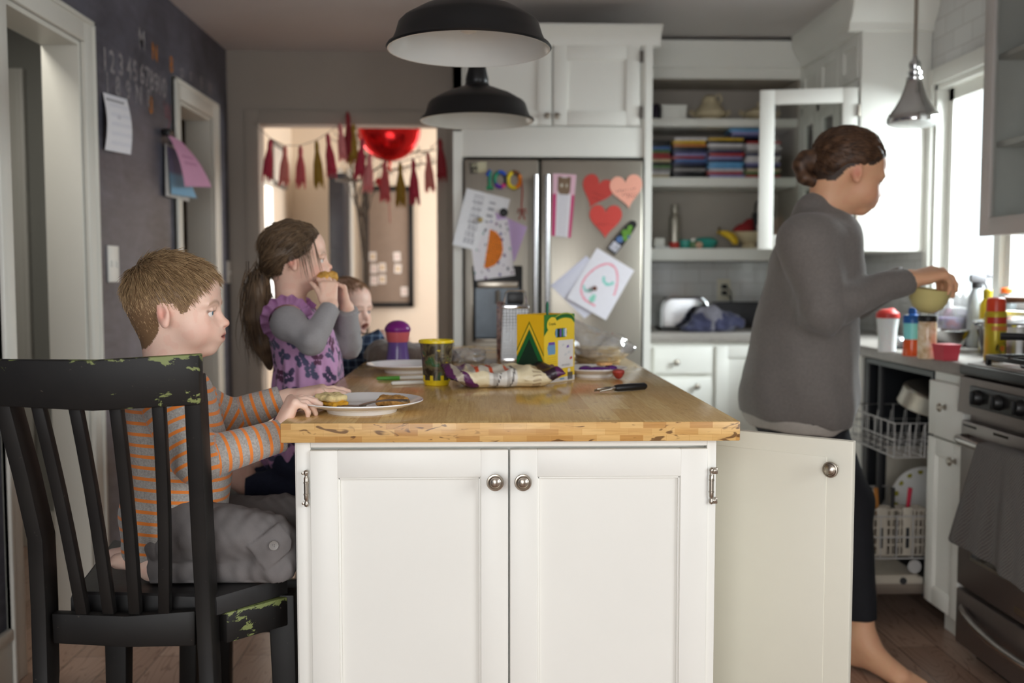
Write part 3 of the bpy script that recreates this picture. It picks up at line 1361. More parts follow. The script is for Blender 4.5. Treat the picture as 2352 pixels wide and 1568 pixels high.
def hinge(M, x, z, parent, h_=.075, flip=1):
    """exposed knuckle hinge with ball tips"""
    b = MB()
    c = M @ Vector((x, -.004, z))
    up = Vector((0, 0, 1))
    prof = [(.0001, -h_ / 2), (.0035, -h_ / 2 + .002), (.0045, -h_ / 2 + .006), (.0028, -h_ / 2 + .010), (.0026, -h_ / 2 + .013),
            (.0042, -h_ / 2 + .015), (.0042, -.0125), (.0050, -.012), (.0050, -.010), (.0042, -.0095), (.0042, .0095), (.0050, .010), (.0050, .012),
            (.0042, .0125), (.0042, h_ / 2 - .015), (.0026, h_ / 2 - .013), (.0028, h_ / 2 - .010), (.0045, h_ / 2 - .006), (.0035, h_ / 2 - .002), (.0001, h_ / 2)]
    b.lathe(prof, c, 16)
    for s_ in (-1, 1):
        b.box(x - .002, x + .010 * flip + .002 if flip > 0 else x + .002, -.003, .0005, z + s_ * h_ * .40 - .006, z + s_ * h_ * .40 + .006, 0, .001, M)
        b.lathe([(.0001, 0), (.003, 0), (.0028, .0012), (.0001, .002)], M @ Vector((x + .006 * flip, -.003, z + s_ * h_ * .40)), 10, ax=M.to_3x3() @ Vector((0, -1, 0)))
    return obj('hinge', b, m_nickel, parent, ang=50)


# ---------------------------------------------------------------- kitchen island
IZ = .915
_q = PZ(643, 972, IZ)
IX0, IX1, IY0, IY1 = _q.x, PZ(1704, 969, IZ).x, _q.y, 3.85

m_bt = blockwood('butcher_block_top', 'YX', .42, .041, [(206, 166, 104), (220, 184, 122), (228, 196, 136), (212, 172, 108)], .16, .22)
m_be = blockwood('butcher_block_end_grain', 'XZ', .043, .0121, [(188, 138, 74), (214, 170, 104), (224, 184, 120), (202, 154, 88)], .38, .85)
m_bs = blockwood('butcher_block_side', 'YZ', .30, .0121, [(178, 128, 66), (206, 160, 96), (216, 174, 112)], .38, .5)
b = MB()
b.box(IX0, IX1, IY0, IY1, IZ - .0365, IZ, bev=.0025)
o = obj('butcher_block_worktop', b, [m_bt, m_be, m_bs], ang=40)
for p in o.data.polygons:
    n = p.normal
    if abs(n.y) > .75:
        p.material_index = 1
    elif abs(n.x) > .75:
        p.material_index = 2
tag(o, 'thick butcher block worktop lying over the white island', 'worktop')

isl = thing('island_cabinet', ((IX0 + IX1) / 2, 2.83, 0), 'white painted island cabinet under the butcher block worktop, doors facing the camera', 'cabinet')
CY0, CY1 = IY0 + .02, 3.80
CX0, CX1 = P(680, 1060, CY0).x, P(1645, 1060, CY0).x
ZB = IZ - .0367
b = MB()
b.box(CX0 + .004, CX1 - .02, CY0 + .02, CY1, .07, ZB)
b.box(CX0 + .03, CX1 - .03, CY0 + .07, CY1 - .03, 0.001, .07)
# face frame
b.box(CX0, CX0 + .0265, CY0, CY0 + .022, .06, ZB, bev=.0015)
b.box(CX1 - .0175, CX1, CY0, CY0 + .022, .06, ZB, bev=.0015)
b.box(CX0 + .0265, CX1 - .0175, CY0, CY0 + .022, ZB - .0115, ZB, bev=.001)
b.box(CX0 + .0265, CX1 - .0175, CY0, CY0 + .022, .06, .085)
b.box(CX0 - .003, CX0 + .006, CY0 + .004, CY0 + .03, .06, ZB, bev=.002)
# right side frame round the open compartment
for y0, y1 in ((CY0 + .022, 1.86), (2.134, 2.17), (2.52, 2.56), (3.1, 3.14), (3.74, 3.80)):
    b.box(CX1 - .02, CX1, y0, y1, .07, ZB)
b.box(CX1 - .02, CX1, 1.86, 3.74, ZB - .02, ZB - .0005)
b.box(CX1 - .02, CX1, 1.86, 3.74, .07, .1)
obj('body', b, m_white, isl, ang=30)
ZD0, ZD1 = .075, P(900, 1034, CY0 - .006).z
for i, (px0, px1, kpx) in enumerate(((712, 1167, 1137), (1171, 1625, 1200))):
    x0 = P(px0, 1040, CY0).x
    x1 = P(px1, 1040, CY0).x
    b = MB()
    M = at(x0, CY0 - .006, ZD0)
    shaker(b, M, x1 - x0, ZD1 - ZD0, st=.0515, t=.0225)
    d = obj('door', b, m_white, isl, ang=30)
    kx = P(kpx, 1101, CY0).x
    kz = P(kpx, 1101, CY0).z
    knob(M, kx - x0, kz - ZD0, .0155, d)
    hx = -.006 if i == 0 else (x1 - x0) + .006
    hz = P(704, 1119, CY0).z - ZD0
    hinge(M, hx, hz, d, .070, -1 if i == 0 else 1)
# the side door standing open towards the cooker
fp = PZ(1959, 1014, ZD1)
_q = PZ(1712, 990, ZD1)
hp = fp + (_q - fp) * ((CX1 + .002 - fp.x) / (_q.x - fp.x))
hp.z = fp.z = 0
wdt = (fp - hp).length
ang_ = math.atan2(fp.y - hp.y, fp.x - hp.x)
M = Matrix.Translation((hp.x, hp.y, ZD0)) @ Matrix.Rotation(ang_, 4, 'Z')
b = MB()
b.box(0, wdt, 0, .020, 0, ZD1 - ZD0, 0, .0022, M)
b.box(.05, wdt - .05, -.0015, .001, .05, ZD1 - ZD0 - .035, 0, .001, M)
d = obj('door', b, m_cream, isl, ang=30)
p = P(1913, 1075, fp.y + .02)
knob(M, wdt - .036, p.z - ZD0, .0155, d)
hinge(M, .0, .72, d, .07)

# closed doors on the cooker side of the island
for y0, y1 in ((2.57, 3.09), (3.15, 3.73)):
    b = MB()
    M2 = Matrix.Translation((CX1 + .004, y0, ZD0)) @ Matrix.Rotation(pi / 2, 4, 'Z')
    shaker(b, M2, y1 - y0, ZD1 - ZD0, st=.0515)
    d = obj('door', b, m_white, isl, ang=30)
    knob(M2, .04, .7, .0155, d)

# ---------------------------------------------------------------- refrigerator wall
FY = 4.50
fx0, fx1 = P(1064, 500, FY).x, P(1478, 500, FY).x
fz = P(1270, 366, FY).z
m_steel = mat('stainless_steel', (178, 172, 160), .34, .85, var=.05, scale=3, stretch=(60, 1, 1))
m_dark = mat('dark_grey_plastic', (52, 52, 54), .4, var=.05)
fr = thing('refrigerator', ((fx0 + fx1) / 2, 4.85, 0), 'stainless steel two-door refrigerator covered in papers and magnets', 'refrigerator')
b = MB()
b.box(fx0, fx1, FY + .075, 5.25, .03, fz - .005)
b.box(fx0 + .02, fx1 - .02, FY + .1, 5.2, .001, .03)
obj('body', b, m_dark, fr)
gx = P(1240, 500, FY).x
for x0, x1, hpx in ((fx0 + .002, gx - .003, 1230), (gx + .003, fx1 - .002, 1257)):
    b = MB()
    b.box(x0, x1, FY, FY + .07, .06, fz, bev=.012)
    if hpx == 1230:
        pass
    d = obj('door', b, m_steel, fr, ang=40)
    hx = P(hpx, 500, FY - .05).x
    h = MB()
    z0, z1 = .62, P(1230, 404, FY).z
    h.tube([(hx, FY, z0 + .02), (hx, FY - .045, z0 + .02), (hx, FY - .05, z0), (hx, FY - .05, z1), (hx, FY - .045, z1 - .02), (hx, FY, z1 - .02)], .0125, 14)
    obj('handle', h, m_chrome if False else mat('polished_steel', (190, 190, 192), .2, 1.0, var=.03), d)
# ice and water dispenser in the left door
dx0, dx1 = P(1086, 650, FY).x, P(1200, 650, FY).x
dz0, dz1 = P(1100, 785, FY).z, P(1100, 610, FY).z
b = MB()
b.box(dx0, dx1, FY - .006, FY + .004, dz0, dz1, 0, .003)
b.box(dx0 + .012, dx1 - .012, FY - .0065, FY - .0055, dz0 + .02, dz1 - .10, 1)
b.box(dx0 + .02, dx1 - .02, FY - .022, FY - .004, dz1 - .10, dz1 - .07, 2, .004)
b.box(dx0 + .01, dx1 - .01, FY - .018, FY - .004, dz0 + .002, dz0 + .014, 2, .003)
b.tube([((dx0 + dx1) / 2, FY - .016, dz1 - .11), ((dx0 + dx1) / 2, FY - .012, dz1 - .17)], .012, 10, 2)
b.box(dx0 - .006, dx0, FY - .008, FY + .004, dz0, dz1, 2, .002)
obj('dispenser', b, [m_blackp, mat('dispenser_recess', (96, 104, 112), .3, .3, var=.25, scale=6), m_nickel], fr)

surr = thing('fridge_cupboard', ((fx0 + fx1) / 2, 4.85, 0), 'tall white cupboard framing the refrigerator, two shaker doors above it', 'cabinet')
sx0, sx1 = P(1040, 200, FY).x, P(1499, 200, FY).x
b = MB()
zt = P(1300, 95, FY).z
b.box(sx0, fx0 - .004, FY + .01, YB - .001, .001, zt)
b.box(fx1 + .004, sx1, FY + .0, YB - .001, .001, zt)
b.box(fx0 - .004, fx1 + .004, FY + .03, YB - .001, fz + .012, zt)
# face frame above the fridge
zd0, zd1 = P(1300, 291, FY).z, P(1300, 99, FY).z
b.box(sx0, sx1, FY + .012, FY + .032, fz + .012, zd0, bev=.001)
b.box(sx0, sx1, FY + .012, FY + .032, zd1, zt + .02)
b.box(sx1 - .045, sx1, FY + .010, FY + .032, zd0 - .02, zd1 + .02)
b.box(sx0, sx0 + .05, FY + .010, FY + .032, zd0 - .02, zd1 + .02)
obj('carcass', b, m_white, surr, ang=30)
b = MB()
zc1 = P(1300, 54, FY - .05).z
pr = [(0, zt - .02), (-.012, zt - .015), (-.016, zt + .012), (-.03, zt + .03), (-.055, zt + .055), (-.065, zc1 - .01), (-.065, zc1), (0.02, zc1), (0.02, zt - .02)]
b.prism(pr, (sx0 - .02, FY + .012, 0), (0, 1, 0), (0, 0, 1), (sx1 - sx0 + .055, 0, 0))
obj('crown', b, m_white, surr, ang=30)
for x0, x1, kpx, hpx in ((P(1070, 200, FY).x, P(1267, 200, FY).x, 1256, None), (P(1271, 200, FY).x, P(1470, 200, FY).x, 1279, 1474)):
    b = MB()
    M = at(x0, FY + .002, zd0 + .006)
    shaker(b, M, x1 - x0, zd1 - zd0 - .012, st=.062)
    d = obj('door', b, m_white, surr, ang=30)
    kp = P(kpx, 267, FY)
    knob(M, kp.x - x0, kp.z - zd0 - .006, .014, d)
    if hpx:
        for pz in (130, 258):
            hb = MB()
            hb.cyl((P(1474, pz, FY).x, FY - .002, P(1474, pz + 13, FY).z), (P(1474, pz, FY).x, FY - .002, P(1474, pz - 13, FY).z), .008)
            obj('hinge', hb, mat('aged_hinge', (110, 104, 98), .4, .8, var=.05), d)

# ---------------------------------------------------------------- back counter and open shelves
BY = 4.73
bc = thing('base_cabinet', (1.1, 5.1, 0), 'white base cabinet with stacked drawers beside the refrigerator', 'cabinet')
b = MB()
b.box(sx1 + .002, XR - .001, BY + .03, YB - .013, .10, .873)
b.box(sx1 + .002, XR - .001, BY + .09, YB - .013, .001, .10)
obj('body', b, m_white, bc)
drx0, drx1 = P(1503, 830, BY).x, P(1637, 830, BY).x
for py0, py1, kx, ky in ((797, 858, 1553, 832), (868, 945, 1600, 887)):
    z0, z1 = P(1550, py1, BY).z, P(1550, py0, BY).z
    b = MB()
    b.box(drx0, drx1, BY + .008, BY + .03, z0, z1, bev=.003)
    d = obj('drawer', b, m_white, bc)
    q = P(kx, ky, BY)
    knob(at(drx0, BY + .008, z0), q.x - drx0, q.z - z0, .015, d)
b = MB()
b.box(drx0, drx1, BY + .008, BY + .03, .12, P(1550, 955, BY).z, bev=.003)
obj('drawer', b, m_white, bc)
for x0, x1 in ((drx1 + .02, 1.46),):
    b = MB()
    shaker(b, at(x0, BY + .008, .12), x1 - x0, .73, st=.055)
    d = obj('door', b, m_white, bc, ang=30)
b = MB()
b.box(sx1 + .002, 1.484, BY - .002, YB - .013, .874, .915, bev=.004)
b.box(1.483, XR - .001, 3.001, YB - .013, .874, .915, bev=.004)
tag(obj('counter_slab', b, m_grey), 'grey stone counter slab running along the back and under the window', 'worktop')

sh = thing('shelf_unit', (1.25, 5.3, 1.26), 'built-in white open shelves between the refrigerator and the corner', 'shelves')
SY = 5.15
lev = [(P(1620, 407, SY).z, P(1620, 428, SY).z), (P(1620, 272, SY).z, P(1620, 290, SY).z)]
zb1, zb0 = P(1620, 570, SY).z, P(1620, 598, SY).z
rx = 1.655
b = MB()
b.box(.79, rx, YB - .02, YB - .0125, zb0, 2.30)
b.box(.775, .793, SY, YB - .0125, zb0, 2.30)
b.box(rx - .02, rx, SY + .0, YB - .0125, zb0, 2.30)
b.box(.775, rx, SY, YB - .0125, P(1620, 180, SY).z, 2.30)
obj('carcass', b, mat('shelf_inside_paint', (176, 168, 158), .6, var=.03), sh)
for z1, z0 in lev + [(zb1, zb0)]:
    b = MB()
    b.box(.793, rx - .02, SY, YB - .021, z0, z1, bev=.002)
    obj('shelf', b, m_white, sh)
b = MB()
z0, z1 = P(1620, 155, SY).z, P(1620, 98, SY).z
pr = [(0, P(1620, 182, SY).z), (-.008, P(1620, 180, SY).z), (-.008, z0 - .01), (-.02, z0), (-.024, z0 + .03), (-.045, z0 + .07), (-.055, z1), (0.02, z1), (.02, z0 - .02)]
b.prism(pr, (.775, SY, 0), (0, 1, 0), (0, 0, 1), (rx - .775, 0, 0))
obj('crown', b, m_white, sh, ang=30)
SHELF = [zb1, lev[0][0], lev[1][0]]

# ---------------------------------------------------------------- upper cabinet in the corner with its glass door open
UX, UY = 1.64, 4.31
uc = thing('wall_cabinet', (1.8, 4.8, 1.29), 'white wall cabinet in the corner by the window, its glass door swung open', 'cabinet')
uz0 = P(2050, 577, UY).z
b = MB()
b.box(UX + .001, XR - .001, UY, UY + .02, uz0, 2.33, bev=.004)
b.box(UX + .001, XR - .001, UY + .02, SY - .001, uz0, uz0 + .02)
b.box(XR - .02, XR - .001, UY + .02, SY - .001, uz0 + .02, 2.33)
b.box(UX + .001, XR - .02, UY + .02, SY - .001, 2.005, 2.03)
b.box(UX + .001, XR - .02, UY + .02, SY - .001, 1.62, 1.64)
b.box(UX + .001, XR - .02, UY + .02, SY - .001, 2.30, 2.33)
for y in (4.58, 4.86, SY - .03):
    b.box(UX, UX + .02, y - .022, y + .022, uz0 + .02, 2.33)
b.box(UX, UX + .02, UY + .02, SY - .03, 1.99, 2.04)
obj('carcass', b, m_white, uc, ang=30)
b = MB()
pr = [(0, 2.235), (-.012, 2.24), (-.016, 2.27), (-.04, 2.30), (-.06, 2.34), (-.065, ZC - .001), (.02, ZC - .001), (.02, 2.235)]
b.prism([(p_[0], p_[1]) for p_ in pr], (UX, UY - .001, 0), (1, 0, 0), (0, 0, 1), (0, SY - UY - .06, 0))
b.prism([(p_[0], p_[1]) for p_ in pr], (UX - .06, UY - .003, 0), (0, 1, 0), (0, 0, 1), (XR - UX + .059, 0, 0))
obj('crown', b, m_white, uc, ang=30)
for y0, y1 in ((4.345, 4.57), (4.59, 4.85), (4.87, 5.11)):      # small solid doors above
    b = MB()
    shaker(b, at(UX - .001, y1, 2.045, 'left'), y1 - y0, .19, st=.045)
    obj('door', b, m_white, uc, ang=30)


def glass_door(M, w_, h_, st, parent, m=m_white, name='door'):
    b = MB()
    b.box(0, st, 0, .02, 0, h_, 0, .003, M)
    b.box(w_ - st, w_, 0, .02, 0, h_, 0, .003, M)
    b.box(st - .001, w_ - st + .001, 0, .02, 0, st, 0, .003, M)
    b.box(st - .001, w_ - st + .001, 0, .02, h_ - st, h_, 0, .003, M)
    d = obj(name, b, m, parent, ang=30)
    g = MB()
    g.box(st - .004, w_ - st + .004, .008, .012, st - .004, h_ - st + .004, 0, 0, M)
    obj('pane', g, m_glass, d)
    return d


for y0, y1 in ((4.60, 4.84), (4.88, 5.10)):
    glass_door(at(UX - .001, y1, uz0 + .02, 'left'), y1 - y0, 1.97 - uz0, .05, uc)
dz1 = P(1975, 200, 4.31).z
a = math.atan2(.08, -.405)
Mx = Matrix.Translation((UX - .01, UY + .002, uz0 + .01)) @ Matrix.Rotation(a, 4, 'Z')
gd = glass_door(Mx @ Matrix.Diagonal((1, -1, 1, 1)), .413, dz1 - uz0 - .01, .064, uc)
for pz in (1.45, 1.9):
    hb = MB()
    hb.cyl((UX - .008, UY - .004, pz - .025), (UX - .008, UY - .004, pz + .025), .006)
    obj('hinge', hb, m_nickel, gd)

# ---------------------------------------------------------------- right run: sink base, dishwasher, narrow cabinet, cooker, near wall cabinet
RX = 1.49
sb = thing('sink_cabinet', (1.72, 4.25, 0), 'white sink cabinet under the window between dishwasher and corner', 'cabinet')
b = MB()
b.box(RX + .015, XR - .001, 3.865, BY + .029, .10, .873)
b.box(RX + .06, XR - .001, 3.865, BY + .029, .001, .10)
b.box(RX, RX + .015, 3.845, 3.90, .10, .873)
obj('body', b, m_white, sb)
b = MB()
shaker(b, at(RX - .004, 4.44, .12, 'left'), .53, .56, st=.05)
d = obj('door', b, m_white, sb, ang=30)
knob(at(RX - .004, 4.44, .12, 'left'), .49, .5, .014, d)
b = MB()
shaker(b, at(RX - .004, 4.44, .70, 'left'), .53, .155, st=.04)
obj('drawer', b, m_white, sb, ang=30)

DY0, DY1 = 3.247, 3.845
dw = thing('dishwasher', (1.72, 3.55, 0), 'open dishwasher with black tub and racks, door folded down beside the woman', 'dishwasher')
m_tub = mat('dishwasher_tub_black', (34, 36, 40), .35, var=.1)
m_tan = mat('dishwasher_grey_plastic', (186, 178, 164), .45, var=.04)
m_steelb = mat('dishwasher_steel_face', (140, 128, 118), .4, .5, var=.05)
m_wire = mat('white_coated_wire', (178, 176, 174), .4, var=.03)
b = MB()
b.box(XR - .03, XR - .01, DY0, DY1, .10, .868, 0)
b.box(RX + .01, XR - .03, DY0 + .001, DY0 + .015, .10, .868, 0)
b.box(RX + .01, XR - .03, DY1 - .015, DY1 - .001, .10, .868, 0)
b.box(RX + .01, XR - .03, DY0 + .015, DY1 - .015, .85, .868, 0)
b.box(RX + .01, XR - .03, DY0 + .015, DY1 - .015, .10, .12, 0)
b.box(RX + .008, RX + .02, DY1 - .05, DY1 - .015, .12, .85, 1, .003)
b.box(RX + .03, RX + .05, DY1 - .11, DY1 - .09, .12, .85, 1, .003)
b.box(RX + .10, XR - .03, DY1 - .022, DY1 - .014, .12, .52, 2, .002)
b.box(XR - .045, XR - .029, DY0 + .015, DY1 - .015, .12, .52, 2, .002)
obj('tub', b, [m_tub, m_dark, m_tan], dw)
b = MB()
b.box(RX - .62, RX + .005, DY0 + .004, DY1 - .004, .115, .150, 1, .006)
b.box(RX - .615, RX, DY0 + .008, DY1 - .008, .145, .172, 0, .006)
b.box(RX - .6, RX - .02, DY0 + .012, DY0 + .03, .165, .178, 0, .003)
b.lathe([(.0001, 0), (.012, 0), (.012, .003), (.0001, .003)], (RX - .2, DY0 + .0085, .160), 12, 2, ax=(0, -1, 0))
b.lathe([(.0001, 0), (.012, 0), (.012, .003), (.0001, .003)], (RX - .07, DY0 + .0085, .160), 12, 2, ax=(0, -1, 0))
obj('door', b, [m_tan, m_steelb, m_dark], dw)


def rack(x0, x1, y0, y1, z0, z1, nx, ny, name):
    b = MB()
    r = .0028
    for z in (z0, (z0 + z1) / 2, z1):
        b.tube([(x0, y0, z), (x1, y0, z), (x1, y1, z), (x0, y1, z)], r, 6, closed=True)
    for i in range(nx + 1):
        x = x0 + (x1 - x0) * i / nx
        b.tube([(x, y0, z1), (x, y0, z0), (x, y1, z0), (x, y1, z1)], r * .8, 6)
    for j in range(ny + 1):
        y = y0 + (y1 - y0) * j / ny
        b.tube([(x0, y, z1), (x0, y, z0), (x1, y, z0), (x1, y, z1)], r * .8, 6)
    for i in range(1, nx):
        for j in (1, 2, ny - 1):
            x = x0 + (x1 - x0) * (i + .2) / nx
            y = y0 + (y1 - y0) * j / ny
            b.tube([(x, y, z0), (x + .012, y, z0 + .10)], r * .8, 5)
    return obj(name, b, m_wire, dw)


rack(RX - .10, XR - .09, DY0 + .035, DY1 - .05, .575, .69, 9, 9, 'upper_rack')
rk = rack(RX - .30, RX + .20, DY0 + .05, DY1 - .06, .225, .37, 9, 9, 'lower_rack')
for i in range(2):
    b = MB()
    b.lathe([(.0001, 0), (.022, 0), (.024, .004), (.022, .008), (.0001, .008)], (RX - .02 - .18 * i, DY0 + .040, .20), 16, ax=(0, -1, 0))
    obj('wheel', b, m_wire, rk)
b = MB()     # cutlery basket on the near side of the lower rack
bx0, bx1, by0 = RX - .19, RX + .03, DY0 + .055
for x in [bx0 + (bx1 - bx0) * i / 14 for i in range(15)]:
    b.box(x - .0025, x + .0025, by0, by0 + .005, .235, .39, 0)
for z in (.235, .27, .30, .33, .36, .39):
    b.box(bx0, bx1, by0 + .001, by0 + .006, z - .003, z + .003, 0)
for x in (bx0 + .06, bx1 - .07):
    b.box(x - .016, x + .016, by0 - .003, by0 + .004, .235, .40, 0, .004)
    b.box(x - .006, x + .006, by0 - .004, by0 - .002, .26, .33, 1, .002)
b.box(bx0, bx1, by0 + .075, by0 + .08, .235, .39, 0)
b.box(bx0, bx1, by0, by0 + .08, .233, .238, 0)
for x in (bx0, (bx0 + bx1) / 2, bx1):
    b.box(x - .003, x + .003, by0, by0 + .08, .235, .39, 0)
obj('cutlery_basket', b, [m_tan, m_tub], rk)

nc = thing('narrow_cabinet', (1.72, 3.12, 0), 'narrow white base cabinet with one drawer and one door beside the cooker', 'cabinet')
b = MB()
b.box(RX + .015, XR - .001, 3.003, 3.243, .10, .873)
b.box(RX + .07, XR - .001, 3.003, 3.243, .001, .10)
obj('body', b, m_white, nc)
Md = at(RX - .006, 3.240, .665, 'left')
b = MB()
b.box(0, .232, 0, .021, 0, .178, 0, .003, Md)
d = obj('drawer', b, m_white, nc)
knob(Md, .116, .10, .014, d)
Md = at(RX - .006, 3.240, .105, 'left')
b = MB()
shaker(b, Md, .232, .552, st=.055)
d = obj('door', b, m_white, nc, ang=30)
knob(Md, .195, .50, .014, d)

# cooker
rg = thing('cooker', (1.72, 2.62, 0), 'stainless steel cooker with front knobs, at the right edge', 'cooker')
GX = 1.475
gy0, gy1 = 2.238, 2.998
m_st2 = mat('cooker_steel', (128, 118, 114), .36, .75, var=.05, scale=4, stretch=(1, 60, 1))
b = MB()
b.box(GX + .03, XR - .002, gy0, gy1, .03, .885, 0)
b.box(GX + .06, XR - .01, gy0 + .02, gy1 - .02, .001, .03, 1)
b.box(GX - .012, XR - .002, gy0, gy1, .885, .917, 1, .008)
b.box(GX + .0, XR - .05, gy0 + .03, gy1 - .03, .917, .921, 0, .002)
obj('body', b, [m_st2, m_blackp], rg)
b = MB()
b.prism([(-.012, .77), (-.006, .878), (.03, .885), (.03, .77)], (GX, gy0, 0), (1, 0, 0), (0, 0, 1), (0, gy1 - gy0, 0), 0)
b.box(GX - .0145, GX - .006, gy0 + .05, gy1 - .075, .795, .858, 1, .004)
for i in range(5):
    y = gy1 - .13 - i * .115
    b.lathe([(.0001, 0), (.024, 0), (.022, .012), (.018, .02), (.0001, .021)], (GX - .013, y, .827), 18, 2, ax=(-1, 0, .05))
    b.box(GX - .040, GX - .014, y - .004, y + .004, .808, .846, 2, .002)
obj('control_panel', b, [m_st2, m_blackp, m_black], rg)
b = MB()
b.box(GX - .002, GX + .03, gy0 + .004, gy1 - .004, .235, .745, 0, .006)
for k in range(4):
    b.box(GX - .003, GX + .01, gy1 - .10 - k * .18, gy1 - .02 - k * .18, .728, .735, 1)
b.box(GX - .004, GX + .004, gy0 + .09, gy1 - .085, .33, .64, 2, .003)
b.box(GX - .006, GX + .004, gy0 + .10, gy1 - .095, .34, .63, 1, .003)
od = obj('oven_door', b, [m_st2, mat('oven_window_black', (14, 14, 15), .12, var=.05), m_nickel], rg)
b = MB()
hz = .695
b.tube([(GX, gy1 - .05, hz), (GX - .035, gy1 - .06, hz), (GX - .048, gy1 - .10, hz), (GX - .05, (gy0 + gy1) / 2, hz), (GX - .048, gy0 + .10, hz), (GX - .035, gy0 + .06, hz), (GX, gy0 + .05, hz)], .014, 14)
obj('handle', b, mat('cooker_handle_steel', (170, 164, 160), .25, 1.0, var=.03), od)
b = MB()
b.box(GX - .002, GX + .03, gy0 + .004, gy1 - .004, .05, .222, 0, .006)
wd = obj('drawer', b, m_st2, rg)
b = MB()
pts = [(GX - .004 - .035 * sin(pi * i / 12) ** .6, gy1 - .05 - (gy1 - gy0 - .1) * i / 12, .17 - .02 * sin(pi * i / 12)) for i in range(13)]
b.tube(pts, .012, 12)
obj('handle', b, MATS['cooker_handle_steel'], wd)
b = MB()
b.box(GX - .0025, GX - .0015, 2.55, 2.66, .255, .275, 0)
obj('badge', b, m_nickel, rg)
b = MB()
for yy in (2.44, 2.80):
    for xx in (1.60, 1.82):
        b.lathe([(.0001, 0), (.045, 0), (.05, .006), (.02, .012), (.0001, .012)], (xx, yy, .921), 20)
    for dy in (-.11, 0, .11):
        b.box(1.51, 1.91, yy + dy - .006, yy + dy + .006, .940, .952, 0, .002)
    for xx in (1.51, 1.71, 1.91):
        b.box(xx - .006, xx + .006, yy - .12, yy + .12, .936, .950, 0, .002)
        for dy in (-.11, .11):
            b.box(xx - .006, xx + .006, yy + dy - .006, yy + dy + .006, .920, .940)
obj('burner_grate', b, m_black, rg)

# near wall cabinet with glass doors
NX, NY = 1.63, 3.233
nz0 = P(2258, 540, NY).z
nw = thing('wall_cabinet', (1.8, 2.75, nz0), 'grey-shaded glass-front wall cabinet above the cooker, at the right edge', 'cabinet')
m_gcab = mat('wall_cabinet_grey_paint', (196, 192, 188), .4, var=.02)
b = MB()
b.box(NX + .02, XR - .001, NY - .018, NY, nz0, ZC - .001)
b.box(NX + .02, XR - .001, 2.25, 2.268, nz0, ZC - .001)
b.box(NX + .02, XR - .001, 2.268, NY - .018, nz0, nz0 + .02)
b.box(XR - .015, XR - .001, 2.268, NY - .018, nz0 + .02, ZC - .001)
b.box(NX + .02, XR - .015, 2.268, NY - .018, 2.15, ZC - .001)
b.box(NX, NX + .02, 2.25, NY, 2.16, ZC - .001)
for z in (1.60, 1.88):
    b.box(NX + .04, XR - .016, 2.268, NY - .018, z, z + .016)
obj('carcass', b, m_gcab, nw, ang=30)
b = MB()
b.prism([(.02, 2.20), (-.02, 2.205), (-.03, 2.25), (-.055, 2.30), (-.06, ZC - .002), (.02, ZC - .002)], (NX, 2.25, 0), (1, 0, 0), (0, 0, 1), (0, NY - 2.25 + .03, 0))
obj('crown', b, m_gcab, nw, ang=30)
for y1 in (NY - .003, 2.742):
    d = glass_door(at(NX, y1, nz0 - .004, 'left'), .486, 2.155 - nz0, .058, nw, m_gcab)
    h = MB()
    yy = y1 - .46 if y1 > 3 else y1 - .03
    h.tube([(NX, yy, nz0 + .06), (NX - .028, yy, nz0 + .06), (NX - .030, yy, nz0 + .22), (NX, yy, nz0 + .22)], .006, 10)
    obj('handle', h, m_nickel, d)
# ---------------------------------------------------------------- lamps
def barn_lamp(c, label):
    x, y, z = c
    t = thing('pendant_lamp', (x, y, z), label, 'lamp', 'black pendant lamps over the island')
    b = MB()
    R = .18
    out = [(R + .003, 0), (R + .006, .004), (R + .003, .009), (R - .004, .010), (R - .014, .030), (R - .022, .056), (R - .032, .066), (.110, .088), (.062, .106), (.040, .114), (.038, .122)]
    inn = [(.036, .118), (.040, .110), (.062, .102), (.109, .084), (R - .034, .062), (R - .025, .052), (R - .017, .028), (R - .007, .008), (R, 0)]
    b.lathe([(r, h, 0) for r, h in out] + [(r, h, 1) for r, h in inn] + [(R + .003, 0, 0)], (x, y, z), 64)
    obj('lamp_shade', b, [m_black, m_shade_in], t, ang=40)
    b = MB()
    b.lathe([(.001, .10), (.034, .10), (.034, .118), (.036, .122), (.037, .135), (.028, .175), (.024, .192), (.016, .200), (.0085, .206), (.008, .222), (.001, .224)], (x, y, z), 32)
    obj('socket_cap', b, m_black, t, ang=30)
    b = MB()
    b.lathe([(.0001, .035), (.018, .040), (.028, .058), (.024, .078), (.013, .092), (.013, .104)], (x, y, z), 20)
    obj('bulb', b, mat('bulb_glass', (235, 235, 230), .2, var=0), t)
    b = MB()
    b.cyl((x, y, z + .22), (x, y, ZC - .02), .0035, seg=8)
    obj('cord', b, m_blackp, t)
    b = MB()
    b.lathe([(.001, -.03), (.03, -.028), (.055, -.01), (.058, -.0005), (.001, -.0005)], (x, y, ZC), 24)
    obj('ceiling_rose', b, m_black, t)


p1, p2 = P(1077, 122, 2.28), P(1096, 288, 3.27)
barn_lamp((p1.x, p1.y, 1.690), 'nearer and larger-looking of the two black enamel pendant lamps over the island')
barn_lamp((p2.x, p2.y, 1.684), 'farther of the two black enamel pendant lamps, hanging lower in the photo')

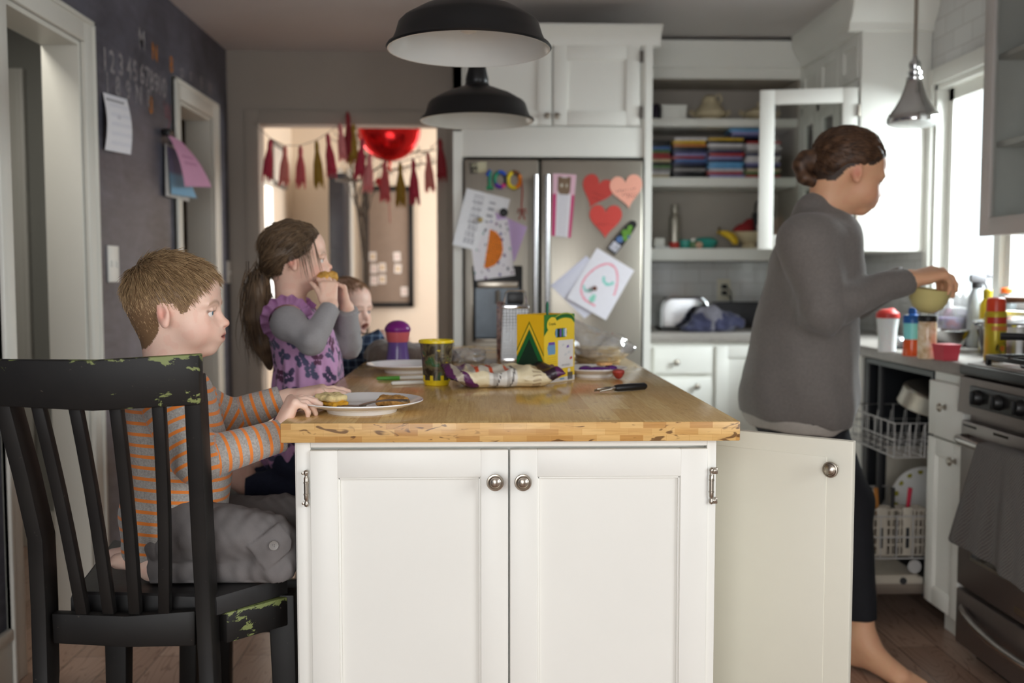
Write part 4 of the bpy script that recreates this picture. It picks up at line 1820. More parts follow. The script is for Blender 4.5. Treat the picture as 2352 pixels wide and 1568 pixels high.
LY = 3.70
pc = P(2098, 283, LY)
t = thing('pendant_lamp', pc, 'chrome bell pendant lamp hanging in front of the window', 'lamp')
z = lambda py: P(2098, py, LY).z - pc.z
b = MB()
b.lathe([(.094, 0), (.0955, .004), (.094, z(268)), (.087, z(262)), (.068, z(246)), (.050, z(226)), (.038, z(206)), (.031, z(192)), (.029, z(184)), (.031, z(179)),
         (.026, z(176)), (.020, z(170)), (.0001, z(168))], pc, 40)
obj('lamp_shade', b, m_chrome, t)
b = MB()
b.lathe([(.0001, .006), (.092, .006), (.090, -.004), (.07, -.012), (.0001, -.015)], pc, 32)
obj('diffuser', b, m_shade_in, t)
b = MB()
b.lathe([(.0001, z(172)), (.026, z(172)), (.028, z(166)), (.018, z(160)), (.022, z(150)), (.020, z(143)), (.010, z(136)), (.008, z(128)), (.0001, z(127))], pc, 24)
obj('socket_cap', b, m_chrome, t)
b = MB()
b.cyl((pc.x, pc.y, pc.z + z(129)), (pc.x, pc.y, ZC - .015), .007, seg=12)
b.lathe([(.001, -.03), (.04, -.028), (.06, -.004), (.001, -.0005)], (pc.x, pc.y, ZC), 24)
obj('rod', b, m_nickel, t)


# ---------------------------------------------------------------- the black chair
def wornmat(name, zlo, zhi, thr):
    """black paint rubbed through to an older green coat along the upper edge"""
    m, nt, b = newmat(name)
    v = coords(nt)
    f = noise(nt, coords(nt, 'Object', (1, 1, 2.2)), 26, 6, .68, .4)
    sp = N(nt, 'ShaderNodeSeparateXYZ')
    nt.links.new(v, sp.inputs[0])
    mr = N(nt, 'ShaderNodeMapRange')
    mr.inputs[1].default_value, mr.inputs[2].default_value = zlo, zhi
    mr.inputs[3].default_value, mr.inputs[4].default_value = 0, .34
    nt.links.new(sp.outputs[2], mr.inputs[0])
    ad = N(nt, 'ShaderNodeMath', operation='ADD')
    lo_ = N(nt, 'ShaderNodeMath', operation='MULTIPLY_ADD')
    lo_.inputs[1].default_value, lo_.inputs[2].default_value = .9, -.45
    nt.links.new(noise(nt, coords(nt, 'Object', (1, 1, 1), (1.9, 0, 0)), 5.5, 2), lo_.inputs[0])
    a2 = N(nt, 'ShaderNodeMath', operation='ADD')
    nt.links.new(mr.outputs[0], a2.inputs[0])
    nt.links.new(lo_.outputs[0], a2.inputs[1])
    nt.links.new(f, ad.inputs[0])
    nt.links.new(a2.outputs[0], ad.inputs[1])
    w = ramp(nt, ad.outputs[0], [(thr, (0, 0, 0, 1)), (thr + .015, (1, 1, 1, 1))])
    g = noise(nt, v, 9, 3)
    bl = ramp(nt, g, [(.3, (14, 13, 13)), (.7, (26, 24, 22))])
    dots = ramp(nt, noise(nt, v, 120, 2), [(.74, (0, 0, 0, 1)), (.78, (.5, .5, .5, 1))])
    bl = mixc(nt, dots, bl, lin((92, 84, 74)))
    nt.links.new(mixc(nt, w, bl, ramp(nt, g, [(.3, (104, 116, 66)), (.7, (128, 136, 84))])), b.inputs['Base Color'])
    b.inputs['Roughness'].default_value = .5
    b.inputs['Specular IOR Level'].default_value = .3
    return m


m_chair = wornmat('chair_black_paint', 9, 10, .86)
m_seatc = mat('chair_seat_black', (33, 32, 32), .42, var=.2, scale=14, bmp=.05)
m_edge = mat('bare_wood_edge', (150, 120, 70), .6, var=.3, scale=60)


def beam(b, pts, wd, dd, ww, dw_, mi=0):
    """rectangular section swept through pts; wd,dd section directions, ww,dw_ sizes (may taper)"""
    wd, dd = Vector(wd).normalized(), Vector(dd).normalized()
    n = len(pts)
    ww = ww if hasattr(ww, '__len__') else [ww] * n
    dw_ = dw_ if hasattr(dw_, '__len__') else [dw_] * n
    t = bmesh.new()
    R = []
    for p, a, c in zip(pts, ww, dw_):
        p = Vector(p)
        R.append([t.verts.new(p + wd * (sx * a / 2) + dd * (sy * c / 2)) for sx, sy in ((-1, -1), (1, -1), (1, 1), (-1, 1))])
    for i in range(n - 1):
        for k in range(4):
            t.faces.new((R[i][k], R[i][(k + 1) % 4], R[i + 1][(k + 1) % 4], R[i + 1][k]))
    t.faces.new(R[0][::-1])
    t.faces.new(R[-1])
    bmesh.ops.recalc_face_normals(t, faces=t.faces[:])
    ed = [e for e in t.edges if e.is_manifold and e.calc_face_angle(0) > .6]
    bmesh.ops.bevel(t, geom=ed, offset=.0028, segments=2, profile=.5, affect='EDGES')
    b.merge(t, mi, None, True)


SZ = .610
ch = thing('dining_chair', (-.60, 1.92, 0), 'tall black slat-back chair with worn green paint, under the kneeling boy', 'chair')
BL, BR = PZ(138, 1378, SZ) + Vector((0, .045, 0)), PZ(482, 1386, SZ) + Vector((0, .045, 0))
FR, FL = PZ(660, 1320, SZ), PZ(258, 1236, SZ)
b = MB()
ctr = (BL + BR + FR + FL) / 4
poly = []
for p, q in ((BL, BR), (BR, FR), (FR, FL), (FL, BL)):
    for k in range(6):
        poly.append(p.lerp(q, k / 6))
lay = []
for dz, k in ((-.040, .97), (-.036, 1.0), (-.012, 1.0), (-.004, .985), (0, .95), (.002, .8), (-.004, .4)):
    lay.append([Vector((ctr.x + (p.x - ctr.x) * k, ctr.y + (p.y - ctr.y) * k, SZ + dz)) for p in poly])
vs = [[b.bm.verts.new(p) for p in l] for l in lay]
for i in range(len(vs) - 1):
    for k in range(24):
        f = b.bm.faces.new((vs[i][k], vs[i][(k + 1) % 24], vs[i + 1][(k + 1) % 24], vs[i + 1][k]))
        f.smooth = True
b.bm.faces.new(vs[0][::-1])
b.bm.faces.new(vs[-1])
obj('seat', b, m_seatc, ch, ang=30)
# posts: front-face centre pixel and distance
W, Dp = (1, 0, 0), (0, 1, 0)
posts = [([(-22, 862, 1.652), (3, 935, 1.662), (45, 1090, 1.69), (80, 1240, 1.72), (88, 1400, 1.742), (92, 1568, 1.742)], (-.775, 1.64, .0)),
         ([(436, 862, 1.652), (441, 930, 1.662), (449, 1090, 1.69), (457, 1240, 1.72), (466, 1400, 1.742), (474, 1568, 1.742)], (-.455, 1.64, .0))]
for pts, foot in posts:
    q = [P(*p) + Vector((0, .026, 0)) for p in pts] + [Vector(foot) + Vector((0, .026, 0))]
    b = MB()
    beam(b, q, W, Dp, .027, [.045, .05, .053, .055, .055, .053, .04])
    obj('rear_leg', b, m_chair, ch, ang=30)
for c0, foot in ((P(288, 1500, 2.12), (-.79, 2.13, 0)), (PZ(640, 1345, .57), (-.372, 1.905, 0))):
    b = MB()
    top = Vector((foot[0] + (.01 if foot[0] < -.6 else -.012), foot[1], SZ - .036))
    beam(b, [top, Vector(foot)], W, Dp, [.050, .036], [.05, .036])
    obj('front_leg', b, m_chair, ch, ang=30)
# curved rails
m_rail = wornmat('chair_rail_worn_paint', 1.020, 1.056, .70)


def rail(name, top, bot, th, m, bow=.018):
    b = MB()
    n = 14
    rows = []
    for side in (0, 1):
        for edge in (top, bot):
            row = []
            for i in range(n + 1):
                u = i / n
                k = len(edge) - 1
                j = min(int(u * k), k - 1)
                f = u * k - j
                a, c = edge[j], edge[j + 1]
                px, py, Y = [a[q] * (1 - f) + c[q] * f for q in range(3)]
                p = P(px, py, Y - bow * 4 * u * (1 - u) + .0) + Vector((0, th * side, 0))
                row.append(p)
            rows.append(row)
    t = bmesh.new()
    V_ = [[t.verts.new(p) for p in r] for r in rows]          # 0 front top, 1 front bottom, 2 back top, 3 back bottom
    for i in range(n):
        for A, B_ in ((0, 1), (1, 3), (3, 2), (2, 0)):
            t.faces.new((V_[A][i], V_[A][i + 1], V_[B_][i + 1], V_[B_][i]))
    t.faces.new((V_[0][0], V_[1][0], V_[3][0], V_[2][0]))
    t.faces.new((V_[0][n], V_[2][n], V_[3][n], V_[1][n]))
    bmesh.ops.recalc_face_normals(t, faces=t.faces[:])
    ed = [e for e in t.edges if e.calc_face_angle(0) > .9]
    bmesh.ops.bevel(t, geom=ed, offset=.003, segments=2, profile=.5, affect='EDGES')
    b.merge(t, 0, None, True)
    return obj(name, b, m, ch, ang=30)


rail('top_rail', [(-40, 826, 1.648), (210, 828, 1.648), (456, 813, 1.648)], [(-40, 931, 1.660), (210, 944, 1.660), (459, 930, 1.660)], .026, m_rail)
rail('back_rail', [(118, 1409, 1.752), (290, 1415, 1.752), (448, 1403, 1.752)], [(122, 1478, 1.752), (290, 1487, 1.752), (448, 1484, 1.752)], .022, m_chair, .008)
for tp, bp in ((76, 182), (162, 244), (257, 304), (357, 372)):
    q = []
    for k in range(6):
        f = k / 5
        u = .2 + .6 * (tp - 76) / 281
        Y = (1.664 * (1 - f) + 1.752 * f) - .012 + .006 * sin(pi * f)
        q.append(P(tp * (1 - f) + bp * f + 5 * sin(pi * f), 925 * (1 - f) + 1416 * f, Y) + Vector((0, .018, 0)))
    b = MB()
    beam(b, q, W, Dp, .0205, .020)
    obj('slat', b, m_chair, ch, ang=30)
m_rubbed = wornmat('chair_apron_worn_paint', SZ - .06, SZ - .028, .80)
b = MB()
beam(b, [BR + Vector((.004, .02, -.066)), FR + Vector((-.006, -.01, -.066))], (.2, -.1, 0), (0, 0, 1), .02, .056)
obj('side_rail', b, m_rubbed, ch, ang=30)
b = MB()
beam(b, [BL + Vector((.01, .02, -.066)), FL + Vector((.02, 0, -.066))], (1, .1, 0), (0, 0, 1), .02, .056)
obj('side_rail', b, m_chair, ch, ang=30)
b = MB()
beam(b, [FL + Vector((.02, -.02, -.066)), FR + Vector((-.02, .0, -.066))], (.3, 1, 0), (0, 0, 1), .02, .056)
obj('front_rail', b, m_chair, ch, ang=30)

# stool of the girl, farther along the island
st = thing('stool', (-.57, 2.66, 0), 'black backless stool behind the chair, under the kneeling girl', 'stool')
b = MB()
b.box(-.75, -.385, 2.47, 2.85, .575, .61, 0, .012)
obj('seat', b, m_seatc, st)
for x in (-.73, -.41):
    for y in (2.49, 2.83):
        b = MB()
        beam(b, [(x, y, .577), (x + (.015 if x > -.6 else -.015), y, 0)], W, Dp, .042, .042)
        obj('leg', b, m_chair, st, ang=30)
for z_, a_, c_ in ((.30, (-.735, 2.49), (-.403, 2.49)), (.30, (-.735, 2.83), (-.403, 2.83)), (.38, (-.405, 2.49), (-.405, 2.83))):
    b = MB()
    beam(b, [(a_[0], a_[1], z_), (c_[0], c_[1], z_)], (a_[1] - c_[1], 0.001 + abs(a_[0] - c_[0]), 0), (0, 0, 1), .02, .03)
    obj('stretcher', b, m_chair, st, ang=30)

# ---------------------------------------------------------------- things on the island
T = .9153
m_china = mat('white_china', (240, 240, 240), .16, var=.01, coat=.3)


def plate(c, r, label, nm='plate'):
    b = MB()
    x, y = c
    b.lathe([(.0001, .0045), (r * .50, .0045), (r * .50, 0), (r * .56, 0), (r * .585, .0075), (r * .78, .013), (r * .97, .0205), (r, .0225), (r * .995, .0245),
             (r * .96, .0232), (r * .78, .0145), (r * .70, .0105), (r * .56, .0098), (r * .3, .0092), (.0001, .009)], (x, y, T), 72)
    return tag(obj(nm, b, m_china, ang=50), label, 'plate')


plate((-.236, 1.967), .121, 'large white plate with half-eaten toasts and a fork, in front of the boy')
plate((-.205, 2.80), .118, 'white plate standing behind the green-capped white marker')
plate((.300, 2.66), .092, 'small white plate with purple jelly scraps at the right of the yellow carton')

m_bread = mat('toast_pale', (226, 206, 150), .8, var=.28, scale=55, bmp=.6, bscale=140)
m_brown = mat('toast_brown', (190, 140, 72), .75, var=.25, scale=60, bmp=.6, bscale=160)
m_yolk = mat('egg_yellow', (216, 160, 40), .5, var=.2, scale=40)


def slab(o, poly, z0, h_, mats_, name, label, cat, seed, group=None):
    """an irregular toast: crust and soft face"""
    s = Soft(.0016)
    n = len(poly)
    ctr_ = np.mean(np.array(poly), 0)
    for i in range(n):
        a, c = np.array(poly[i]), np.array(poly[(i + 1) % n])
        s.cap((*(a * .85 + ctr_ * .15), z0 + h_ * .5), (*(c * .85 + ctr_ * .15), z0 + h_ * .5), h_ * .5, k=.004)
        s.cap((*(a * .5 + ctr_ * .5), z0 + h_ * .5), (*(c * .5 + ctr_ * .5), z0 + h_ * .5), h_ * .52, k=.006)
    s.cap((*ctr_, z0 + h_ * .5), (*(ctr_ + .004), z0 + h_ * .5), h_ * .55, k=.006)
    V, F = s.mesh(1, lambda V, n_: vnoise(V, 240, seed) * .0016)
    return tag(softobj(name, V, F, mats_), label, cat, group)


zf = T + .0103
# left toast: pale crumb over a yellow filling
def pl(px, py, z_=zf):
    q = PZ(px, py, z_)
    return (q.x, q.y)


s0 = [pl(730, 930), pl(744, 924), pl(786, 924), pl(800, 930), pl(768, 935)]
slab(None, s0, zf, .007, m_yolk, 'egg_slice', 'thin yellow egg layer under the pale toast', 'egg', 3)
s1 = [pl(726, 929), pl(740, 923), pl(780, 922), pl(795, 928), pl(760, 932)]
slab(None, s1, zf + .006, .014, m_bread, 'toast', 'pale half-eaten toast at the left side of the plate', 'toast', 5)
s2 = [pl(868, 932), pl(876, 924), pl(916, 924), pl(938, 930), pl(905, 934)]
slab(None, s2, zf, .0155, m_brown, 'toast', 'brown grainy toast at the right side of the plate', 'toast', 9)
b = MB()
f0, f1 = PZ(812, 933, zf + .003), PZ(938, 921, zf + .022)
dv = (f1 - f0)
b.tube([f0 + dv * (.12 + .88 * k / 8) + Vector((0, 0, .006 * sin(pi * k / 8))) for k in range(9)], [.0026, .0026, .0022, .002, .002, .002, .0022, .003, .0036], 8)
b.box(-.012, .012, -.009, .009, -.0008, .0008, 0, .0006, Matrix.Translation(f0 + dv * .10) @ Matrix.Rotation(math.atan2(dv.y, dv.x), 4, 'Z'))
for k in (-.0066, -.0022, .0022, .0066):
    d_ = dv.normalized()
    n_ = Vector((-d_.y, d_.x, 0))
    b.tube([f0 + dv * .07 + n_ * k, f0 - dv * .12 + n_ * k + Vector((0, 0, .003)), f0 - dv * .18 + n_ * k + Vector((0, 0, .002))], [.0011, .0010, .0005], 6)
tag(obj('fork', b, m_nickel), 'steel fork lying across the plate between the two toasts', 'fork')

# green-capped marker, and a white bar added as its reflection
m_mk = mat('marker_white_plastic', (232, 232, 226), .35, var=.02)
m_gr = mat('leaf_green_plastic', (92, 170, 62), .35, var=.08)


def marker(pa, pb, capcol, label, cp=.42):
    A, B_ = PZ(*pa, T + .0055), PZ(*pb, T + .0055)
    d_ = B_ - A
    b = MB()
    m_ = A + d_ * cp
    b.tube([A, A + d_ * .03, A + d_ * (cp - .03), m_], [.003, .0048, .0055, .0055], 14, 1)
    b.tube([m_, m_ + d_ * .01, B_ - d_ * .01, B_], [.0046, .0050, .0050, .0042], 14, 0)
    return tag(obj('marker', b, [m_mk, capcol]), label, 'marker')


marker((865, 869), (990, 866), m_gr, 'white marker with a green cap lying left of the patterned cup')
marker((899, 880), (1000, 876), m_mk, 'white bar added as the reflection of the green-capped marker in the worktop')

# patterned tumbler
m_rim = mat('tumbler_yellow', (232, 204, 34), .3, var=.04)


def tumblermat():
    m, nt, b = newmat('tumbler_print')
    v = coords(nt)
    f = noise(nt, v, 34, 4, .55, 1.0)
    g = noise(nt, coords(nt, 'Object', loc=(3, 1, 5)), 60, 3, .6, .5)
    c = ramp(nt, f, [(.28, (24, 20, 18)), (.43, (52, 44, 34)), (.55, (104, 92, 66)), (.66, (46, 84, 48)), (.78, (120, 136, 132))])
    c = mixc(nt, ramp(nt, g, [(.66, (0, 0, 0, 1)), (.70, (.8, .8, .8, 1))]), c, lin((200, 176, 60)))
    nt.links.new(c, b.inputs['Base Color'])
    b.inputs['Roughness'].default_value = .25
    return m


cx, cy = P(1003, 888, 2.45).x, 2.45
b = MB()
b.lathe([(.0001, .004, 1), (.026, .004, 1), (.0285, 0, 1), (.031, .002, 1), (.0325, .014, 0), (.0405, .104, 1), (.0435, .105, 1), (.0440, .109, 1), (.0425, .112, 1), (.040, .111, 1), (.0315, .016, 1), (.0001, .012, 1)], (cx, cy, T), 48)
for a in (-1.9, -1.1, -2.7, -.3, .5, 1.3, 2.1):
    for dz, hh, ww in ((.013, .012, .016),):
        b.lathe([(.0001, 0, 1), (.0001, .001, 1)], (cx, cy, T), 3)
        M_ = Matrix.Translation((cx, cy, T)) @ Matrix.Rotation(a, 4, 'Z')
        b.box(.0325, .0345, -.004, .004, .010, .026, 1, .0006, M_)
t_ = obj('tumbler', b, [tumblermat(), m_rim], ang=40)
tag(t_, 'dark patterned plastic tumbler with yellow rim and base', 'cup')

# purple sippy bottle
cx, cy = P(914, 838, 3.02).x, 3.02
t = thing('sippy_bottle', (cx, cy, T), 'purple and pink sippy bottle standing behind the white plate', 'bottle')
m_pur = mat('purple_clear_plastic', (120, 92, 168), .2, trans=.25, var=.04)
m_pnk = mat('coral_plastic', (206, 98, 104), .35, var=.04)
m_plid = mat('plum_plastic', (128, 34, 126), .3, var=.06)
b = MB()
b.lathe([(.0001, 0), (.036, 0), (.038, .004), (.035, .02), (.031, .045), (.030, .062), (.031, .072), (.0001, .072)], (cx, cy, T), 32)
obj('body', b, m_pur, t)
b = MB()
b.lathe([(.0001, .070), (.031, .070), (.033, .076), (.0365, .096), (.037, .101), (.0001, .101)], (cx, cy, T), 32)
obj('collar', b, m_pnk, t)
b = MB()
b.lathe([(.0001, .1005), (.037, .1005), (.0395, .105), (.0395, .112), (.034, .122), (.024, .130), (.012, .1345), (.0001, .1355)], (cx, cy, T), 32)
obj('lid', b, m_plid, t)

# carton of markers
A = Vector((.155, 2.455, T))
uB = Vector((.62, .785, 0)).normalized()
uC = Vector((-.785, .62, 0))
wB, wC, hB = .138, .083, .172
m_yel = mat('carton_yellow', (240, 190, 30), .4, var=.03)
m_g1 = mat('carton_green', (32, 104, 52), .4, var=.04)
m_g2 = mat('carton_dark_green', (26, 54, 38), .4, var=.04)
m_ol = mat('carton_olive', (120, 116, 22), .4, var=.04)
m_wh = mat('carton_white', (232, 232, 232), .4, var=.02)
m_bk = mat('print_grey', (92, 92, 96), .5, var=.05)
m_pu = mat('print_purple', (118, 88, 176), .4, var=.05)
m_bl = mat('print_blue', (120, 168, 205), .4, var=.08)
m_rd = mat('print_red', (200, 62, 50), .4, var=.05)
m_y2 = mat('carton_light_yellow', (246, 212, 60), .4, var=.03)
car = thing('marker_carton', A + (uB * wB + uC * wC) / 2, 'yellow and green marker carton standing open in the middle of the worktop', 'carton')
b = MB()
th = .0012
zz = Vector((0, 0, 1))
for o_, u_, n_, l_ in ((A, uB, uC, wB), (A + uC * (wC - th), uB, uC, wB), (A, uC, uB, wC), (A + uB * (wB - th), uC, uB, wC)):
    b.prism([(0, 0), (l_, 0), (l_, hB), (0, hB)], o_, u_, zz, n_ * th)
b.prism([(0, 0), (wB, 0), (wB, wC), (0, wC)], A, uB, uC, zz * th)
obj('box', b, m_yel, car)
e = .0009


def onC(poly, lay_, mi, bb):
    """print on the left face; a across from the near corner, b up"""
    bb.prism([(wC - a, z_) for a, z_ in poly][::-1], A - uB * (.0003 + .0003 * lay_), uC, zz, uB * .0003, mi)


def onB(poly, lay_, mi, bb):
    bb.prism(poly, A - uC * (.0003 + .0003 * lay_), uB, zz, uC * .0003, mi)


b = MB()
mid = wC * .47
onC([(0, .084), (mid, .156), (wC, .074), (wC, .064), (mid, .145), (0, .074)], 1, 3, b)
onC([(0, .064), (mid, .136), (wC, .054), (wC, 0), (0, 0)], 1, 1, b)
onC([(0, .040), (mid, .112), (wC, .026), (wC, 0), (0, 0)], 2, 2, b)
onC([(0, .077), (mid, .149), (wC, .067), (wC, .062), (mid, .142), (0, .071)], 2, 4, b)
obj('side_print', b, [m_yel, m_g1, m_g2, m_ol, m_y2], car)
b = MB()
onB([(0, 0), (wB, 0), (wB, hB), (0, hB)], 0, 0, b)
curve = [(wB, .148)] + [(wB * (1 - k / 10), .155 + .020 * sin(k / 10 * 2.2) - (k / 10) ** 2 * .052) for k in range(1, 11)]
onB(curve + [(0, hB), (wB, hB)], 1, 2, b)
onB([(x_, z_ + .009) for x_, z_ in curve[:8]] + [(x_, z_ + .013) for x_, z_ in curve[:8]][::-1], 2, 1, b)
onB([(x_, z_ + .004) for x_, z_ in curve] + [(x_, z_ + .010) for x_, z_ in curve][::-1], 2, 3, b)
ov = [(.034 + .022 * cos(2 * pi * k / 24) + .003 * sin(2 * pi * k / 24), .148 + .018 * sin(2 * pi * k / 24)) for k in range(24)]
onB(ov, 3, 0, b)
# window on the pens
wd_ = [(.046 + .011 * (1 - cos(a_)) if False else .058 - .010 * sin(a_), .125 + .0115 * cos(a_)) for a_ in [pi * k / 8 for k in range(9)]]
wd_ += [(.092 + .010 * sin(a_), .125 - .0115 * cos(a_)) for a_ in [pi * k / 8 for k in range(9)]]
onB(wd_, 2, 4, b)
for x_, mi in ((.054, 6), (.063, 4), (.073, 5), (.081, 2), (.088, 6), (.096, 7)):
    onB([(x_ - .0035, .115), (x_ + .0035, .115), (x_ + .0035, .1355), (x_ - .0035, .1355)], 3, mi, b)
onB([(.062, .034), (.132, .036), (.132, .106), (.062, .106)], 2, 7, b)
onB([(.018, .072), (.048, .072), (.050, .080), (.048, .102), (.020, .102), (.014, .090)], 2, 6, b)
onB([(.020, .096), (.046, .096), (.046, .103), (.020, .103)], 3, 5, b)
onB([(.004, .022), (.046, .024), (.046, .010), (wB, .014), (wB, .001), (.004, .001)], 2, 7, b)
onB([(.048, .019), (.09, .020), (.09, .017), (.048, .016)], 3, 8, b)
onB([(.07, .006), (.09, .006), (.09, .010), (.07, .010)], 3, 6, b)
for k in range(9):
    x_ = .106 + k * .0026
    onB([(x_, .004), (x_ + .0013 + .0006 * (k % 3 == 0), .004), (x_ + .0013 + .0006 * (k % 3 == 0), .023), (x_, .023)], 4, 9, b)
ring_ = [(.112 + .006 * cos(2 * pi * k / 14), .028 + .005 * sin(2 * pi * k / 14)) for k in range(14)]
onB(ring_, 3, 7, b)
for x_, z_, c_ in ((.078, .09, 6), (.1, .085, 5), (.09, .065, 6), (.115, .055, 8), (.105, .07, 6), (.08, .055, 7)):
    onB([(x_, z_), (x_ + .012, z_ + .002), (x_ + .010, z_ + .008), (x_ + .002, z_ + .006)], 3, c_ if c_ != 6 else 10, b)
for k in range(5):
    onB([(.014, .064 - k * .0055), (.054, .065 - k * .0055), (.054, .0658 - k * .0055), (.014, .0648 - k * .0055)], 3, 11, b)
obj('front_print', b, [m_y2, mat('carton_lime', (160, 178, 60), .4), mat('carton_mid_green', (62, 128, 54), .4, var=.1), m_g1, m_g2, m_pu, m_bl, m_wh, m_rd, m_bk,
                       mat('print_pale_grey', (214, 218, 222), .4), mat('print_ochre', (206, 170, 50), .4)], car)
b = MB()
nrm = -uC
b.text('Crayola', A + uB * .034 + zz * .149 - uC * .0021, uB, zz, .0098, .0, 0)
b.text('ART CONTEST', A + uB * .097 + zz * .042 - uC * .0016, uB, zz, .0058, .0, 1)
obj('lettering', b, [m_g2, m_bk], car)
b = MB()
q = A + uB * .085 + uC * .05
b.tube([q + zz * .05, q + zz * .196 + uB * .003, q + zz * .203 + uB * .003], [.0035, .0035, .001], 8)
tag(obj('pencil', b, mat('pencil_green', (24, 110, 78), .4)), 'green pencil sticking up out of the open carton', 'pencil')

# grater and the slim patterned box beside it
cx, cy = P(1184, 828, 3.14).x, 3.14
t = thing('box_grater', (cx, cy, T), 'steel box grater behind the yellow carton', 'grater')


def gratermat():
    m, nt, b = newmat('grater_steel')
    vr = N(nt, 'ShaderNodeTexVoronoi')
    vr.inputs['Scale'].default_value = 105
    vr.inputs['Randomness'].default_value = .1
    nt.links.new(coords(nt), vr.inputs['Vector'])
    c = ramp(nt, vr.outputs['Distance'], [(.18, (70, 72, 74)), (.34, (160, 162, 164))])
    nt.links.new(c, b.inputs['Base Color'])
    b.inputs['Metallic'].default_value = .8
    b.inputs['Roughness'].default_value = .42
    bump(nt, b, vr.outputs['Distance'], .6, .002)
    return m


b = MB()
w0, w1, d0, d1, hh = .046, .040, .036, .026, .178
base_ = [(-w0, -d0, 0), (w0, -d0, 0), (w0, d0, 0), (-w0, d0, 0), (-w1, -d1, hh), (w1, -d1, hh), (w1, d1, hh), (-w1, d1, hh)]
b.add([Vector((cx, cy, T)) + Vector(v) for v in base_], [(0, 1, 5, 4), (1, 2, 6, 5), (2, 3, 7, 6), (3, 0, 4, 7), (4, 5, 6, 7)], 0)
obj('body', b, gratermat(), t)
b = MB()
for zt_, kk in ((0.0, 1), (hh - .012, 0)):
    ww, dd = (w0, d0) if kk else (w1 + .001, d1 + .001)
    b = MB()
    b.box(cx - ww - .001, cx + ww + .001, cy - dd - .001, cy + dd + .001, T + zt_ + .0005, T + zt_ + .012, 0, .002)
    obj('band', b, m_chrome, t)
b = MB()
b.tube([(cx - .036, cy, T + hh), (cx - .031, cy, T + hh + .038), (cx - .024, cy, T + hh + .045), (cx + .024, cy, T + hh + .045), (cx + .031, cy, T + hh + .038), (cx + .036, cy, T + hh)], .0026, 8)
b.box(cx - .026, cx + .026, cy - .006, cy + .006, T + hh + .004, T + hh + .040, 1, .004)
obj('handle', b, [m_chrome, m_blackp], t)
cx2 = P(1151, 825, 3.19).x


def printmat(name, stops, scale, rough=.4):
    m, nt, b = newmat(name)
    f = noise(nt, coords(nt), scale, 3, .5, .6)
    nt.links.new(ramp(nt, f, stops), b.inputs['Base Color'])
    b.inputs['Roughness'].default_value = rough
    return m


b = MB()
b.box(cx2 - .0135, cx2 + .0135, 3.20, 3.245, T, T + .187, 0, .002)
tag(obj('spice_box', b, printmat('spice_box_print', [(.3, (40, 32, 32)), (.45, (96, 56, 48)), (.55, (150, 112, 96)), (.68, (66, 62, 96))], 42)), 'slim dark patterned box standing left of the grater', 'box')

# snack bag lying on its side
def bagmat():
    m, nt, b = newmat('snack_bag_print')
    a = N(nt, 'ShaderNodeAttribute', attribute_name='Col')
    v = coords(nt)
    f = noise(nt, v, 30, 4, .6)
    nt.links.new(a.outputs['Color'], b.inputs['Base Color'])
    b.inputs['Roughness'].default_value = .32
    bump(nt, b, f, .5, .008)
    return m


L0, L1 = PZ(1020, 873, T + .02), PZ(1287, 867, T + .02)
ax_ = (L1 - L0)
Lb = ax_.length
ax_.normalize()
nx_ = Vector((-ax_.y, ax_.x, 0))
nu, nv = 96, 56
V, F, C = [], [], []
cream, plum, dk = L3((226, 214, 180)), L3((88, 30, 84)), L3((44, 26, 40))
for i in range(nu + 1):
    u = i / nu
    half = .066 * (1 - .10 * sin(pi * u)) * (1.0 if u < .9 else 1.0)
    hgt = .026 * min(1, (u / .22) ** .7) * min(1, ((1 - u) / .14) ** .6)
    wob = .004 * sin(u * 23)
    for j in range(nv):
        a = 2 * pi * j / nv
        cw_, sw_ = cos(a), sin(a)
        y_ = half * (abs(cw_) ** .8) * (1 if cw_ >= 0 else -1)
        z_ = hgt * (abs(sw_) ** .75) * (1 if sw_ >= 0 else -.95)
        z_ += (.0035 * sin(u * 31 + 3 * cw_) + .003 * sin(u * 17 - 5 * cw_)) * (sw_ > -.1)
        lift = .040 * max(0, (.22 - u) / .22) ** 1.2 * (.6 + .4 * cw_) + .004
        if u > .82:
            lift += .012 * ((u - .82) / .18)
        p_ = L0 + ax_ * (u * Lb) + nx_ * (y_ + wob + .02) + Vector((0, 0, z_ + lift))
        p_.z = max(p_.z, T + .0006)
        V.append(p_)
        # print: plum ends, cream body with a grey text panel on the near side
        c_ = cream
        s_ = u + .03 * sw_
        near = cw_ < .2
        if s_ < .21 + .05 * sin(a * 2):
            c_ = plum if (.08 < s_ or sw_ > .2) else dk
            if .09 < s_ < .14 and near:
                c_ = L3((186, 176, 160))
        elif s_ > .86 - .05 * sw_:
            c_ = plum if s_ > .93 else dk
        elif sw_ > .55 and .2 < u < .55:
            c_ = L3((196, 190, 176)) if (int(u * 40) % 5) else L3((206, 80, 40))
        elif near and .36 < u < .60:
            c_ = L3((216, 214, 208)) if int(u * 260) % 3 else L3((176, 172, 166))
            if abs((u - .44) - .03 * sw_) < .005 or abs((u - .56) - .03 * sw_) < .007:
                c_ = L3((66, 60, 60))
        elif near and .72 < u < .80 and int(a * 30) % 2:
            c_ = L3((170, 150, 120))
        C.append(c_)
for i in range(nu):
    for j in range(nv):
        F.append((i * nv + j, (i + 1) * nv + j, (i + 1) * nv + (j + 1) % nv, i * nv + (j + 1) % nv))
V = np.array([tuple(v) for v in V])
nz = vnoise(V, 150, 4) * .0025
V[:, 2] = np.maximum(V[:, 2] + nz * (V[:, 2] > T + .004), T + .0004)
tag(softobj('snack_bag', V, np.array(F), bagmat(), col=np.array(C)), 'crumpled cream and purple snack bag lying in front of the yellow carton', 'bag')

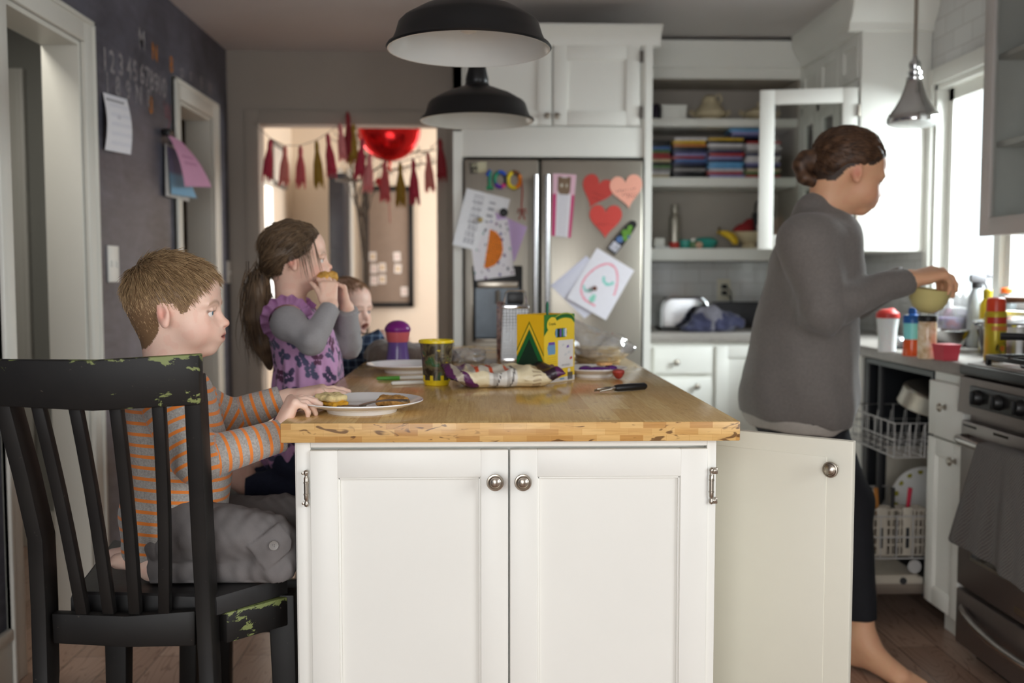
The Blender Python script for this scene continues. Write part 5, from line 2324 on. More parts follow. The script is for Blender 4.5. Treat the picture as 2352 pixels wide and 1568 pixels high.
# clear film, tortillas in a bag, taupe cloth
def filmmat():
    m, nt, b = newmat('clear_film')
    g = N(nt, 'ShaderNodeBsdfGlossy')
    g.inputs['Roughness'].default_value = .12
    tr = N(nt, 'ShaderNodeBsdfTransparent')
    tr.inputs[0].default_value = (.94, .95, .96, 1)
    di = N(nt, 'ShaderNodeBsdfDiffuse')
    di.inputs[0].default_value = (.9, .9, .92, 1)
    m1 = N(nt, 'ShaderNodeMixShader')
    m1.inputs[0].default_value = .24
    nt.links.new(tr.outputs[0], m1.inputs[1])
    nt.links.new(di.outputs[0], m1.inputs[2])
    m2 = N(nt, 'ShaderNodeMixShader')
    lw = N(nt, 'ShaderNodeLayerWeight')
    lw.inputs[0].default_value = .45
    nt.links.new(lw.outputs['Facing'], m2.inputs[0])
    nt.links.new(m1.outputs[0], m2.inputs[1])
    nt.links.new(g.outputs[0], m2.inputs[2])
    nt.links.new(m2.outputs[0], nt.nodes['Material Output'].inputs[0])
    return m


m_film = filmmat()


def crumple(name, c, r, seed, amp, freq, m, label, cat, flat=True, subdiv=44, parent=None, tail=None):
    V, F = [], []
    n1, n2 = subdiv, subdiv * 2
    for i in range(n1 + 1):
        th_ = pi * i / n1
        for j in range(n2):
            a = 2 * pi * j / n2
            V.append((r[0] * sin(th_) * cos(a), r[1] * sin(th_) * sin(a), r[2] * cos(th_)))
    V = np.array(V)
    un = V / np.array(r)
    d = 1 + amp * vnoise(un, freq, seed) + amp * .6 * np.abs(vnoise(un, freq * 2.3, seed + 1)) * -1
    V = V * d[:, None]
    if tail is not None:
        for tv, pw, ex in tail:
            tv = np.array(tv)
            td = tv / np.linalg.norm(tv)
            w_ = np.clip(un @ td, 0, 1) ** pw
            V += (w_ * ex)[:, None] * td
    V += np.array(c)
    if flat:
        V[:, 2] = np.maximum(V[:, 2], T + .0004 if flat is True else flat)
    for i in range(n1):
        for j in range(n2):
            F.append((i * n2 + j, (i + 1) * n2 + j, (i + 1) * n2 + (j + 1) % n2, i * n2 + (j + 1) % n2))
    o_ = softobj(name, V, np.array(F), m, parent)
    if parent is None:
        tag(o_, label, cat)
    return o_


q = PZ(1078, 832, T)
crumple('clear_bag', (q.x, q.y + .02, T + .018), (.055, .05, .026), 11, .30, 5, m_film, 'crumpled clear plastic wrap behind the snack bag', 'bag')
q = PZ(1380, 836, T)
tc = Vector((q.x, q.y + .075, T))
b = MB()
pr = [(.0001, 0)]
for k in range(11):
    pr += [(.066 + .002 * ((k * 7) % 3), k * .0042 + .0006), (.068 + .002 * ((k * 5) % 3), k * .0042 + .0022), (.066, k * .0042 + .0040)]
pr += [(.0001, .0475)]
b.lathe(pr, tc, 40)
tag(obj('tortilla_stack', b, mat('tortilla', (216, 194, 150), .8, var=.15, scale=40)), 'stack of tortillas inside a clear bag, behind the small plate', 'tortillas')
crumple('clear_bag', (tc.x + .004, tc.y, T + .042), (.088, .085, .058), 21, .18, 5, m_film, 'clear plastic bag wrapped round the tortillas', 'bag', tail=[((-.65, -.1, .72), 10, .085), ((.9, -.2, .1), 8, .03)])

# jelly scraps, strawberry and the utensil at the right
b = MB()
m_jel = mat('purple_jelly', (88, 34, 118), .25, var=.2, scale=60)
pcx, pcy = .300, 2.66
for dx, dy, rx_, ry_ in ((.012, -.035, .034, .020), (-.02, -.01, .02, .02), (.048, .0, .02, .014)):
    b.ell((pcx + dx, pcy + dy, T + .020), (rx_, ry_, .0095), 20, 8)
tag(obj('jelly_scraps', b, m_jel), 'smear of purple jelly on the small plate', 'food', kind='stuff')
b = MB()
b.box(-.02, .02, -.012, .012, 0, .009, 0, .004, Matrix.Translation((pcx + .03, pcy - .005, T + .0285)) @ Matrix.Rotation(.5, 4, 'Z'))
tag(obj('bread_crust', b, mat('crust_orange', (226, 176, 116), .7, var=.2, scale=60)), 'orange bread crust on the small plate', 'bread')
q = PZ(1422, 872, T)
b = MB()
b.lathe([(.0001, 0), (.006, .002), (.013, .010), (.0165, .018), (.015, .024), (.007, .027), (.0001, .026)], Vector((q.x, q.y + .012, T)), 18)
so = obj('strawberry', b, mat('strawberry_red', (168, 62, 52), .4, var=.25, scale=90, bmp=.3))
tag(so, 'red strawberry piece lying behind the black-handled peeler', 'fruit')
h0, h1 = PZ(1484, 886, T + .009), PZ(1412, 891, T + .009)
t = thing('peeler', (h0 + h1) / 2 - Vector((0, 0, .009)), 'peeler with black handle and steel head near the right edge of the worktop', 'peeler')
dv = h1 - h0
b = MB()
b.tube([h0, h0 + dv * .06, h0 + dv * .5, h0 + dv * .92, h1], [.005, .0082, .0088, .0082, .0062], 14)
obj('handle', b, m_blackp, t)
b = MB()
d_ = dv.normalized()
n_ = Vector((-d_.y, d_.x, 0))
b.tube([h1 - d_ * .004, h1 + d_ * .012, h1 + d_ * .018 + n_ * .012, h1 + d_ * .05 + n_ * .010 - Vector((0, 0, .004))], [.0045, .004, .003, .0015], 8)
b.tube([h1 + d_ * .012, h1 + d_ * .018 - n_ * .012, h1 + d_ * .05 - n_ * .010 - Vector((0, 0, .005))], [.004, .003, .0015], 8)
b.box(0, .04, -.006, .006, -.001, .001, 0, .0005, Matrix.Translation(h1 + d_ * .014) @ Matrix.Rotation(math.atan2(d_.y, d_.x), 4, 'Z') @ Matrix.Rotation(.3, 4, 'X'))
obj('blade', b, m_nickel, t)
# ---------------------------------------------------------------- papers and magnets on the refrigerator
m_paper = colmat('paper', .7, bscale=60, var=.02)
WHT = (238, 238, 242)
lay = [0]


def fridge_sheet(name, px4, paint, nu, nv, label, cat, curl=None, off=None):
    lay[0] += 1
    o_ = .0012 + .0009 * lay[0] if off is None else off
    c = [P(x, y, FY - o_) for x, y in px4]
    return tag(sheet(name, c, paint, nu, nv, m_paper, curl=curl), label, cat)


def p_list(u, v):
    if .22 < u < .42 and .08 < v < .92 and int(v * 34) % 2 == 0 and (int(u * 97 + v * 11) % 4):
        return (150, 150, 160)
    if .58 < u < .72 and .12 < v < .52 and int(v * 26) % 3 == 0:
        return (158, 158, 168)
    return WHT


fridge_sheet('list_paper', [(1072, 432), (1172, 457), (1140, 587), (1040, 562)], p_list, 36, 60, 'white printed list tilted on the left refrigerator door, sticking out at the left', 'paper', curl=lambda u, v: .012 * (1 - u) * v)
fridge_sheet('purple_paper', [(1121, 480), (1211, 521), (1182, 600), (1092, 559)], lambda u, v: (204, 176, 222), 6, 6, 'plain lilac paper behind the drawing on the left refrigerator door', 'paper')
_r2 = random.Random(5)
_dots = [(_r2.random(), _r2.random(), _r2.choice([(70, 60, 140), (60, 140, 130), (110, 60, 120), (50, 60, 80)]), _r2.uniform(.012, .03)) for _ in range(46)]


def p_moon(u, v):
    x, y = u - .52, v - .50
    # a tilted half moon
    xr = x * cos(-.30) - y * 1.35 * sin(-.30)
    yr = x * sin(-.30) + y * 1.35 * cos(-.30)
    if xr > -.14 and (xr + .14) ** 2 / .40 ** 2 + yr ** 2 / .46 ** 2 < 1:
        k = sin(u * 57 + v * 31) * sin(v * 63 - u * 17)
        return (72, 52, 30) if k > .62 else (236, 128, 22)
    for a, b_, c_, r_ in _dots:
        if (u - a) ** 2 + (v - b_) ** 2 < r_ ** 2:
            return c_
    return (236, 232, 238)


fridge_sheet('moon_drawing', [(1076, 513), (1166, 502), (1183, 632), (1092, 644)], p_moon, 54, 76, "child's drawing with an orange half moon on the left refrigerator door", 'drawing', curl=lambda u, v: .008 * v)


def p_mark(u, v):
    if v < .33:
        if .22 < u < .80 and v > .04:
            x, y = (u - .51) / .28, (v - .20) / .15
            for ex in (-.75, .75):
                if (x - ex) ** 2 + (y + .75) ** 2 < .16:
                    return (120, 96, 74)
            if x * x * .8 + y * y < 1:
                if (abs(abs(x) - .38) < .14 and abs(y + .1) < .14):
                    return (214, 206, 190)
                return (128, 104, 82)
            return (226, 214, 216)
        return (232, 190, 206)
    if u < .18 or u > .84:
        return (206, 66, 122)
    return (234, 230, 236) if int(v * 60) % 3 or u < .3 or u > .7 else (206, 204, 214)


fridge_sheet('bookmark', [(1270, 398), (1324, 401), (1311, 546), (1267, 541)], p_mark, 30, 60, 'tall pink-edged bookmark with a brown animal face on the right refrigerator door', 'bookmark')


def heart_poly(r):
    out = []
    for k in range(40):
        a = 2 * pi * k / 40
        out.append((16 * sin(a) ** 3 / 17 * r, (13 * cos(a) - 5 * cos(2 * a) - 2 * cos(3 * a) - cos(4 * a) + 2.0) / 15 * r))
    return out


def heart(px, py, half, rot, m, scr, label, off):
    c = P(px, py, FY - off)
    r = half * FY / FPX
    uu = Vector((cos(rot), 0, sin(rot)))
    vv = Vector((-sin(rot), 0, cos(rot)))
    b = MB()
    b.prism(heart_poly(r), c, uu, vv, (0, .0012, 0), 0)
    for k, (a, z_, n_) in enumerate(scr):      # handwriting
        for i in range(n_):
            b.box(-.0035, .0035, -.0006, .0002, -.004, .004, 1, 0, Matrix.Translation(c + uu * (a + i * .0115) * 1.0 + vv * (z_ + .002 * sin(i * 2.1))) @ Matrix.Rotation(rot + .6 * sin(i * 1.9), 4, 'Y') @ Matrix.Diagonal((.45, 1, .8 + .4 * sin(i), 1)))
    return tag(obj('paper_heart', b, [m, mat('ink_red', (128, 34, 32), .6, var=0)]), label, 'heart', 'paper hearts on the refrigerator')


m_hr = mat('heart_red_paper', (196, 66, 58), .7, var=.03)
m_hr2 = mat('heart_bright_red_paper', (210, 74, 66), .7, var=.03)
m_hp = mat('heart_peach_paper', (248, 178, 156), .7, var=.03)
heart(1369, 441, 39, -.36, m_hr, [(-.012, -.006, 6), (-.002, -.028, 4)], 'red paper heart leaning left, upper left of the three hearts', .0026)
heart(1440, 440, 40, .14, m_hp, [(-.045, .008, 8), (-.02, -.012, 6), (.0, -.024, 4)], 'peach paper heart at the upper right of the three hearts', .0040)
heart(1391, 508, 40, -.02, m_hr2, [(-.035, -.014, 7)], 'bright red paper heart below the other two', .0054)

ang = math.atan2(575 - 515, 1455 - 1405)
c = P(1431, 543, FY - .003)
t = thing('magnet_clip', c, 'green and black hand-shaped magnet below the hearts, tilted', 'magnet')
uu = Vector((cos(.90), 0, sin(.90)))
vv = Vector((-sin(.90), 0, cos(.90)))
b = MB()
L_ = .088
b.prism([(-L_, -.024), (-L_ * .3, -.026), (L_ * .5, -.022), (L_ * .9, -.016), (L_, 0), (L_ * .9, .016), (L_ * .5, .022), (-L_ * .3, .026), (-L_, .024)], c, uu, vv, (0, -.003, 0), 0)
b.prism([(-L_ * .9, -.020), (-L_ * .45, -.020), (-L_ * .45, .020), (-L_ * .9, .020)], c - Vector((0, .0032, 0)), uu, vv, (0, -.0006, 0), 1)
for a_, z_, r_, mi in ((-.02, .004, .016, 3), (.0, -.010, .014, 2), (.018, .008, .013, 2), (.03, -.006, .015, 2), (.05, .0, .012, 2), (.012, -.02, .008, 3), (.072, 0, .011, 0)):
    b.prism([(a_ + r_ * cos(2 * pi * k / 12), z_ + r_ * sin(2 * pi * k / 12)) for k in range(12)], c - Vector((0, .0034 + r_ * .02, 0)), uu, vv, (0, -.001, 0), mi)
obj('body', b, [m_blackp, mat('magnet_grey_print', (190, 190, 200), .4, var=.4, scale=90), mat('magnet_green', (96, 148, 50), .4, var=.3, scale=60), mat('magnet_blue', (78, 110, 160), .4, var=.3, scale=80)], t)

fridge_sheet('plain_drawing', [(1347, 587), (1428, 668), (1342, 731), (1264, 656)], lambda u, v: (226, 226, 240) if (u > .06) else (212, 212, 232), 8, 8, 'blank white sheet half hidden behind the pink circle drawing', 'drawing', curl=lambda u, v: .006 * v)


def p_face(u, v):
    x, y = (u - .50) / .40, (v - .52) / .41
    r_ = sqrt(x * x + y * y)
    a = math.atan2(y, x)
    if abs(r_ - .93 - .05 * sin(3 * a)) < .045 and not (.1 < a < 1.2):
        return (244, 150, 170)
    for cx_, cy_, rx_, ry_ in ((.60, .36, .13, .10), (.28, .66, .10, .07)):
        q_ = sqrt(((u - cx_) / rx_) ** 2 + ((v - cy_) / ry_) ** 2)
        if abs(q_ - .9) < .2 and v > cy_:
            return (120, 214, 200)
    if ((u - .50) / .06) ** 2 + ((v - .80) / .10) ** 2 < 1:
        return (150, 220, 200)
    return (240, 238, 246)


fridge_sheet('circle_drawing', [(1371, 569), (1457, 621), (1391, 735), (1301, 684)], p_face, 52, 60, "child's drawing of a pink circle with teal marks on the right refrigerator door", 'drawing', curl=lambda u, v: .010 * v * v)


def disc_magnet(px, py, r, m, label, h_=.008, off=.012, nm='magnet'):
    c = P(px, py, FY - off)
    b = MB()
    b.lathe([(.0001, 0), (r, 0), (r, h_ * .6), (r * .7, h_), (.0001, h_)], c, 20, ax=(0, -1, 0))
    return tag(obj(nm, b, m), label, 'magnet')


disc_magnet(1366, 662, .011, mat('magnet_brown', (120, 76, 62), .4, var=.3, scale=90), 'small brown round magnet on the pink circle drawing', off=.016)
disc_magnet(1157, 488, .019, m_blackp, 'round black magnet over the lilac paper', off=.008)
disc_magnet(1103, 505, .012, mat('magnet_brass', (150, 130, 80), .4, .5, var=.3), 'small brass magnet at the top left of the moon drawing', off=.012)
c4 = [P(x, y, FY - .0015) for x, y in ((1078, 374), (1117, 371), (1118, 396), (1080, 398))]
tag(sheet('photo_magnet', c4, lambda u, v: (60, 54, 46) if u < .45 and sin(u * 40) * sin(v * 31) > -.5 else (196, 190, 160), 14, 8, m_paper, thick=.003), 'small square picture magnet at the top left of the left door', 'magnet')

# the 100 magnet in many colours
t = thing('number_magnet', P(1160, 430, FY - .003), 'colourful magnet reading 100 at the top of the left refrigerator door', 'magnet')
cols100 = [('m100_teal', (34, 128, 112)), ('m100_blue', (44, 84, 190)), ('m100_dark', (38, 42, 56)), ('m100_green', (40, 140, 96)), ('m100_purple', (104, 50, 170)),
           ('m100_pink', (224, 70, 140)), ('m100_yellow', (234, 210, 40)), ('m100_orange', (236, 134, 36)), ('m100_brown', (110, 66, 40))]
mm = [mat(n, c, .4, var=.08, scale=40) for n, c in cols100]
b = MB()
for (x0, y0, x1, y1), mi in (((1127, 391, 1118, 403), 1), ((1126, 393, 1124, 415), 0), ((1124, 415, 1125, 431), 3), ((1117, 431, 1133, 431), 3)):
    b.tube([P(x0, y0, FY - .010), P(x1, y1, FY - .010)], .0085, 8, mi)
for cx_, rx_, ry_, seq in ((1149, 13, 17, [3, 0, 1, 1, 2, 2, 5, 4, 4, 0]), (1181, 14, 18, [6, 6, 8, 8, 7, 7, 7, 6, 6, 6])):
    n = 20
    pt = lambda k: P(cx_ - rx_ * cos(2 * pi * k / n), (412 if cx_ < 1160 else 413) - ry_ * sin(2 * pi * k / n), FY - .010)
    for k in range(n):
        b.tube([pt(k), pt(k + .5), pt(k + 1.1)], .0088, 8, seq[k // 2])
obj('digits', b, mm, t)
b = MB()
b.tube([P(1198, 414, FY - .010), P(1200, 440, FY - .006), P(1198, 470, FY - .006), P(1199, 484, FY - .008)], .003, 6)
for s_ in (-1, 1):
    b.tube([P(1199, 484, FY - .01), P(1199 + s_ * 8, 479, FY - .014), P(1199 + s_ * 10, 489, FY - .012), P(1199, 485, FY - .01), P(1199 + s_ * 7, 504, FY - .01)], .0028, 6)
obj('string', b, mat('red_string', (176, 52, 44), .7, var=.1), t)

# ---------------------------------------------------------------- papers on the chalkboard wall
def wall_sheet(name, c4, paint, nu, nv, label, cat, curl=None):
    return tag(sheet(name, c4, paint, nu, nv, m_paper, curl=curl), label, cat)


def p_cal(u, v):
    if v < .14 and abs(u - .45) < .38 and .07 < v < .11:
        return (120, 120, 128)
    if .42 < u < .6 and .36 < v < .42:
        return (206, 206, 214)
    return (232, 231, 236) if int(v * 24) % 4 or u < .2 else (222, 222, 230)


wall_sheet('notice_sheet', [PX(236, 212, XL + .004), PX(291, 228, XL + .012), PX(300, 355, XL + .035), PX(241, 344, XL + .010)], p_cal, 20, 30,
           'white printed notice on the chalkboard wall beside the first doorway', 'paper', curl=lambda u, v: .012 * sin(pi * v))
clip = thing('wall_clipboard', PX(384, 300, XL + .02), 'pale clipboard with papers hanging on the chalkboard wall before the second doorway', 'clipboard')
c4 = [PX(379, 330, XL + .012), PX(416, 342, XL + .012), PX(432, 463, XL + .018), PX(380, 450, XL + .014)]
sheet('board', c4, lambda u, v: (196, 194, 190), 6, 6, m_paper, clip, .006)
c4 = [PX(384, 335, XL + .022), PX(408, 345, XL + .035), PX(452, 455, XL + .060), PX(394, 446, XL + .030)]
sheet('blue_paper', c4, lambda u, v: (128, 176, 206) if v > .55 else (120, 116, 150), 8, 10, m_paper, clip)
c4 = [PX(384, 306, XL + .028), PX(418, 326, XL + .050), PX(486, 430, XL + .150), PX(424, 428, XL + .090)]
sheet('pink_paper', c4, lambda u, v: (176, 120, 150) if (.3 < v < .8 and int(v * 22) % 3 == 0 and .2 < u < .8) else (204, 148, 178), 16, 22, m_paper, clip, .0006, lambda u, v: .014 * sin(pi * v))
b = MB()
q = PX(384, 306, XL + .02)
b.box(q.x - .012, q.x + .02, q.y - .03, q.y + .03, q.z - .012, q.z + .016, 0, .004)
b.cyl((XL + .001, q.y, q.z + .012), (q.x + .004, q.y, q.z + .012), .005, seg=8)
obj('clip', b, m_blackp, clip)
for nm, px, py, hh, ww, label in (('light_switch', 258, 606, .135, .11, 'white double light switch plate on the chalkboard wall by the first doorway'),
                                  ('light_switch', 524, 625, .12, .075, 'narrow light switch plate in the far corner of the chalkboard wall')):
    c = PX(px, py, XL)
    b = MB()
    b.box(XL - .0005, XL + .006, c.y - ww / 2, c.y + ww / 2, c.z - hh / 2, c.z + hh / 2, 0, .002)
    for k in ((-.025, .025) if ww > .1 else (0,)):
        b.box(XL + .005, XL + .013, c.y + k - .005, c.y + k + .005, c.z - .012, c.z + .012, 0, .002)
        for s_ in (-1, 1):
            b.lathe([(.0001, 0), (.003, 0), (.0001, .0012)], (XL + .006, c.y + k, c.z + s_ * .04), 8, 0, None, (1, 0, 0))
    tag(obj(nm, b, mat('switch_plastic', (226, 224, 218), .35, var=0)), label, 'switch')
b = MB()
c = P(132, 590, 4.39)
b.box(c.x - .035, c.x + .035, 4.392, 4.3995, c.z - .06, c.z + .06, 0, .002)
b.box(c.x - .005, c.x + .005, 4.386, 4.393, c.z - .012, c.z + .012, 0, .001)
tag(obj('light_switch', b, mat('hall_switch_plastic', (168, 160, 140), .4, var=0)), 'dim beige light switch inside the hallway doorway', 'switch')

# ---------------------------------------------------------------- open shelves: discs, china, bowl
case_cols = {'blue': (70, 104, 158), 'navy': (40, 46, 82), 'white': (206, 202, 204), 'yellow': (206, 168, 52), 'orange': (190, 120, 62), 'black': (24, 24, 28),
             'red': (158, 48, 50), 'green': (84, 120, 70), 'lilac': (136, 132, 178), 'grey': (132, 128, 128), 'sky blue': (92, 150, 196), 'cream': (186, 170, 138)}
m_case = {k: mat('disc_case_' + k.replace(' ', '_'), v, .3, var=.35, scale=70, stretch=(1, 1, 6)) for k, v in case_cols.items()}
nth = ['lowest', 'second', 'third', 'fourth', 'fifth', 'sixth', 'seventh', 'eighth', 'ninth', 'tenth', 'eleventh', 'twelfth', 'thirteenth']
zs = SHELF[1] + .0005
stacks = [('leftmost', 1491, 1537, ['cream', 'white', 'grey', 'green', 'black', 'cream', 'red', 'red', 'green', 'blue', 'black', 'black'], 0),
          ('second', 1546, 1620, ['black', 'black', 'grey', 'black', 'navy', 'blue', 'red', 'lilac', 'navy', 'black', 'orange', 'yellow', 'white', 'blue'][:13], 1),
          ('third', 1626, 1706, ['lilac', 'red', 'white', 'sky blue', 'sky blue', 'navy', 'lilac', 'red', 'navy', 'grey', 'white', 'black', 'yellow'], 2),
          ('fourth', 1712, 1790, ['red', 'green', 'cream', 'navy', 'lilac', 'white', 'white', 'navy', 'grey', 'white', 'white', 'red'], 3)]
case_proto = {}
for nm, px0, px1, cs, si in stacks:
    x0, x1 = P(px0, 400, SY + .03).x, P(px1, 400, SY + .03).x
    x0 = max(x0, .80)
    wd_ = x1 - x0
    for i, c_ in enumerate(cs):
        jx = .006 * sin(i * 2.7 + si)
        if si == 0:
            jx = abs(jx)
        jy = .008 * sin(i * 1.9 + 2 * si)
        key = (c_, si)
        lab = '%s disc case, %s from the shelf in the %s stack' % (c_, nth[i] if i else 'lowest', nm)
        if i == 0:
            lab = '%s disc case at the bottom of the %s stack' % (c_, nm)
        zc = zs + i * .0158
        if key not in case_proto:
            b = MB()
            b.box(x0, x1, SY + .02, SY + .155, zc, zc + .0155, 0, .0015)
            case_proto[key] = (obj('disc_case', b, m_case[c_]), jx, jy)
            o_ = tag(case_proto[key][0], lab, 'disc case', 'disc cases on the middle shelf')
            o_.location.x += jx
            o_.location.y += jy
        else:
            pr_, a_, d_ = case_proto[key]
            o_ = pr_.copy()
            COL.objects.link(o_)
            o_.location = (pr_.location.x - a_ + jx, pr_.location.y - d_ + jy, zc)
            o_['label'] = lab
for i, (c_, dx) in enumerate((('navy', .0), ('lilac', .008), ('sky blue', -.004))):
    b = MB()
    z_ = zs + 13 * .0158 + i * .0158
    x0, x1 = P(1680, 400, SY).x, P(1762, 400, SY).x
    b.box(x0 + dx, x1 + dx, SY + .025, SY + .16, z_, z_ + .0155, 0, .0015)
    tag(obj('disc_case', b, m_case[c_]), '%s disc case lying across the tops of the third and fourth stacks' % c_, 'disc case', 'disc cases on the middle shelf')

z2 = SHELF[2] + .0005
b = MB()
q = P(1508, 268, SY + .06)
b.lathe([(.0001, 0), (.022, 0), (.024, .01), (.024, .065), (.015, .078), (.015, .085), (.0001, .086)], (max(q.x, .83), SY + .08, z2), 20)
tag(obj('jar', b, mat('dark_violet_glass', (40, 32, 48), .25, var=.2)), 'small dark violet jar at the left end of the top shelf', 'jar')
x0, x1 = P(1521, 250, SY + .03).x, P(1577, 250, SY + .03).x
b = MB()
b.box(x0, x1, SY + .03, SY + .12, z2, z2 + .070, 0, .002)
b.box(x0 - .002, x1 + .002, SY + .028, SY + .122, z2 + .058, z2 + .074, 0, .002)
tag(obj('box', b, m_white), 'white lidded box at the left of the top shelf', 'box')
m_ware = mat('cream_ware', (206, 192, 160), .3, var=.06)


def tureen(px, label, k=1.0, handle=True):
    q = P(px, 268, SY + .12)
    t = thing('soup_tureen', (q.x, SY + .12, z2), label, 'tureen')
    b = MB()
    b.lathe([(.0001, .004), (.05 * k, .004), (.052 * k, 0), (.055 * k, .004), (.05 * k, .012), (.078 * k, .026), (.088 * k, .045), (.082 * k, .052), (.0001, .05)], (q.x, SY + .12, z2), 32)
    obj('bowl', b, m_ware, t)
    b = MB()
    if handle:
        b.lathe([(.0001, .051), (.080 * k, .052), (.068 * k, .070), (.048 * k, .088), (.040 * k, .104), (.036 * k, .125), (.020 * k, .138), (.0001, .142)], (q.x, SY + .12, z2), 32)
    else:
        b.lathe([(.0001, .051), (.080 * k, .052), (.062 * k, .064), (.03 * k, .078), (.012 * k, .084), (.012 * k, .092), (.02 * k, .10), (.0001, .106)], (q.x, SY + .12, z2), 32)
    obj('lid', b, m_ware, t)
    b = MB()
    for s_ in (-1, 1):
        if handle and s_ == 1:
            b.tube([(q.x + .03, SY + .12, z2 + .135), (q.x + .052, SY + .12, z2 + .145), (q.x + .062, SY + .12, z2 + .118), (q.x + .048, SY + .12, z2 + .09)], .006, 10)
        b.tube([(q.x + s_ * .080 * k, SY + .12, z2 + .03), (q.x + s_ * .108 * k, SY + .12, z2 + .045), (q.x + s_ * .105 * k, SY + .12, z2 + .058), (q.x + s_ * .080 * k, SY + .12, z2 + .048)], .006, 10)
    obj('handle', b, m_ware, t)


tureen(1630, 'tall cream tureen with handled lid in the middle of the top shelf')
tureen(1745, 'low cream tureen with knobbed lid at the right of the top shelf', 1.0, False)

z0_ = SHELF[0] + .0005
yS = SY + .10
b = MB()
q = P(1549, 570, yS)
b.lathe([(.0001, 0, 1), (.026, 0, 1), (.0285, .004, 1), (.0285, .034, 0), (.0285, .155, 0), (.024, .172, 0), (.016, .184, 0), (.0155, .192, 0), (.0195, .194, 0), (.0195, .226, 0), (.017, .230, 0), (.0001, .231, 0)], (q.x, yS, z0_), 28)
tag(obj('water_bottle', b, [m_steel, m_hr]), 'slim steel water bottle with a red foot on the lowest open shelf', 'bottle')
x0, x1 = max(.797, P(1500, 550, yS).x), P(1524, 550, yS).x
b = MB()
b.box(x0, x1, SY + .06, SY + .12, z0_ + .0085, z0_ + .055, 0, .003)
tag(obj('box', b, m_white), 'small white box left of the steel bottle', 'box')
b = MB()
b.box(x0, P(1538, 560, SY + .04).x, SY + .02, SY + .14, z0_, z0_ + .008, 0, .001)
tag(obj('envelope', b, mat('envelope_paper', (214, 212, 212), .7)), 'flat white envelopes under the small white box', 'paper')
m_teal = mat('teal_glaze', (56, 158, 146), .3, var=.12, scale=30)


def cup(px, yy, r, h_, m, label, nm='cup', cat='cup', zz_=None):
    q = P(px, 570, yy)
    b = MB()
    b.lathe([(.0001, .003), (r * .75, .003), (r * .78, 0), (r * .85, .003), (r, h_ * .4), (r * .96, h_), (r * .88, h_ * 1.0), (r * .88, h_ * .4), (.0001, h_ * .25)], (q.x, yy, zz_ if zz_ else z0_), 26)
    return tag(obj(nm, b, m), label, cat)


cup(1574, SY + .09, .033, .045, m_teal, 'small teal cup right of the steel bottle')
q = P(1592, 570, SY + .05)
b = MB()
b.lathe([(.0001, 0, 0), (.017, 0, 0), (.018, .03, 0), (.012, .036, 1), (.013, .038, 1), (.013, .052, 1), (.0001, .053, 1)], (q.x, SY + .05, z0_), 20)
tag(obj('jar', b, [mat('jar_green', (92, 128, 84), .3, var=.3, scale=60), m_white]), 'small green jar with white lid between the teal dishes', 'jar')
q = P(1606, 570, SY + .035)
b = MB()
b.ell((q.x, SY + .04, z0_ + .018), (.020, .016, .018), 18, 10)
tag(obj('ornament', b, mat('ornament_peach', (220, 178, 150), .5, var=.3, scale=60)), 'small peach ornament in front of the teal bowl', 'ornament')
b = MB()
q = P(1622, 570, SY + .10)
b.lathe([(.0001, .003), (.035, .003), (.038, 0), (.042, .003), (.060, .022), (.064, .034), (.060, .046), (.045, .057), (.02, .061), (.0001, .062)], (q.x, SY + .12, z0_), 30)
tag(obj('lidded_dish', b, m_teal), 'rounded teal lidded dish left of the bananas', 'dish')
q = P(1664, 570, SY + .07)
t = thing('banana_bunch', (q.x, SY + .08, z0_), 'bunch of yellow bananas left of the pedestal bowl', 'bananas')
m_ban = mat('banana_yellow', (222, 184, 40), .5, var=.2, scale=30)
m_bst = mat('banana_stem', (92, 74, 40), .6, var=.2)
for k in range(4):
    a = -.5 + k * .28
    top = Vector((q.x - .025, SY + .08, z0_ + .085))
    pts = []
    for i in range(8):
        f = i / 7
        th_ = f * 1.5
        pts.append(top + Vector(((.075 + .010 * k) * sin(th_) * cos(a) - (.012 if k == 3 else 0), (.06) * sin(th_) * sin(a * 1.6), -.068 + .068 * (cos(th_)) - .0)))
    pts = [Vector((p.x, p.y, max(p.z, z0_ + .0165))) for p in pts]
    b = MB()
    b.tube(pts, [.006, .012, .0155, .0165, .0165, .0155, .011, .004], 10)
    obj('banana', b, m_ban, t)
b = MB()
b.tube([(q.x - .025, SY + .08, z0_ + .075), (q.x - .027, SY + .08, z0_ + .112)], [.009, .007], 8)
obj('stem', b, m_bst, t)
q = P(1722, 570, SY + .10)
b = MB()
bx_ = q.x + .005
b.lathe([(.0001, .002), (.044, .002), (.046, 0), (.048, .004), (.040, .012), (.034, .028), (.045, .036), (.080, .055), (.108, .082), (.112, .088), (.108, .089), (.078, .062), (.04, .045), (.0001, .042)], (bx_, SY + .13, z0_), 40)
tag(obj('pedestal_bowl', b, m_ware), 'cream pedestal bowl at the right end of the lowest open shelf', 'bowl')
s = Soft(.004)
s.ell((bx_ - .03, SY + .11, z0_ + .100), (.055, .05, .035), k=.02)
s.ell((bx_ - .055, SY + .10, z0_ + .088), (.04, .03, .02), k=.02)
s.ell((bx_ - .0, SY + .13, z0_ + .118), (.04, .04, .04), k=.02)
V, F = s.mesh(2, lambda V, n: vnoise(V, 60, 3) * .004)
tag(softobj('red_pouch', V, F, mat('red_felt', (142, 36, 38), .8, var=.2, scale=30)), 'red cloth pouch lying in the pedestal bowl', 'pouch')
t = thing('lunch_bag', (bx_ + .035, SY + .10, z0_ + .085), 'small black bag with looped handle standing in the pedestal bowl', 'bag')
b = MB()
b.box(bx_ + .010, bx_ + .095, SY + .065, SY + .135, z0_ + .082, z0_ + .190, 0, .008)
obj('body', b, mat('bag_black', (34, 34, 36), .6, var=.15), t)
b = MB()
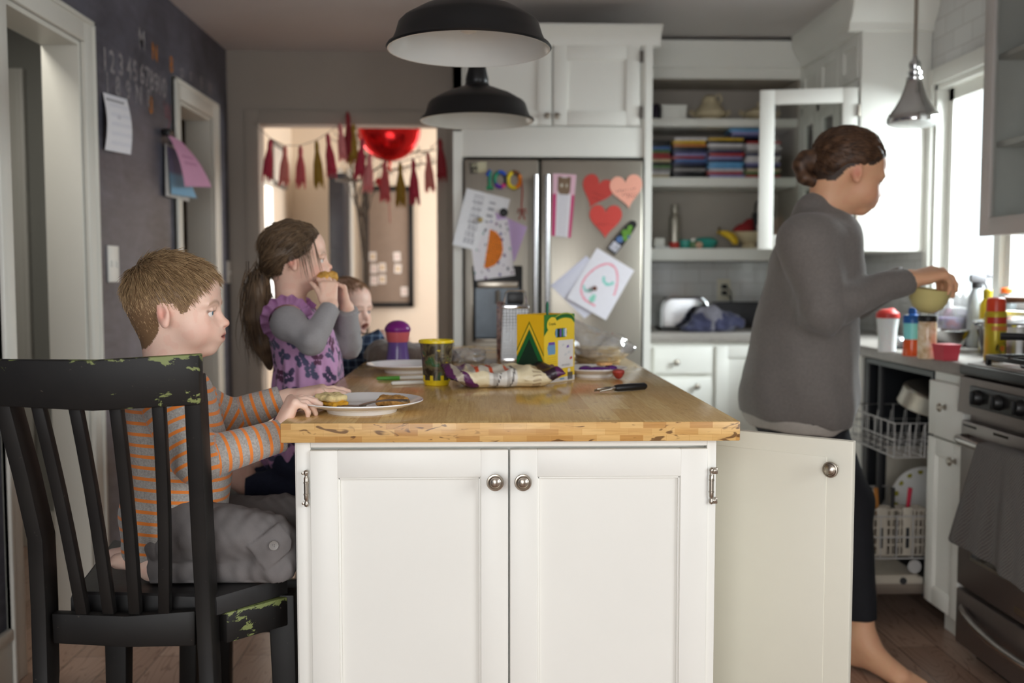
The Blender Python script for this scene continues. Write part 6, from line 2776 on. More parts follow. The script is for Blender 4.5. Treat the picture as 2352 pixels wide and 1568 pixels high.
b.box(bx_ + .022, bx_ + .09, SY + .0635, SY + .066, z0_ + .100, z0_ + .125, 0, .001)
obj('patch', b, mat('bag_patch', (196, 180, 170), .6, var=.2, scale=60), t)
b = MB()
b.tube([(bx_ + .020, SY + .10, z0_ + .185), (bx_ + .024, SY + .10, z0_ + .235), (bx_ + .042, SY + .10, z0_ + .262), (bx_ + .062, SY + .10, z0_ + .262), (bx_ + .078, SY + .10, z0_ + .235), (bx_ + .082, SY + .10, z0_ + .185)], .006, 10)
obj('handle', b, MATS['bag_black'], t)

# outlet with two plugs, toaster, cloth, tray on the back counter
c = P(1662, 665, YB - .014)
t = thing('wall_outlet', c, 'cream wall outlet with two black plugs on the white tiles', 'outlet')
b = MB()
b.box(c.x - .037, c.x + .037, YB - .0175, YB - .0125, c.z - .06, c.z + .06, 0, .002)
obj('plate', b, mat('outlet_cream', (222, 216, 196), .4, var=0), t)
for z_ in (.018, -.018):
    b = MB()
    b.box(c.x - .014, c.x + .014, YB - .045, YB - .0176, c.z + z_ - .012, c.z + z_ + .012, 0, .004)
    b.tube([(c.x + .006, YB - .04, c.z + z_), (c.x + .03, YB - .055, c.z + z_ - .03), (c.x + .035 + z_ * .3, YB - .05, c.z - .14), (c.x + .03 + z_, YB - .06, .93)], .0035, 6)
    obj('plug', b, m_blackp, t)
q0, q1 = P(1517, 755, 4.95), P(1622, 755, 4.95)
t = thing('toaster', ((q0.x + q1.x) / 2, 5.0, T), 'rounded chrome toaster on the back counter', 'toaster')
b = MB()
n = 16
prof = [(q0.x, T + .02)] + [(q0.x + .055 - .055 * cos(pi / 2 * k / 8), T + .10 + .065 * sin(pi / 2 * k / 8)) for k in range(9)] + [(q1.x - .055 + .055 * sin(pi / 2 * k / 8), T + .10 + .065 * cos(pi / 2 * k / 8)) for k in range(9)] + [(q1.x, T + .02)]
b.prism(prof, (0, 4.92, 0), (1, 0, 0), (0, 0, 1), (0, .16, 0), 0, True)
obj('shell', b, m_chrome, t, ang=50)
b = MB()
b.tube([(x_, 4.915, z_) for x_, z_ in prof], .008, 10)
obj('rim', b, MATS['polished_steel'], t)
b = MB()
b.box(q0.x - .002, q1.x + .002, 4.905, 5.09, T, T + .022, 0, .004)
obj('base', b, m_blackp, t)
b = MB()
b.box(q0.x + .03, q1.x - .03, 4.955, 4.975, T + .158, T + .166, 0, .002)
b.box(q0.x + .03, q1.x - .03, 5.025, 5.045, T + .158, T + .166, 0, .002)
obj('slots', b, m_blackp, t)
b = MB()
qa, qb = P(1636, 755, 5.30), P(1790, 755, 5.30)
b.box(qa.x, qb.x, 5.28, 5.33, T, P(1660, 693, 5.30).z, 0, .006)
tag(obj('baking_tray', b, mat('tray_dark_grey', (62, 62, 66), .5, .3, var=.1)), 'dark grey tray leaning upright behind the blue cloth', 'tray')
m_cloth = mat('dishcloth_navy', (52, 54, 82), .85, var=.25, scale=16, sheen=.3, bmp=.2)
m_cloth2 = mat('dishcloth_grey_lining', (120, 118, 128), .85, var=.2, scale=18, bmp=.2)


def clothheap(name, pts, m, seed, amp, label, cat, h=.005):
    s = Soft(h)
    for (c_, r_) in pts:
        s.ell(c_, r_, k=.05)
    s.plane((0, 0, T + .0008), (0, 0, -1))
    fold = lambda V, n: amp * (vnoise(V, 46, seed) + .7 * vnoise(V, 110, seed + 3)) * (V[:, 2] > T + .008)
    V, F = s.mesh(2, fold)
    V[:, 2] = np.maximum(V[:, 2], T + .0005)
    return tag(softobj(name, V, F, m), label, cat)


a_, c_ = P(1580, 755, 4.83), P(1690, 755, 4.83)
xm = lambda f: a_.x + (c_.x - a_.x) * f
clothheap('dish_cloth', [((xm(.1), 4.835, T + .015), (.06, .045, .025)), ((xm(.4), 4.84, T + .04), (.08, .045, .06)), ((xm(.55), 4.845, T + .05), (.06, .045, .055)), ((xm(.85), 4.88, T + .045), (.09, .07, .045))], m_cloth, 8, .009,
          'crumpled navy dish cloth in front of the toaster', 'cloth')
clothheap('dish_cloth', [((xm(.30), 4.835, T + .095), (.035, .022, .022)), ((xm(.50), 4.825, T + .075), (.022, .020, .055)), ((xm(.62), 4.822, T + .045), (.022, .018, .050)), ((xm(.44), 4.815, T + .04), (.016, .015, .04))], m_cloth2, 12, .006,
          'grey cloth folded over the navy dish cloth', 'cloth', .004)
# taupe cloth on the far left of the island
q = PZ(880, 845, T)
clothheap('fleece_bundle', [((-.320, 3.15, T + .018), (.040, .07, .036)), ((-.28, 3.16, T + .020), (.065, .08, .040)), ((-.18, 3.18, T + .018), (.065, .07, .036)), ((-.11, 3.16, T + .012), (.05, .06, .026))],
          mat('taupe_fleece', (120, 108, 100), .9, var=.2, scale=60, sheen=.4, bmp=.5, bscale=160), 17, .007, 'taupe fleece bundle at the far left end of the worktop', 'cloth')

# ---------------------------------------------------------------- garland and dining room
m_t = {'crimson': mat('tassel_crimson', (182, 52, 74), .7, var=.15, scale=50, stretch=(6, 6, .6)), 'salmon': mat('tassel_salmon', (218, 128, 118), .7, var=.15, scale=50, stretch=(6, 6, .6)),
       'rose': mat('tassel_rose', (204, 92, 96), .7, var=.15, scale=50, stretch=(6, 6, .6)), 'gold': mat('tassel_gold', (156, 122, 36), .6, var=.2, scale=50, stretch=(6, 6, .6)),
       'dark': mat('tassel_dark_red', (142, 36, 46), .7, var=.15, scale=50, stretch=(6, 6, .6)), 'pink': mat('tassel_pink', (226, 138, 140), .7, var=.15, scale=50, stretch=(6, 6, .6))}
GY = 5.44
gl = thing('tassel_garland', P(800, 300, GY), 'garland of red, pink and gold paper tassels strung across the far doorway', 'garland')
T_ = [(580, 278, 0, None, 0), (621, 318, 415, 'crimson', -8), (655, 334, 427, 'salmon', -3), (690, 334, 432, 'rose', 1), (727, 322, 432, 'gold', 6), (752, 306, 408, 'crimson', 12), (780, 284, 372, 'pink', 11),
      (798, 256, 374, 'dark', 8), (812, 284, 378, 'gold', -3), (833, 316, 413, 'crimson', -9), (850, 352, 442, 'pink', -6), (884, 368, 464, 'rose', 0), (919, 372, 476, 'gold', 2), (949, 364, 470, 'crimson', 4),
      (983, 350, 441, 'salmon', 5), (1010, 318, 416, 'dark', 6)]
sp = [P(x, y, GY) for x, y, *_ in T_]
b = MB()
b.tube(sp, .0022, 6)
obj('string', b, mat('garland_string', (150, 142, 132), .8, var=.1), gl)
for k, (x, y0, y1, c_, dx) in enumerate(T_):
    if c_ is None:
        continue
    top, bot = P(x, y0, GY), P(x + dx, y1, GY)
    d_ = bot - top
    L_ = d_.length
    b = MB()
    r0, r1 = .010, .034
    b.tube([top, top + d_ * .08, top + d_ * .20, top + d_ * .25, top + d_ * .5, top + d_ * .80], [.004, .012, .013, .010, .019, .022], 12)
    for i in range(16):
        a = 2 * pi * i / 16
        o_ = Vector((cos(a), sin(a) * .6, 0))
        j = .86 + .16 * ((i * 7 + k * 3) % 5) / 4
        b.tube([top + d_ * .24 + o_ * .008, top + d_ * .5 + o_ * .019, top + d_ * (.8) + o_ * .022, top + d_ * j + o_ * (.023 + .003 * ((i + k) % 3))], [.004, .0055, .006, .003], 5)
    obj('tassel', b, m_t[c_], gl)

# red foil balloon whose lower half shows below the door head
by = 5.95
c = P(894, 300, by)
rb = 70 * by / FPX
m_foil = mat('red_foil', (190, 26, 28), .16, .75, var=.25, scale=14, bmp=.25, bscale=30)
t = thing('foil_balloon', (c.x, by, c.z - .25), 'red foil balloon floating under the ceiling behind the far doorway', 'balloon')
V, F = [], []
n1, n2 = 26, 48
for i in range(n1 + 1):
    th_ = pi * i / n1
    for j in range(n2):
        a = 2 * pi * j / n2
        cr = 1 + .025 * sin(a * 16) * sin(th_) ** 6
        x_, z_ = rb * sin(th_) * cos(a) * cr, -rb * .98 * cos(th_)
        y_ = rb * .52 * sin(th_) * sin(a)
        V.append((c.x + x_, by + y_, c.z + z_))
for i in range(n1):
    for j in range(n2):
        F.append((i * n2 + j, (i + 1) * n2 + j, (i + 1) * n2 + (j + 1) % n2, i * n2 + (j + 1) % n2))
V = np.array(V)
softobj('envelope', V[:, [0, 1, 2]], np.array(F), m_foil, t)
b = MB()
zb_ = c.z - rb * .98
b.tube([(c.x, by, zb_ + .01), (c.x, by, zb_ - .03), (c.x - .005, by, zb_ - .05)], [.012, .006, .018], 12)
b.tube([(c.x - .005, by, zb_ - .05), (c.x - .008, by, zb_ - .20), (c.x, by + .01, zb_ - .36)], .002, 6)
obj('tail', b, m_foil, t)
q = P(878, 422, by)
b = MB()
b.prism([(x_ * .9, y_ * .9) for x_, y_ in heart_poly(.045)], (q.x, by - .012, q.z), (1, 0, .1), (-.1, 0, 1), (0, .02, 0), 0, True)
tag(obj('heart_ornament', b, mat('heart_ornament_red', (186, 34, 34), .4)), 'small red heart hanging below the foil balloon', 'ornament')

# twig tree with a few dangling cones
m_twig = mat('twig_bark', (70, 60, 50), .9, var=.3, scale=40)
tw = thing('twig_tree', P(818, 1000, 6.6), 'tall bare twig arrangement behind the far doorway', 'branches')
rr = random.Random(11)


def twig(b, p, d, L_, r_, lev_):
    pts = [p]
    n = 5
    for k in range(n):
        d = (d + Vector((rr.uniform(-.18, .18), rr.uniform(-.18, .18), rr.uniform(-.05, .1)))).normalized()
        pts.append(pts[-1] + d * L_ / n)
    b.tube(pts, [r_ * (1 - .8 * k / n) for k in range(n + 1)], 5)
    if lev_ > 0:
        for k in range(2, n + 1):
            for _ in range(2):
                dd = (d + Vector((rr.uniform(-.9, .9), rr.uniform(-.6, .6), rr.uniform(-.2, .6)))).normalized()
                twig(b, pts[k], dd, L_ * .36, r_ * .42, lev_ - 1)


for px0, py0, px1, py1 in ((843, 700, 812, 420), (846, 700, 822, 470), (838, 700, 808, 400), (845, 690, 835, 380)):
    b = MB()
    p0, p1 = P(px0, 1010, 6.6), P(px0 - 2, 600, 6.6)
    p2, p3 = P((px0 + px1) / 2, 500, 6.6), P(px1, py1, 6.6)
    b.tube([p0, p1, p2, p3], [.008, .007, .006, .005], 8)
    for k in range(3):
        twig(b, p2.lerp(p3, k / 2), Vector((rr.uniform(-.25, .25), rr.uniform(-.3, .3), 1)).normalized(), .34, .005, 1)
    twig(b, p3, Vector((.1 * rr.uniform(-1, 1), 0, 1)).normalized(), .30, .006, 2)
    obj('branch', b, m_twig, tw)
b = MB()
for y0 in (347, 376):
    p0, p1 = P(838, y0 + 60, 6.6), P(1000, y0 - 2, 6.55)
    for k in range(3):
        q = p0.lerp(p1, .3 + .25 * k)
    b.tube([p0, p0.lerp(p1, .4) + Vector((0, 0, .06)), p0.lerp(p1, .7) + Vector((0, 0, .04)), p1], [.007, .006, .005, .003], 6)
    for k in range(26):
        f = .35 + .65 * k / 25
        q = p0.lerp(p1, f) + Vector((0, 0, .05 * sin(pi * f)))
        b.tube([q, q + Vector((rr.uniform(-.03, .03), rr.uniform(-.03, .03), rr.uniform(-.05, .05)))], [.003, .001], 4)
obj('branch', b, m_twig, tw)
b = MB()
q = P(818, 1000, 6.6)
q.z = 0
b.lathe([(.0001, 0), (.11, 0), (.14, .1), (.15, .30), (.10, .42), (.09, .46), (.0001, .44)], q, 24)
obj('vase', b, m_blackp, tw)
b = MB()
b.lathe([(.05, -.008), (.085, -.006), (.088, .004), (.05, .006)], P(800, 414, 6.6), 20)
obj('ring', b, m_twig, tw)

# framed pin board with cards, dark door leaf
m_cork = mat('pinboard_linen', (146, 128, 114), .85, var=.06, scale=30)
PYY = 7.64
fr0, fr1 = P(836, 428, PYY), P(951, 705, PYY)
t = thing('pin_board', ((fr0.x + fr1.x) / 2, PYY, fr1.z), 'black-framed linen pin board on the dining room wall', 'board')
b = MB()
b.box(fr0.x + .02, fr1.x - .02, PYY - .015, PYY + .008, fr1.z + .02, fr0.z - .02)
obj('panel', b, m_cork, t)
b = MB()
for q in ((fr0.x, fr0.x + .036, fr1.z, fr0.z), (fr1.x - .036, fr1.x, fr1.z, fr0.z), (fr0.x, fr1.x, fr0.z - .036, fr0.z), (fr0.x, fr1.x, fr1.z, fr1.z + .036)):
    b.box(q[0], q[1], PYY - .03, PYY + .009, q[2], q[3], 0, .004)
obj('frame', b, m_black, t)
cards = [(856, 589, 'upper left card on the pin board, tinted yellow'), (859, 617, 'card in the left column of the pin board, second row'), (878, 614, 'card in the second column of the pin board, second row'),
         (859, 644, 'card in the left column of the pin board, third row'), (878, 641, 'card in the second column of the pin board, third row'), (912, 589, 'upper right card on the pin board'),
         (914, 617, 'card below the upper right card on the pin board'), (929, 669, 'lowest card at the right of the pin board')]
for i, (x, y, lab) in enumerate(cards):
    c = P(x, y, PYY - .016)
    b = MB()
    b.box(-.026, .026, -.001, .001, -.034, .034, 0, 0, Matrix.Translation(c) @ Matrix.Rotation(.06 * sin(i * 2.3), 4, 'Y'))
    b.box(-.014, .014, -.0016, -.0009, -.018, .016, 1, 0, Matrix.Translation(c))
    tag(obj('card', b, [mat('card_white', (240, 232, 226), .7, var=0), mat('card_print_%d' % (i % 2), ((214, 190, 150), (226, 206, 200))[i % 2], .7, var=.2, scale=90)]), lab, 'card', 'cards on the pin board')
b = MB()
x0, x1 = P(757, 500, 7.3).x, P(792, 500, 7.3).x
b.box(x0, x1, 7.26, 7.60, .001, P(770, 408, 7.3).z, 0, .006)
b.box(x0 - .012, x1 + .012, 7.25, 7.60, P(770, 408, 7.3).z, P(770, 408, 7.3).z + .03, 0, .006)
for k in range(4):
    b.box(x0 + .012, x1 - .012, 7.253, 7.262, .1 + k * .43, .48 + k * .43, 0, .004)
tag(obj('narrow_bookcase', b, mat('bookcase_charcoal', (44, 44, 50), .5, var=.1)), 'narrow charcoal bookcase against the dining room wall behind the girl', 'cabinet')
# framed pictures on the left dining wall
for (px0, py0, px1, py1), lab in (((621, 320, 652, 422), 'grey picture frame high on the left dining room wall'),):
    y0, y1 = PX(px0, py0, -1.425).y, PX(px1, py0, -1.425).y
    z0, z1 = P(px0, py1, y0).z, P(px0, py0, y0).z
    t = thing('picture_frame', (-1.42, (y0 + y1) / 2, z0), lab, 'picture')
    b = MB()
    for q in ((y0, y0 + .03, z0, z1), (y1 - .03, y1, z0, z1), (y0, y1, z0, z0 + .03), (y0, y1, z1 - .03, z1)):
        b.box(-1.429, -1.405, q[0], q[1], q[2], q[3], 0, .003)
    obj('frame', b, mat('frame_grey', (120, 116, 112), .5), t)
    b = MB()
    b.box(-1.429, -1.415, y0 + .02, y1 - .02, z0 + .02, z1 - .02)
    obj('picture', b, mat('picture_pale', (214, 206, 198), .7, var=.1, scale=6), t)

# ---------------------------------------------------------------- things on the right counter
m_clear = mat('clear_plastic', (225, 235, 240), .12, trans=.85, var=0, ior=1.3)
q = PZ(2037, 808, T)
t = thing('shaker_cup', (q.x, q.y, T), 'white shaker cup with red lid, leftmost of the cups on the right counter', 'cup')
b = MB()
b.lathe([(.0001, 0), (.029, 0), (.031, .003), (.0305, .02), (.033, .08), (.038, .118), (.0385, .122), (.0001, .122)], (q.x, q.y, T), 30)
obj('body', b, mat('milky_plastic', (230, 234, 234), .35, var=.02, sss=.2), t)
b = MB()
b.lathe([(.0001, .121), (.040, .121), (.041, .126), (.0395, .138), (.034, .143), (.026, .150), (.016, .153), (.0001, .154)], (q.x, q.y, T), 30)
b.ell((q.x + .012, q.y, T + .148), (.016, .012, .009), 14, 8)
obj('lid', b, mat('lid_red', (206, 62, 56), .35, var=.05), t)
q = PZ(2093, 817, T)
t = thing('sippy_cup', (q.x, q.y, T), 'tall sippy cup with orange bottom, teal middle and blue lid on the right counter', 'cup')
b = MB()
b.lathe([(.0001, 0), (.028, 0), (.0295, .003), (.0275, .03), (.0262, .057), (.0001, .057)], (q.x, q.y, T), 28)
obj('base', b, mat('orange_clear_plastic', (214, 84, 34), .2, var=.15, scale=20), t)
b = MB()
b.lathe([(.0001, .0565), (.0262, .0565), (.0275, .10), (.028, .112), (.0001, .112)], (q.x, q.y, T), 28)
obj('body', b, mat('teal_clear_plastic', (128, 214, 218), .25, var=.05), t)
b = MB()
b.lathe([(.0001, .1115), (.0295, .1115), (.0300, .132), (.027, .138), (.013, .142), (.0125, .158), (.009, .163), (.0001, .164)], (q.x, q.y, T), 28)
obj('lid', b, mat('lid_blue', (36, 96, 172), .3, var=.05), t)
q = PZ(2128, 823, T)
t = thing('peanut_jar', (q.x, q.y, T), 'clear jar of peanuts with black lid on the right counter', 'jar')
b = MB()
b.lathe([(.0001, 0), (.027, 0), (.0295, .004), (.0295, .112), (.026, .122), (.0001, .122)], (q.x, q.y, T), 28)
obj('glass', b, printmat('peanut_jar_fill', [(.3, (196, 160, 118)), (.5, (226, 200, 164)), (.7, (240, 226, 206))], 40, .15), t)
b = MB()
b.lathe([(.0001, .1215), (.029, .1215), (.030, .124), (.030, .138), (.028, .142), (.0001, .142)], (q.x, q.y, T), 28)
obj('lid', b, m_blackp, t)
q = PZ(2180, 828, T)
b = MB()
Mq = Matrix.Translation((q.x, q.y + .02, T)) @ Matrix.Rotation(.15, 4, 'Z')
bb = [(-.026, -.024, 0), (.026, -.024, 0), (.026, .024, 0), (-.026, .024, 0), (-.031, -.029, .047), (.031, -.029, .047), (.031, .029, .047), (-.031, .029, .047)]
b.add(bb, [(3, 2, 1, 0), (4, 5, 6, 7), (0, 1, 5, 4), (1, 2, 6, 5), (2, 3, 7, 6), (3, 0, 4, 7)], 0, False, Mq)
b.box(-.033, .033, -.031, .031, .046, .052, 0, .002, Mq)
tag(obj('food_tub', b, mat('tub_raspberry', (206, 74, 88), .35, var=.08, scale=20)), 'small raspberry-red square tub on the right counter edge', 'tub')
q = PZ(2284, 829, T)
t = thing('cooking_spray_can', (q.x, q.y, T), 'yellow cooking spray can with orange-red cap by the cooker', 'can')
m_cany = mat('can_yellow', (188, 168, 40), .3, .2, var=.05)
b = MB()
b.lathe([(.0001, 0, 1), (.031, 0, 1), (.0325, .003, 0), (.0325, .148, 0), (.029, .158, 0), (.0001, .158, 0)], (q.x, q.y, T), 36)
obj('body', b, [m_cany, m_nickel], t)
b = MB()
for a0, a1, z0, z1, mi in ((-2.9, -.1, .120, .140, 0), (-2.4, -.5, .098, .112, 1)):
    n = 20
    for k in range(n):
        x0_, x1_ = a0 + (a1 - a0) * k / n, a0 + (a1 - a0) * (k + 1) / n
        rr_ = .0329
        b.add([(q.x + rr_ * cos(x_), q.y + rr_ * sin(x_), T + z_) for x_, z_ in ((x0_, z0), (x1_, z0), (x1_, z1), (x0_, z1))], [(0, 1, 2, 3)], mi)
obj('label_band', b, [mat('can_red', (182, 50, 34), .35), mat('can_orange', (206, 120, 50), .35)], t)
b = MB()
n = 24
ca = -1.35
for r_, mi, rr_ in ((.021, 2, .0329), (.0165, 3, .0332), (.009, 1, .0335)):
    ring_ = [(q.x + rr_ * cos(ca + r_ * cos(2 * pi * k / n) / rr_), q.y + rr_ * sin(ca + r_ * cos(2 * pi * k / n) / rr_), T + .042 + r_ * sin(2 * pi * k / n)) for k in range(n)]
    b.add(ring_, [tuple(range(n))], mi)
obj('label_emblem', b, [mat('can_red', (182, 50, 34), .35), mat('can_orange', (206, 120, 50), .35), mat('can_brown', (74, 58, 30), .4), mat('can_olive', (120, 112, 46), .4)], t)
b = MB()
b.lathe([(.0001, .157), (.0285, .157), (.0285, .190), (.026, .198), (.02, .202), (.0001, .203)], (q.x, q.y, T), 32)
obj('cap', b, mat('cap_orange_red', (206, 66, 36), .35, var=.04), t)
# wide steel pan with lid and wooden grip
q = PZ(2320, 812, T)
q = Vector((q.x + .03, q.y, T))
t = thing('lidded_pan', q, 'wide steel pan with a lid and wooden grip behind the yellow can', 'pan')
b = MB()
b.lathe([(.0001, 0), (.115, 0), (.122, .004), (.130, .06), (.140, .098), (.146, .100), (.146, .104), (.0001, .104)], q, 48)
obj('pot', b, m_chrome, t)
b = MB()
b.lathe([(.0001, .104), (.147, .104), (.150, .108), (.147, .112), (.11, .122), (.05, .130), (.0001, .132)], q, 48)
obj('lid', b, MATS['polished_steel'], t)
b = MB()
zg = .188
b.tube([q + Vector((-.085, .0, .124)), q + Vector((-.075, 0, .150)), q + Vector((-.060, 0, zg))], [.012, .009, .006], 8, 1)
b.tube([q + Vector((.085, .0, .124)), q + Vector((.075, 0, .150)), q + Vector((.060, 0, zg))], [.012, .009, .006], 8, 1)
b.tube([q + Vector((-.068, 0, zg - .001)), q + Vector((-.06, 0, zg)), q + Vector((.06, 0, zg)), q + Vector((.068, 0, zg - .001))], [.008, .0135, .0135, .008], 12, 0)
obj('grip', b, [mat('walnut_grip', (104, 66, 40), .4, var=.2, scale=30), m_dark], t)
# spray bottle and other bottles on the sill side
q = PZ(2242, 742, T)
q = Vector((min(q.x, 1.85), q.y - .15, T))
Ys = 3.72
q = Vector((P(2243, 700, Ys).x, Ys, T))
t = thing('spray_bottle', q, 'clear spray bottle with grey trigger head in front of the window', 'bottle')
hB = P(2243, 660, Ys).z - T
b = MB()
b.lathe([(.0001, 0), (.03, 0), (.033, .005), (.033, hB * .72), (.026, hB * .88), (.015, hB), (.0001, hB)], q, 28)
obj('body', b, mat('cloudy_plastic', (222, 230, 236), .25, trans=.4, var=.0), t)
b = MB()
k = q + Vector((0, 0, hB))
b.lathe([(.0001, -.002), (.019, -.002), (.019, .018), (.0001, .019)], k, 18, 1)
b.box(-.030, .034, -.011, .011, .018, .050, 0, .009, Matrix.Translation(k))
b.box(.028, .058, -.007, .007, .036, .052, 0, .005, Matrix.Translation(k))
b.tube([k + Vector((.024, 0, .022)), k + Vector((.036, 0, .004)), k + Vector((.040, 0, -.018))], [.006, .005, .004], 8, 0)
obj('trigger_head', b, [mat('trigger_grey', (112, 112, 116), .4, var=.05), m_dark], t)


def simple_bottle(px, ybot, ytop, Yd, r_, body, cap, label, capf=.2, cat='bottle', nm='bottle'):
    q = Vector((P(px, 700, Yd).x, Yd, T))
    h_ = P(px, ytop, Yd).z - T
    t = thing(nm, q, label, cat)
    b = MB()
    b.lathe([(.0001, 0), (r_ * .9, 0), (r_, .004), (r_, h_ * (.9 - capf)), (r_ * .55, h_ * (1 - capf)), (.0001, h_ * (1 - capf))], q, 24)
    obj('body', b, body, t)
    b = MB()
    b.lathe([(.0001, h_ * (1 - capf) - .0005), (r_ * .6, h_ * (1 - capf) - .0005), (r_ * .62, h_ * .98), (r_ * .5, h_), (.0001, h_)], q, 24)
    obj('cap', b, cap, t)


simple_bottle(2311, 0, 660, 3.62, .034, m_clear, mat('cap_orange', (236, 110, 46), .35), 'clear bottle with orange cap in front of the window', .09)
simple_bottle(2268, 0, 664, 3.56, .026, mat('bottle_yellow', (236, 206, 52), .35), m_cany, 'yellow bottle standing behind the spray can', .15)
simple_bottle(2180, 0, 688, 4.0, .022, mat('soap_pink', (196, 130, 150), .3, trans=.3), m_white, 'small pink soap bottle behind the bowl', .2)
q = Vector((P(2185, 700, 3.90).x, 3.90, T))
t = thing('drinks_jar', q, 'tall rounded clear jar with coloured contents beside the window', 'jar')
hj = P(2185, 636, 3.90).z - T
b = MB()
b.lathe([(.0001, 0), (.058, 0), (.062, .006), (.062, hj * .62), (.055, hj * .82), (.036, hj * .96), (.0001, hj), ], q, 36)
obj('glass', b, m_film, t)
b = MB()
b.lathe([(.0001, .004), (.054, .006), (.056, hj * .40), (.0001, hj * .40)], q, 24)
obj('contents', b, printmat('jar_contents', [(.3, (120, 112, 104)), (.5, (150, 140, 190)), (.66, (176, 90, 120))], 24), t)
# dark pan at the very right, clutter at the back left of the counter
q = Vector((1.78, 2.80, .952))
t = thing('frying_pan', q, 'dark frying pan on the cooker at the right edge', 'pan')
b = MB()
b.lathe([(.0001, 0), (.09, 0), (.098, .004), (.118, .045), (.121, .047), (.118, .049), (.094, .008), (.0001, .006)], q, 40)
obj('body', b, mat('pan_black', (26, 26, 28), .35, .3, var=.05), t)
b = MB()
b.tube([q + Vector((-.115, .03, .042)), q + Vector((-.20, .06, .055)), q + Vector((-.25, .085, .055))], [.008, .011, .012], 10)
obj('handle', b, m_blackp, t)
s = Soft(.004)
for k in range(7):
    s.ell((1.56 + .035 * k % .11, 3.68 + .022 * k, T + .018), (.035, .03, .022), k=.02)
s.plane((0, 0, T + .0006), (0, 0, -1))
V, F = s.mesh(1, lambda V, n: vnoise(V, 80, 5) * .006 * (V[:, 2] > T + .006))
tag(softobj('foil_wrap', V, F, mat('crumpled_foil', (200, 200, 204), .25, .8, var=.1)), 'crumpled foil wrap behind the white shaker cup', 'foil')
q = Vector((P(2165, 790, 3.62).x, 3.62, T))
b = MB()
b.lathe([(.0001, .004), (.05, .004), (.052, 0), (.056, .004), (.085, .045), (.094, .070), (.096, .071), (.092, .072), (.08, .046), (.05, .012), (.0001, .010)], q, 40)
tag(obj('mixing_bowl', b, m_chrome), 'steel mixing bowl behind the raspberry-red tub', 'bowl')
b = MB()
q2 = Vector((P(2176, 740, 3.70).x, 3.735, T))
b.lathe([(.0001, 0), (.011, 0), (.012, .004), (.012, .055), (.006, .062), (.006, .085), (.0001, .086)], (P(2140, 740, 3.9).x, 3.92, T), 16)
tag(obj('vanilla_bottle', b, mat('amber_glass', (130, 66, 26), .2, var=.1)), 'tiny amber bottle near the window sill', 'bottle')

# towel over the cooker handle
m_towel = None


def towelmat():
    m, nt, b = newmat('towel_ribbed')
    wv = N(nt, 'ShaderNodeTexWave', wave_type='BANDS', bands_direction='DIAGONAL')
    wv.inputs['Scale'].default_value = 62
    wv.inputs['Distortion'].default_value = 2.5
    wv.inputs['Detail'].default_value = 2
    nt.links.new(coords(nt), wv.inputs['Vector'])
    nt.links.new(ramp(nt, wv.outputs['Fac'], [(.2, (74, 68, 64)), (.8, (104, 98, 92))]), b.inputs['Base Color'])
    b.inputs['Roughness'].default_value = .95
    b.inputs['Sheen Weight'].default_value = .3
    bump(nt, b, wv.outputs['Fac'], .7, .003)
    return m


V, F = [], []
nu, nv = 40, 60
hz = .695
for side in (0, 1):
    for i in range(nu + 1):
        u = i / nu
        for j in range(nv + 1):
            v = j / nv
            s_ = v * .40 - .09            # along the cloth: back flap, over the bar, front flap
            spread = .5 + .5 * max(0, s_) / .31
            yy = 2.735 - (u - .08) * .30 * (.62 + .38 * spread) + .14 * max(0, s_) / .31 * (1 - u)
            if s_ < 0:
                zz_, xx = hz + .016 - (-s_ - .02 if s_ < -.02 else 0), GX - .022 + (0 if s_ < -.02 else (s_ + .02) * -1.4)
            else:
                zz_, xx = hz + .016 - s_ * (1 + .10 * u), GX - .068 - .010 * sin(u * 9 + .5) * s_ / .31 - .006 * sin(u * 21) * s_ / .31
            V.append((xx - (.004 if side else 0) * (1 if s_ > -.01 else -1), yy, zz_ + (.003 if side else 0) * (abs(s_) < .02)))
K = (nu + 1) * (nv + 1)
for i in range(nu):
    for j in range(nv):
        a = i * (nv + 1) + j
        F.append((a, a + 1, a + nv + 2, a + nv + 1))
        F.append((K + a, K + a + nv + 1, K + a + nv + 2, K + a + 1))
for i in range(nu):
    for j in (0, nv):
        a = i * (nv + 1) + j
        F.append((a, a + nv + 1, K + a + nv + 1, K + a))
for j in range(nv):
    for i in (0, nu):
        a = i * (nv + 1) + j
        F.append((a, a + 1, K + a + 1, K + a))
tag(softobj('dish_towel', np.array(V), np.array(F), towelmat()), 'grey-brown ribbed towel hanging from the cooker door handle', 'towel')

# dishes in the dishwasher
m_dpl = mat('plate_pattern_white', (226, 224, 220), .2, var=.02)
for i, (x_, lab, r_) in enumerate(((RX + .07, 'large cream plate with olive-spotted rim, standing rearmost in the lower dishwasher rack', .125), (RX + .10, 'white plate in front of the spotted plate in the dishwasher', .11), (RX - .17, 'small white plate standing at the left of the dishwasher rack', .085))):
    b = MB()
    cx_, cy_, cz_ = x_, DY0 + .30 + i * .03, .236 + r_ + .003
    axv = Vector((-.15, -1, .22)).normalized()
    b.lathe([(.0001, 0), (r_ * .6, 0), (r_ * .7, .006), (r_, .016), (r_, .019), (r_ * .7, .010), (.0001, .005)], (cx_ + .06, cy_, cz_), 48, 0, None, axv)
    if i == 0:
        R_ = Vector((0, 0, 1)).rotation_difference(axv).to_matrix()
        for k in range(16):
            a = 2 * pi * k / 16
            c = Vector((cx_ + .06, cy_, cz_)) + R_ @ Vector((cos(a) * r_ * .86, sin(a) * r_ * .86, .0155))
            b.lathe([(.0001, 0), (.010, 0), (.0001, .001)], c, 10, 1, None, axv)
    tag(obj('plate', b, [m_dpl, mat('plate_olive_spots', (150, 142, 50), .3)]), lab, 'plate')
b = MB()
c = Vector((RX + .12, DY0 + .20, .725))
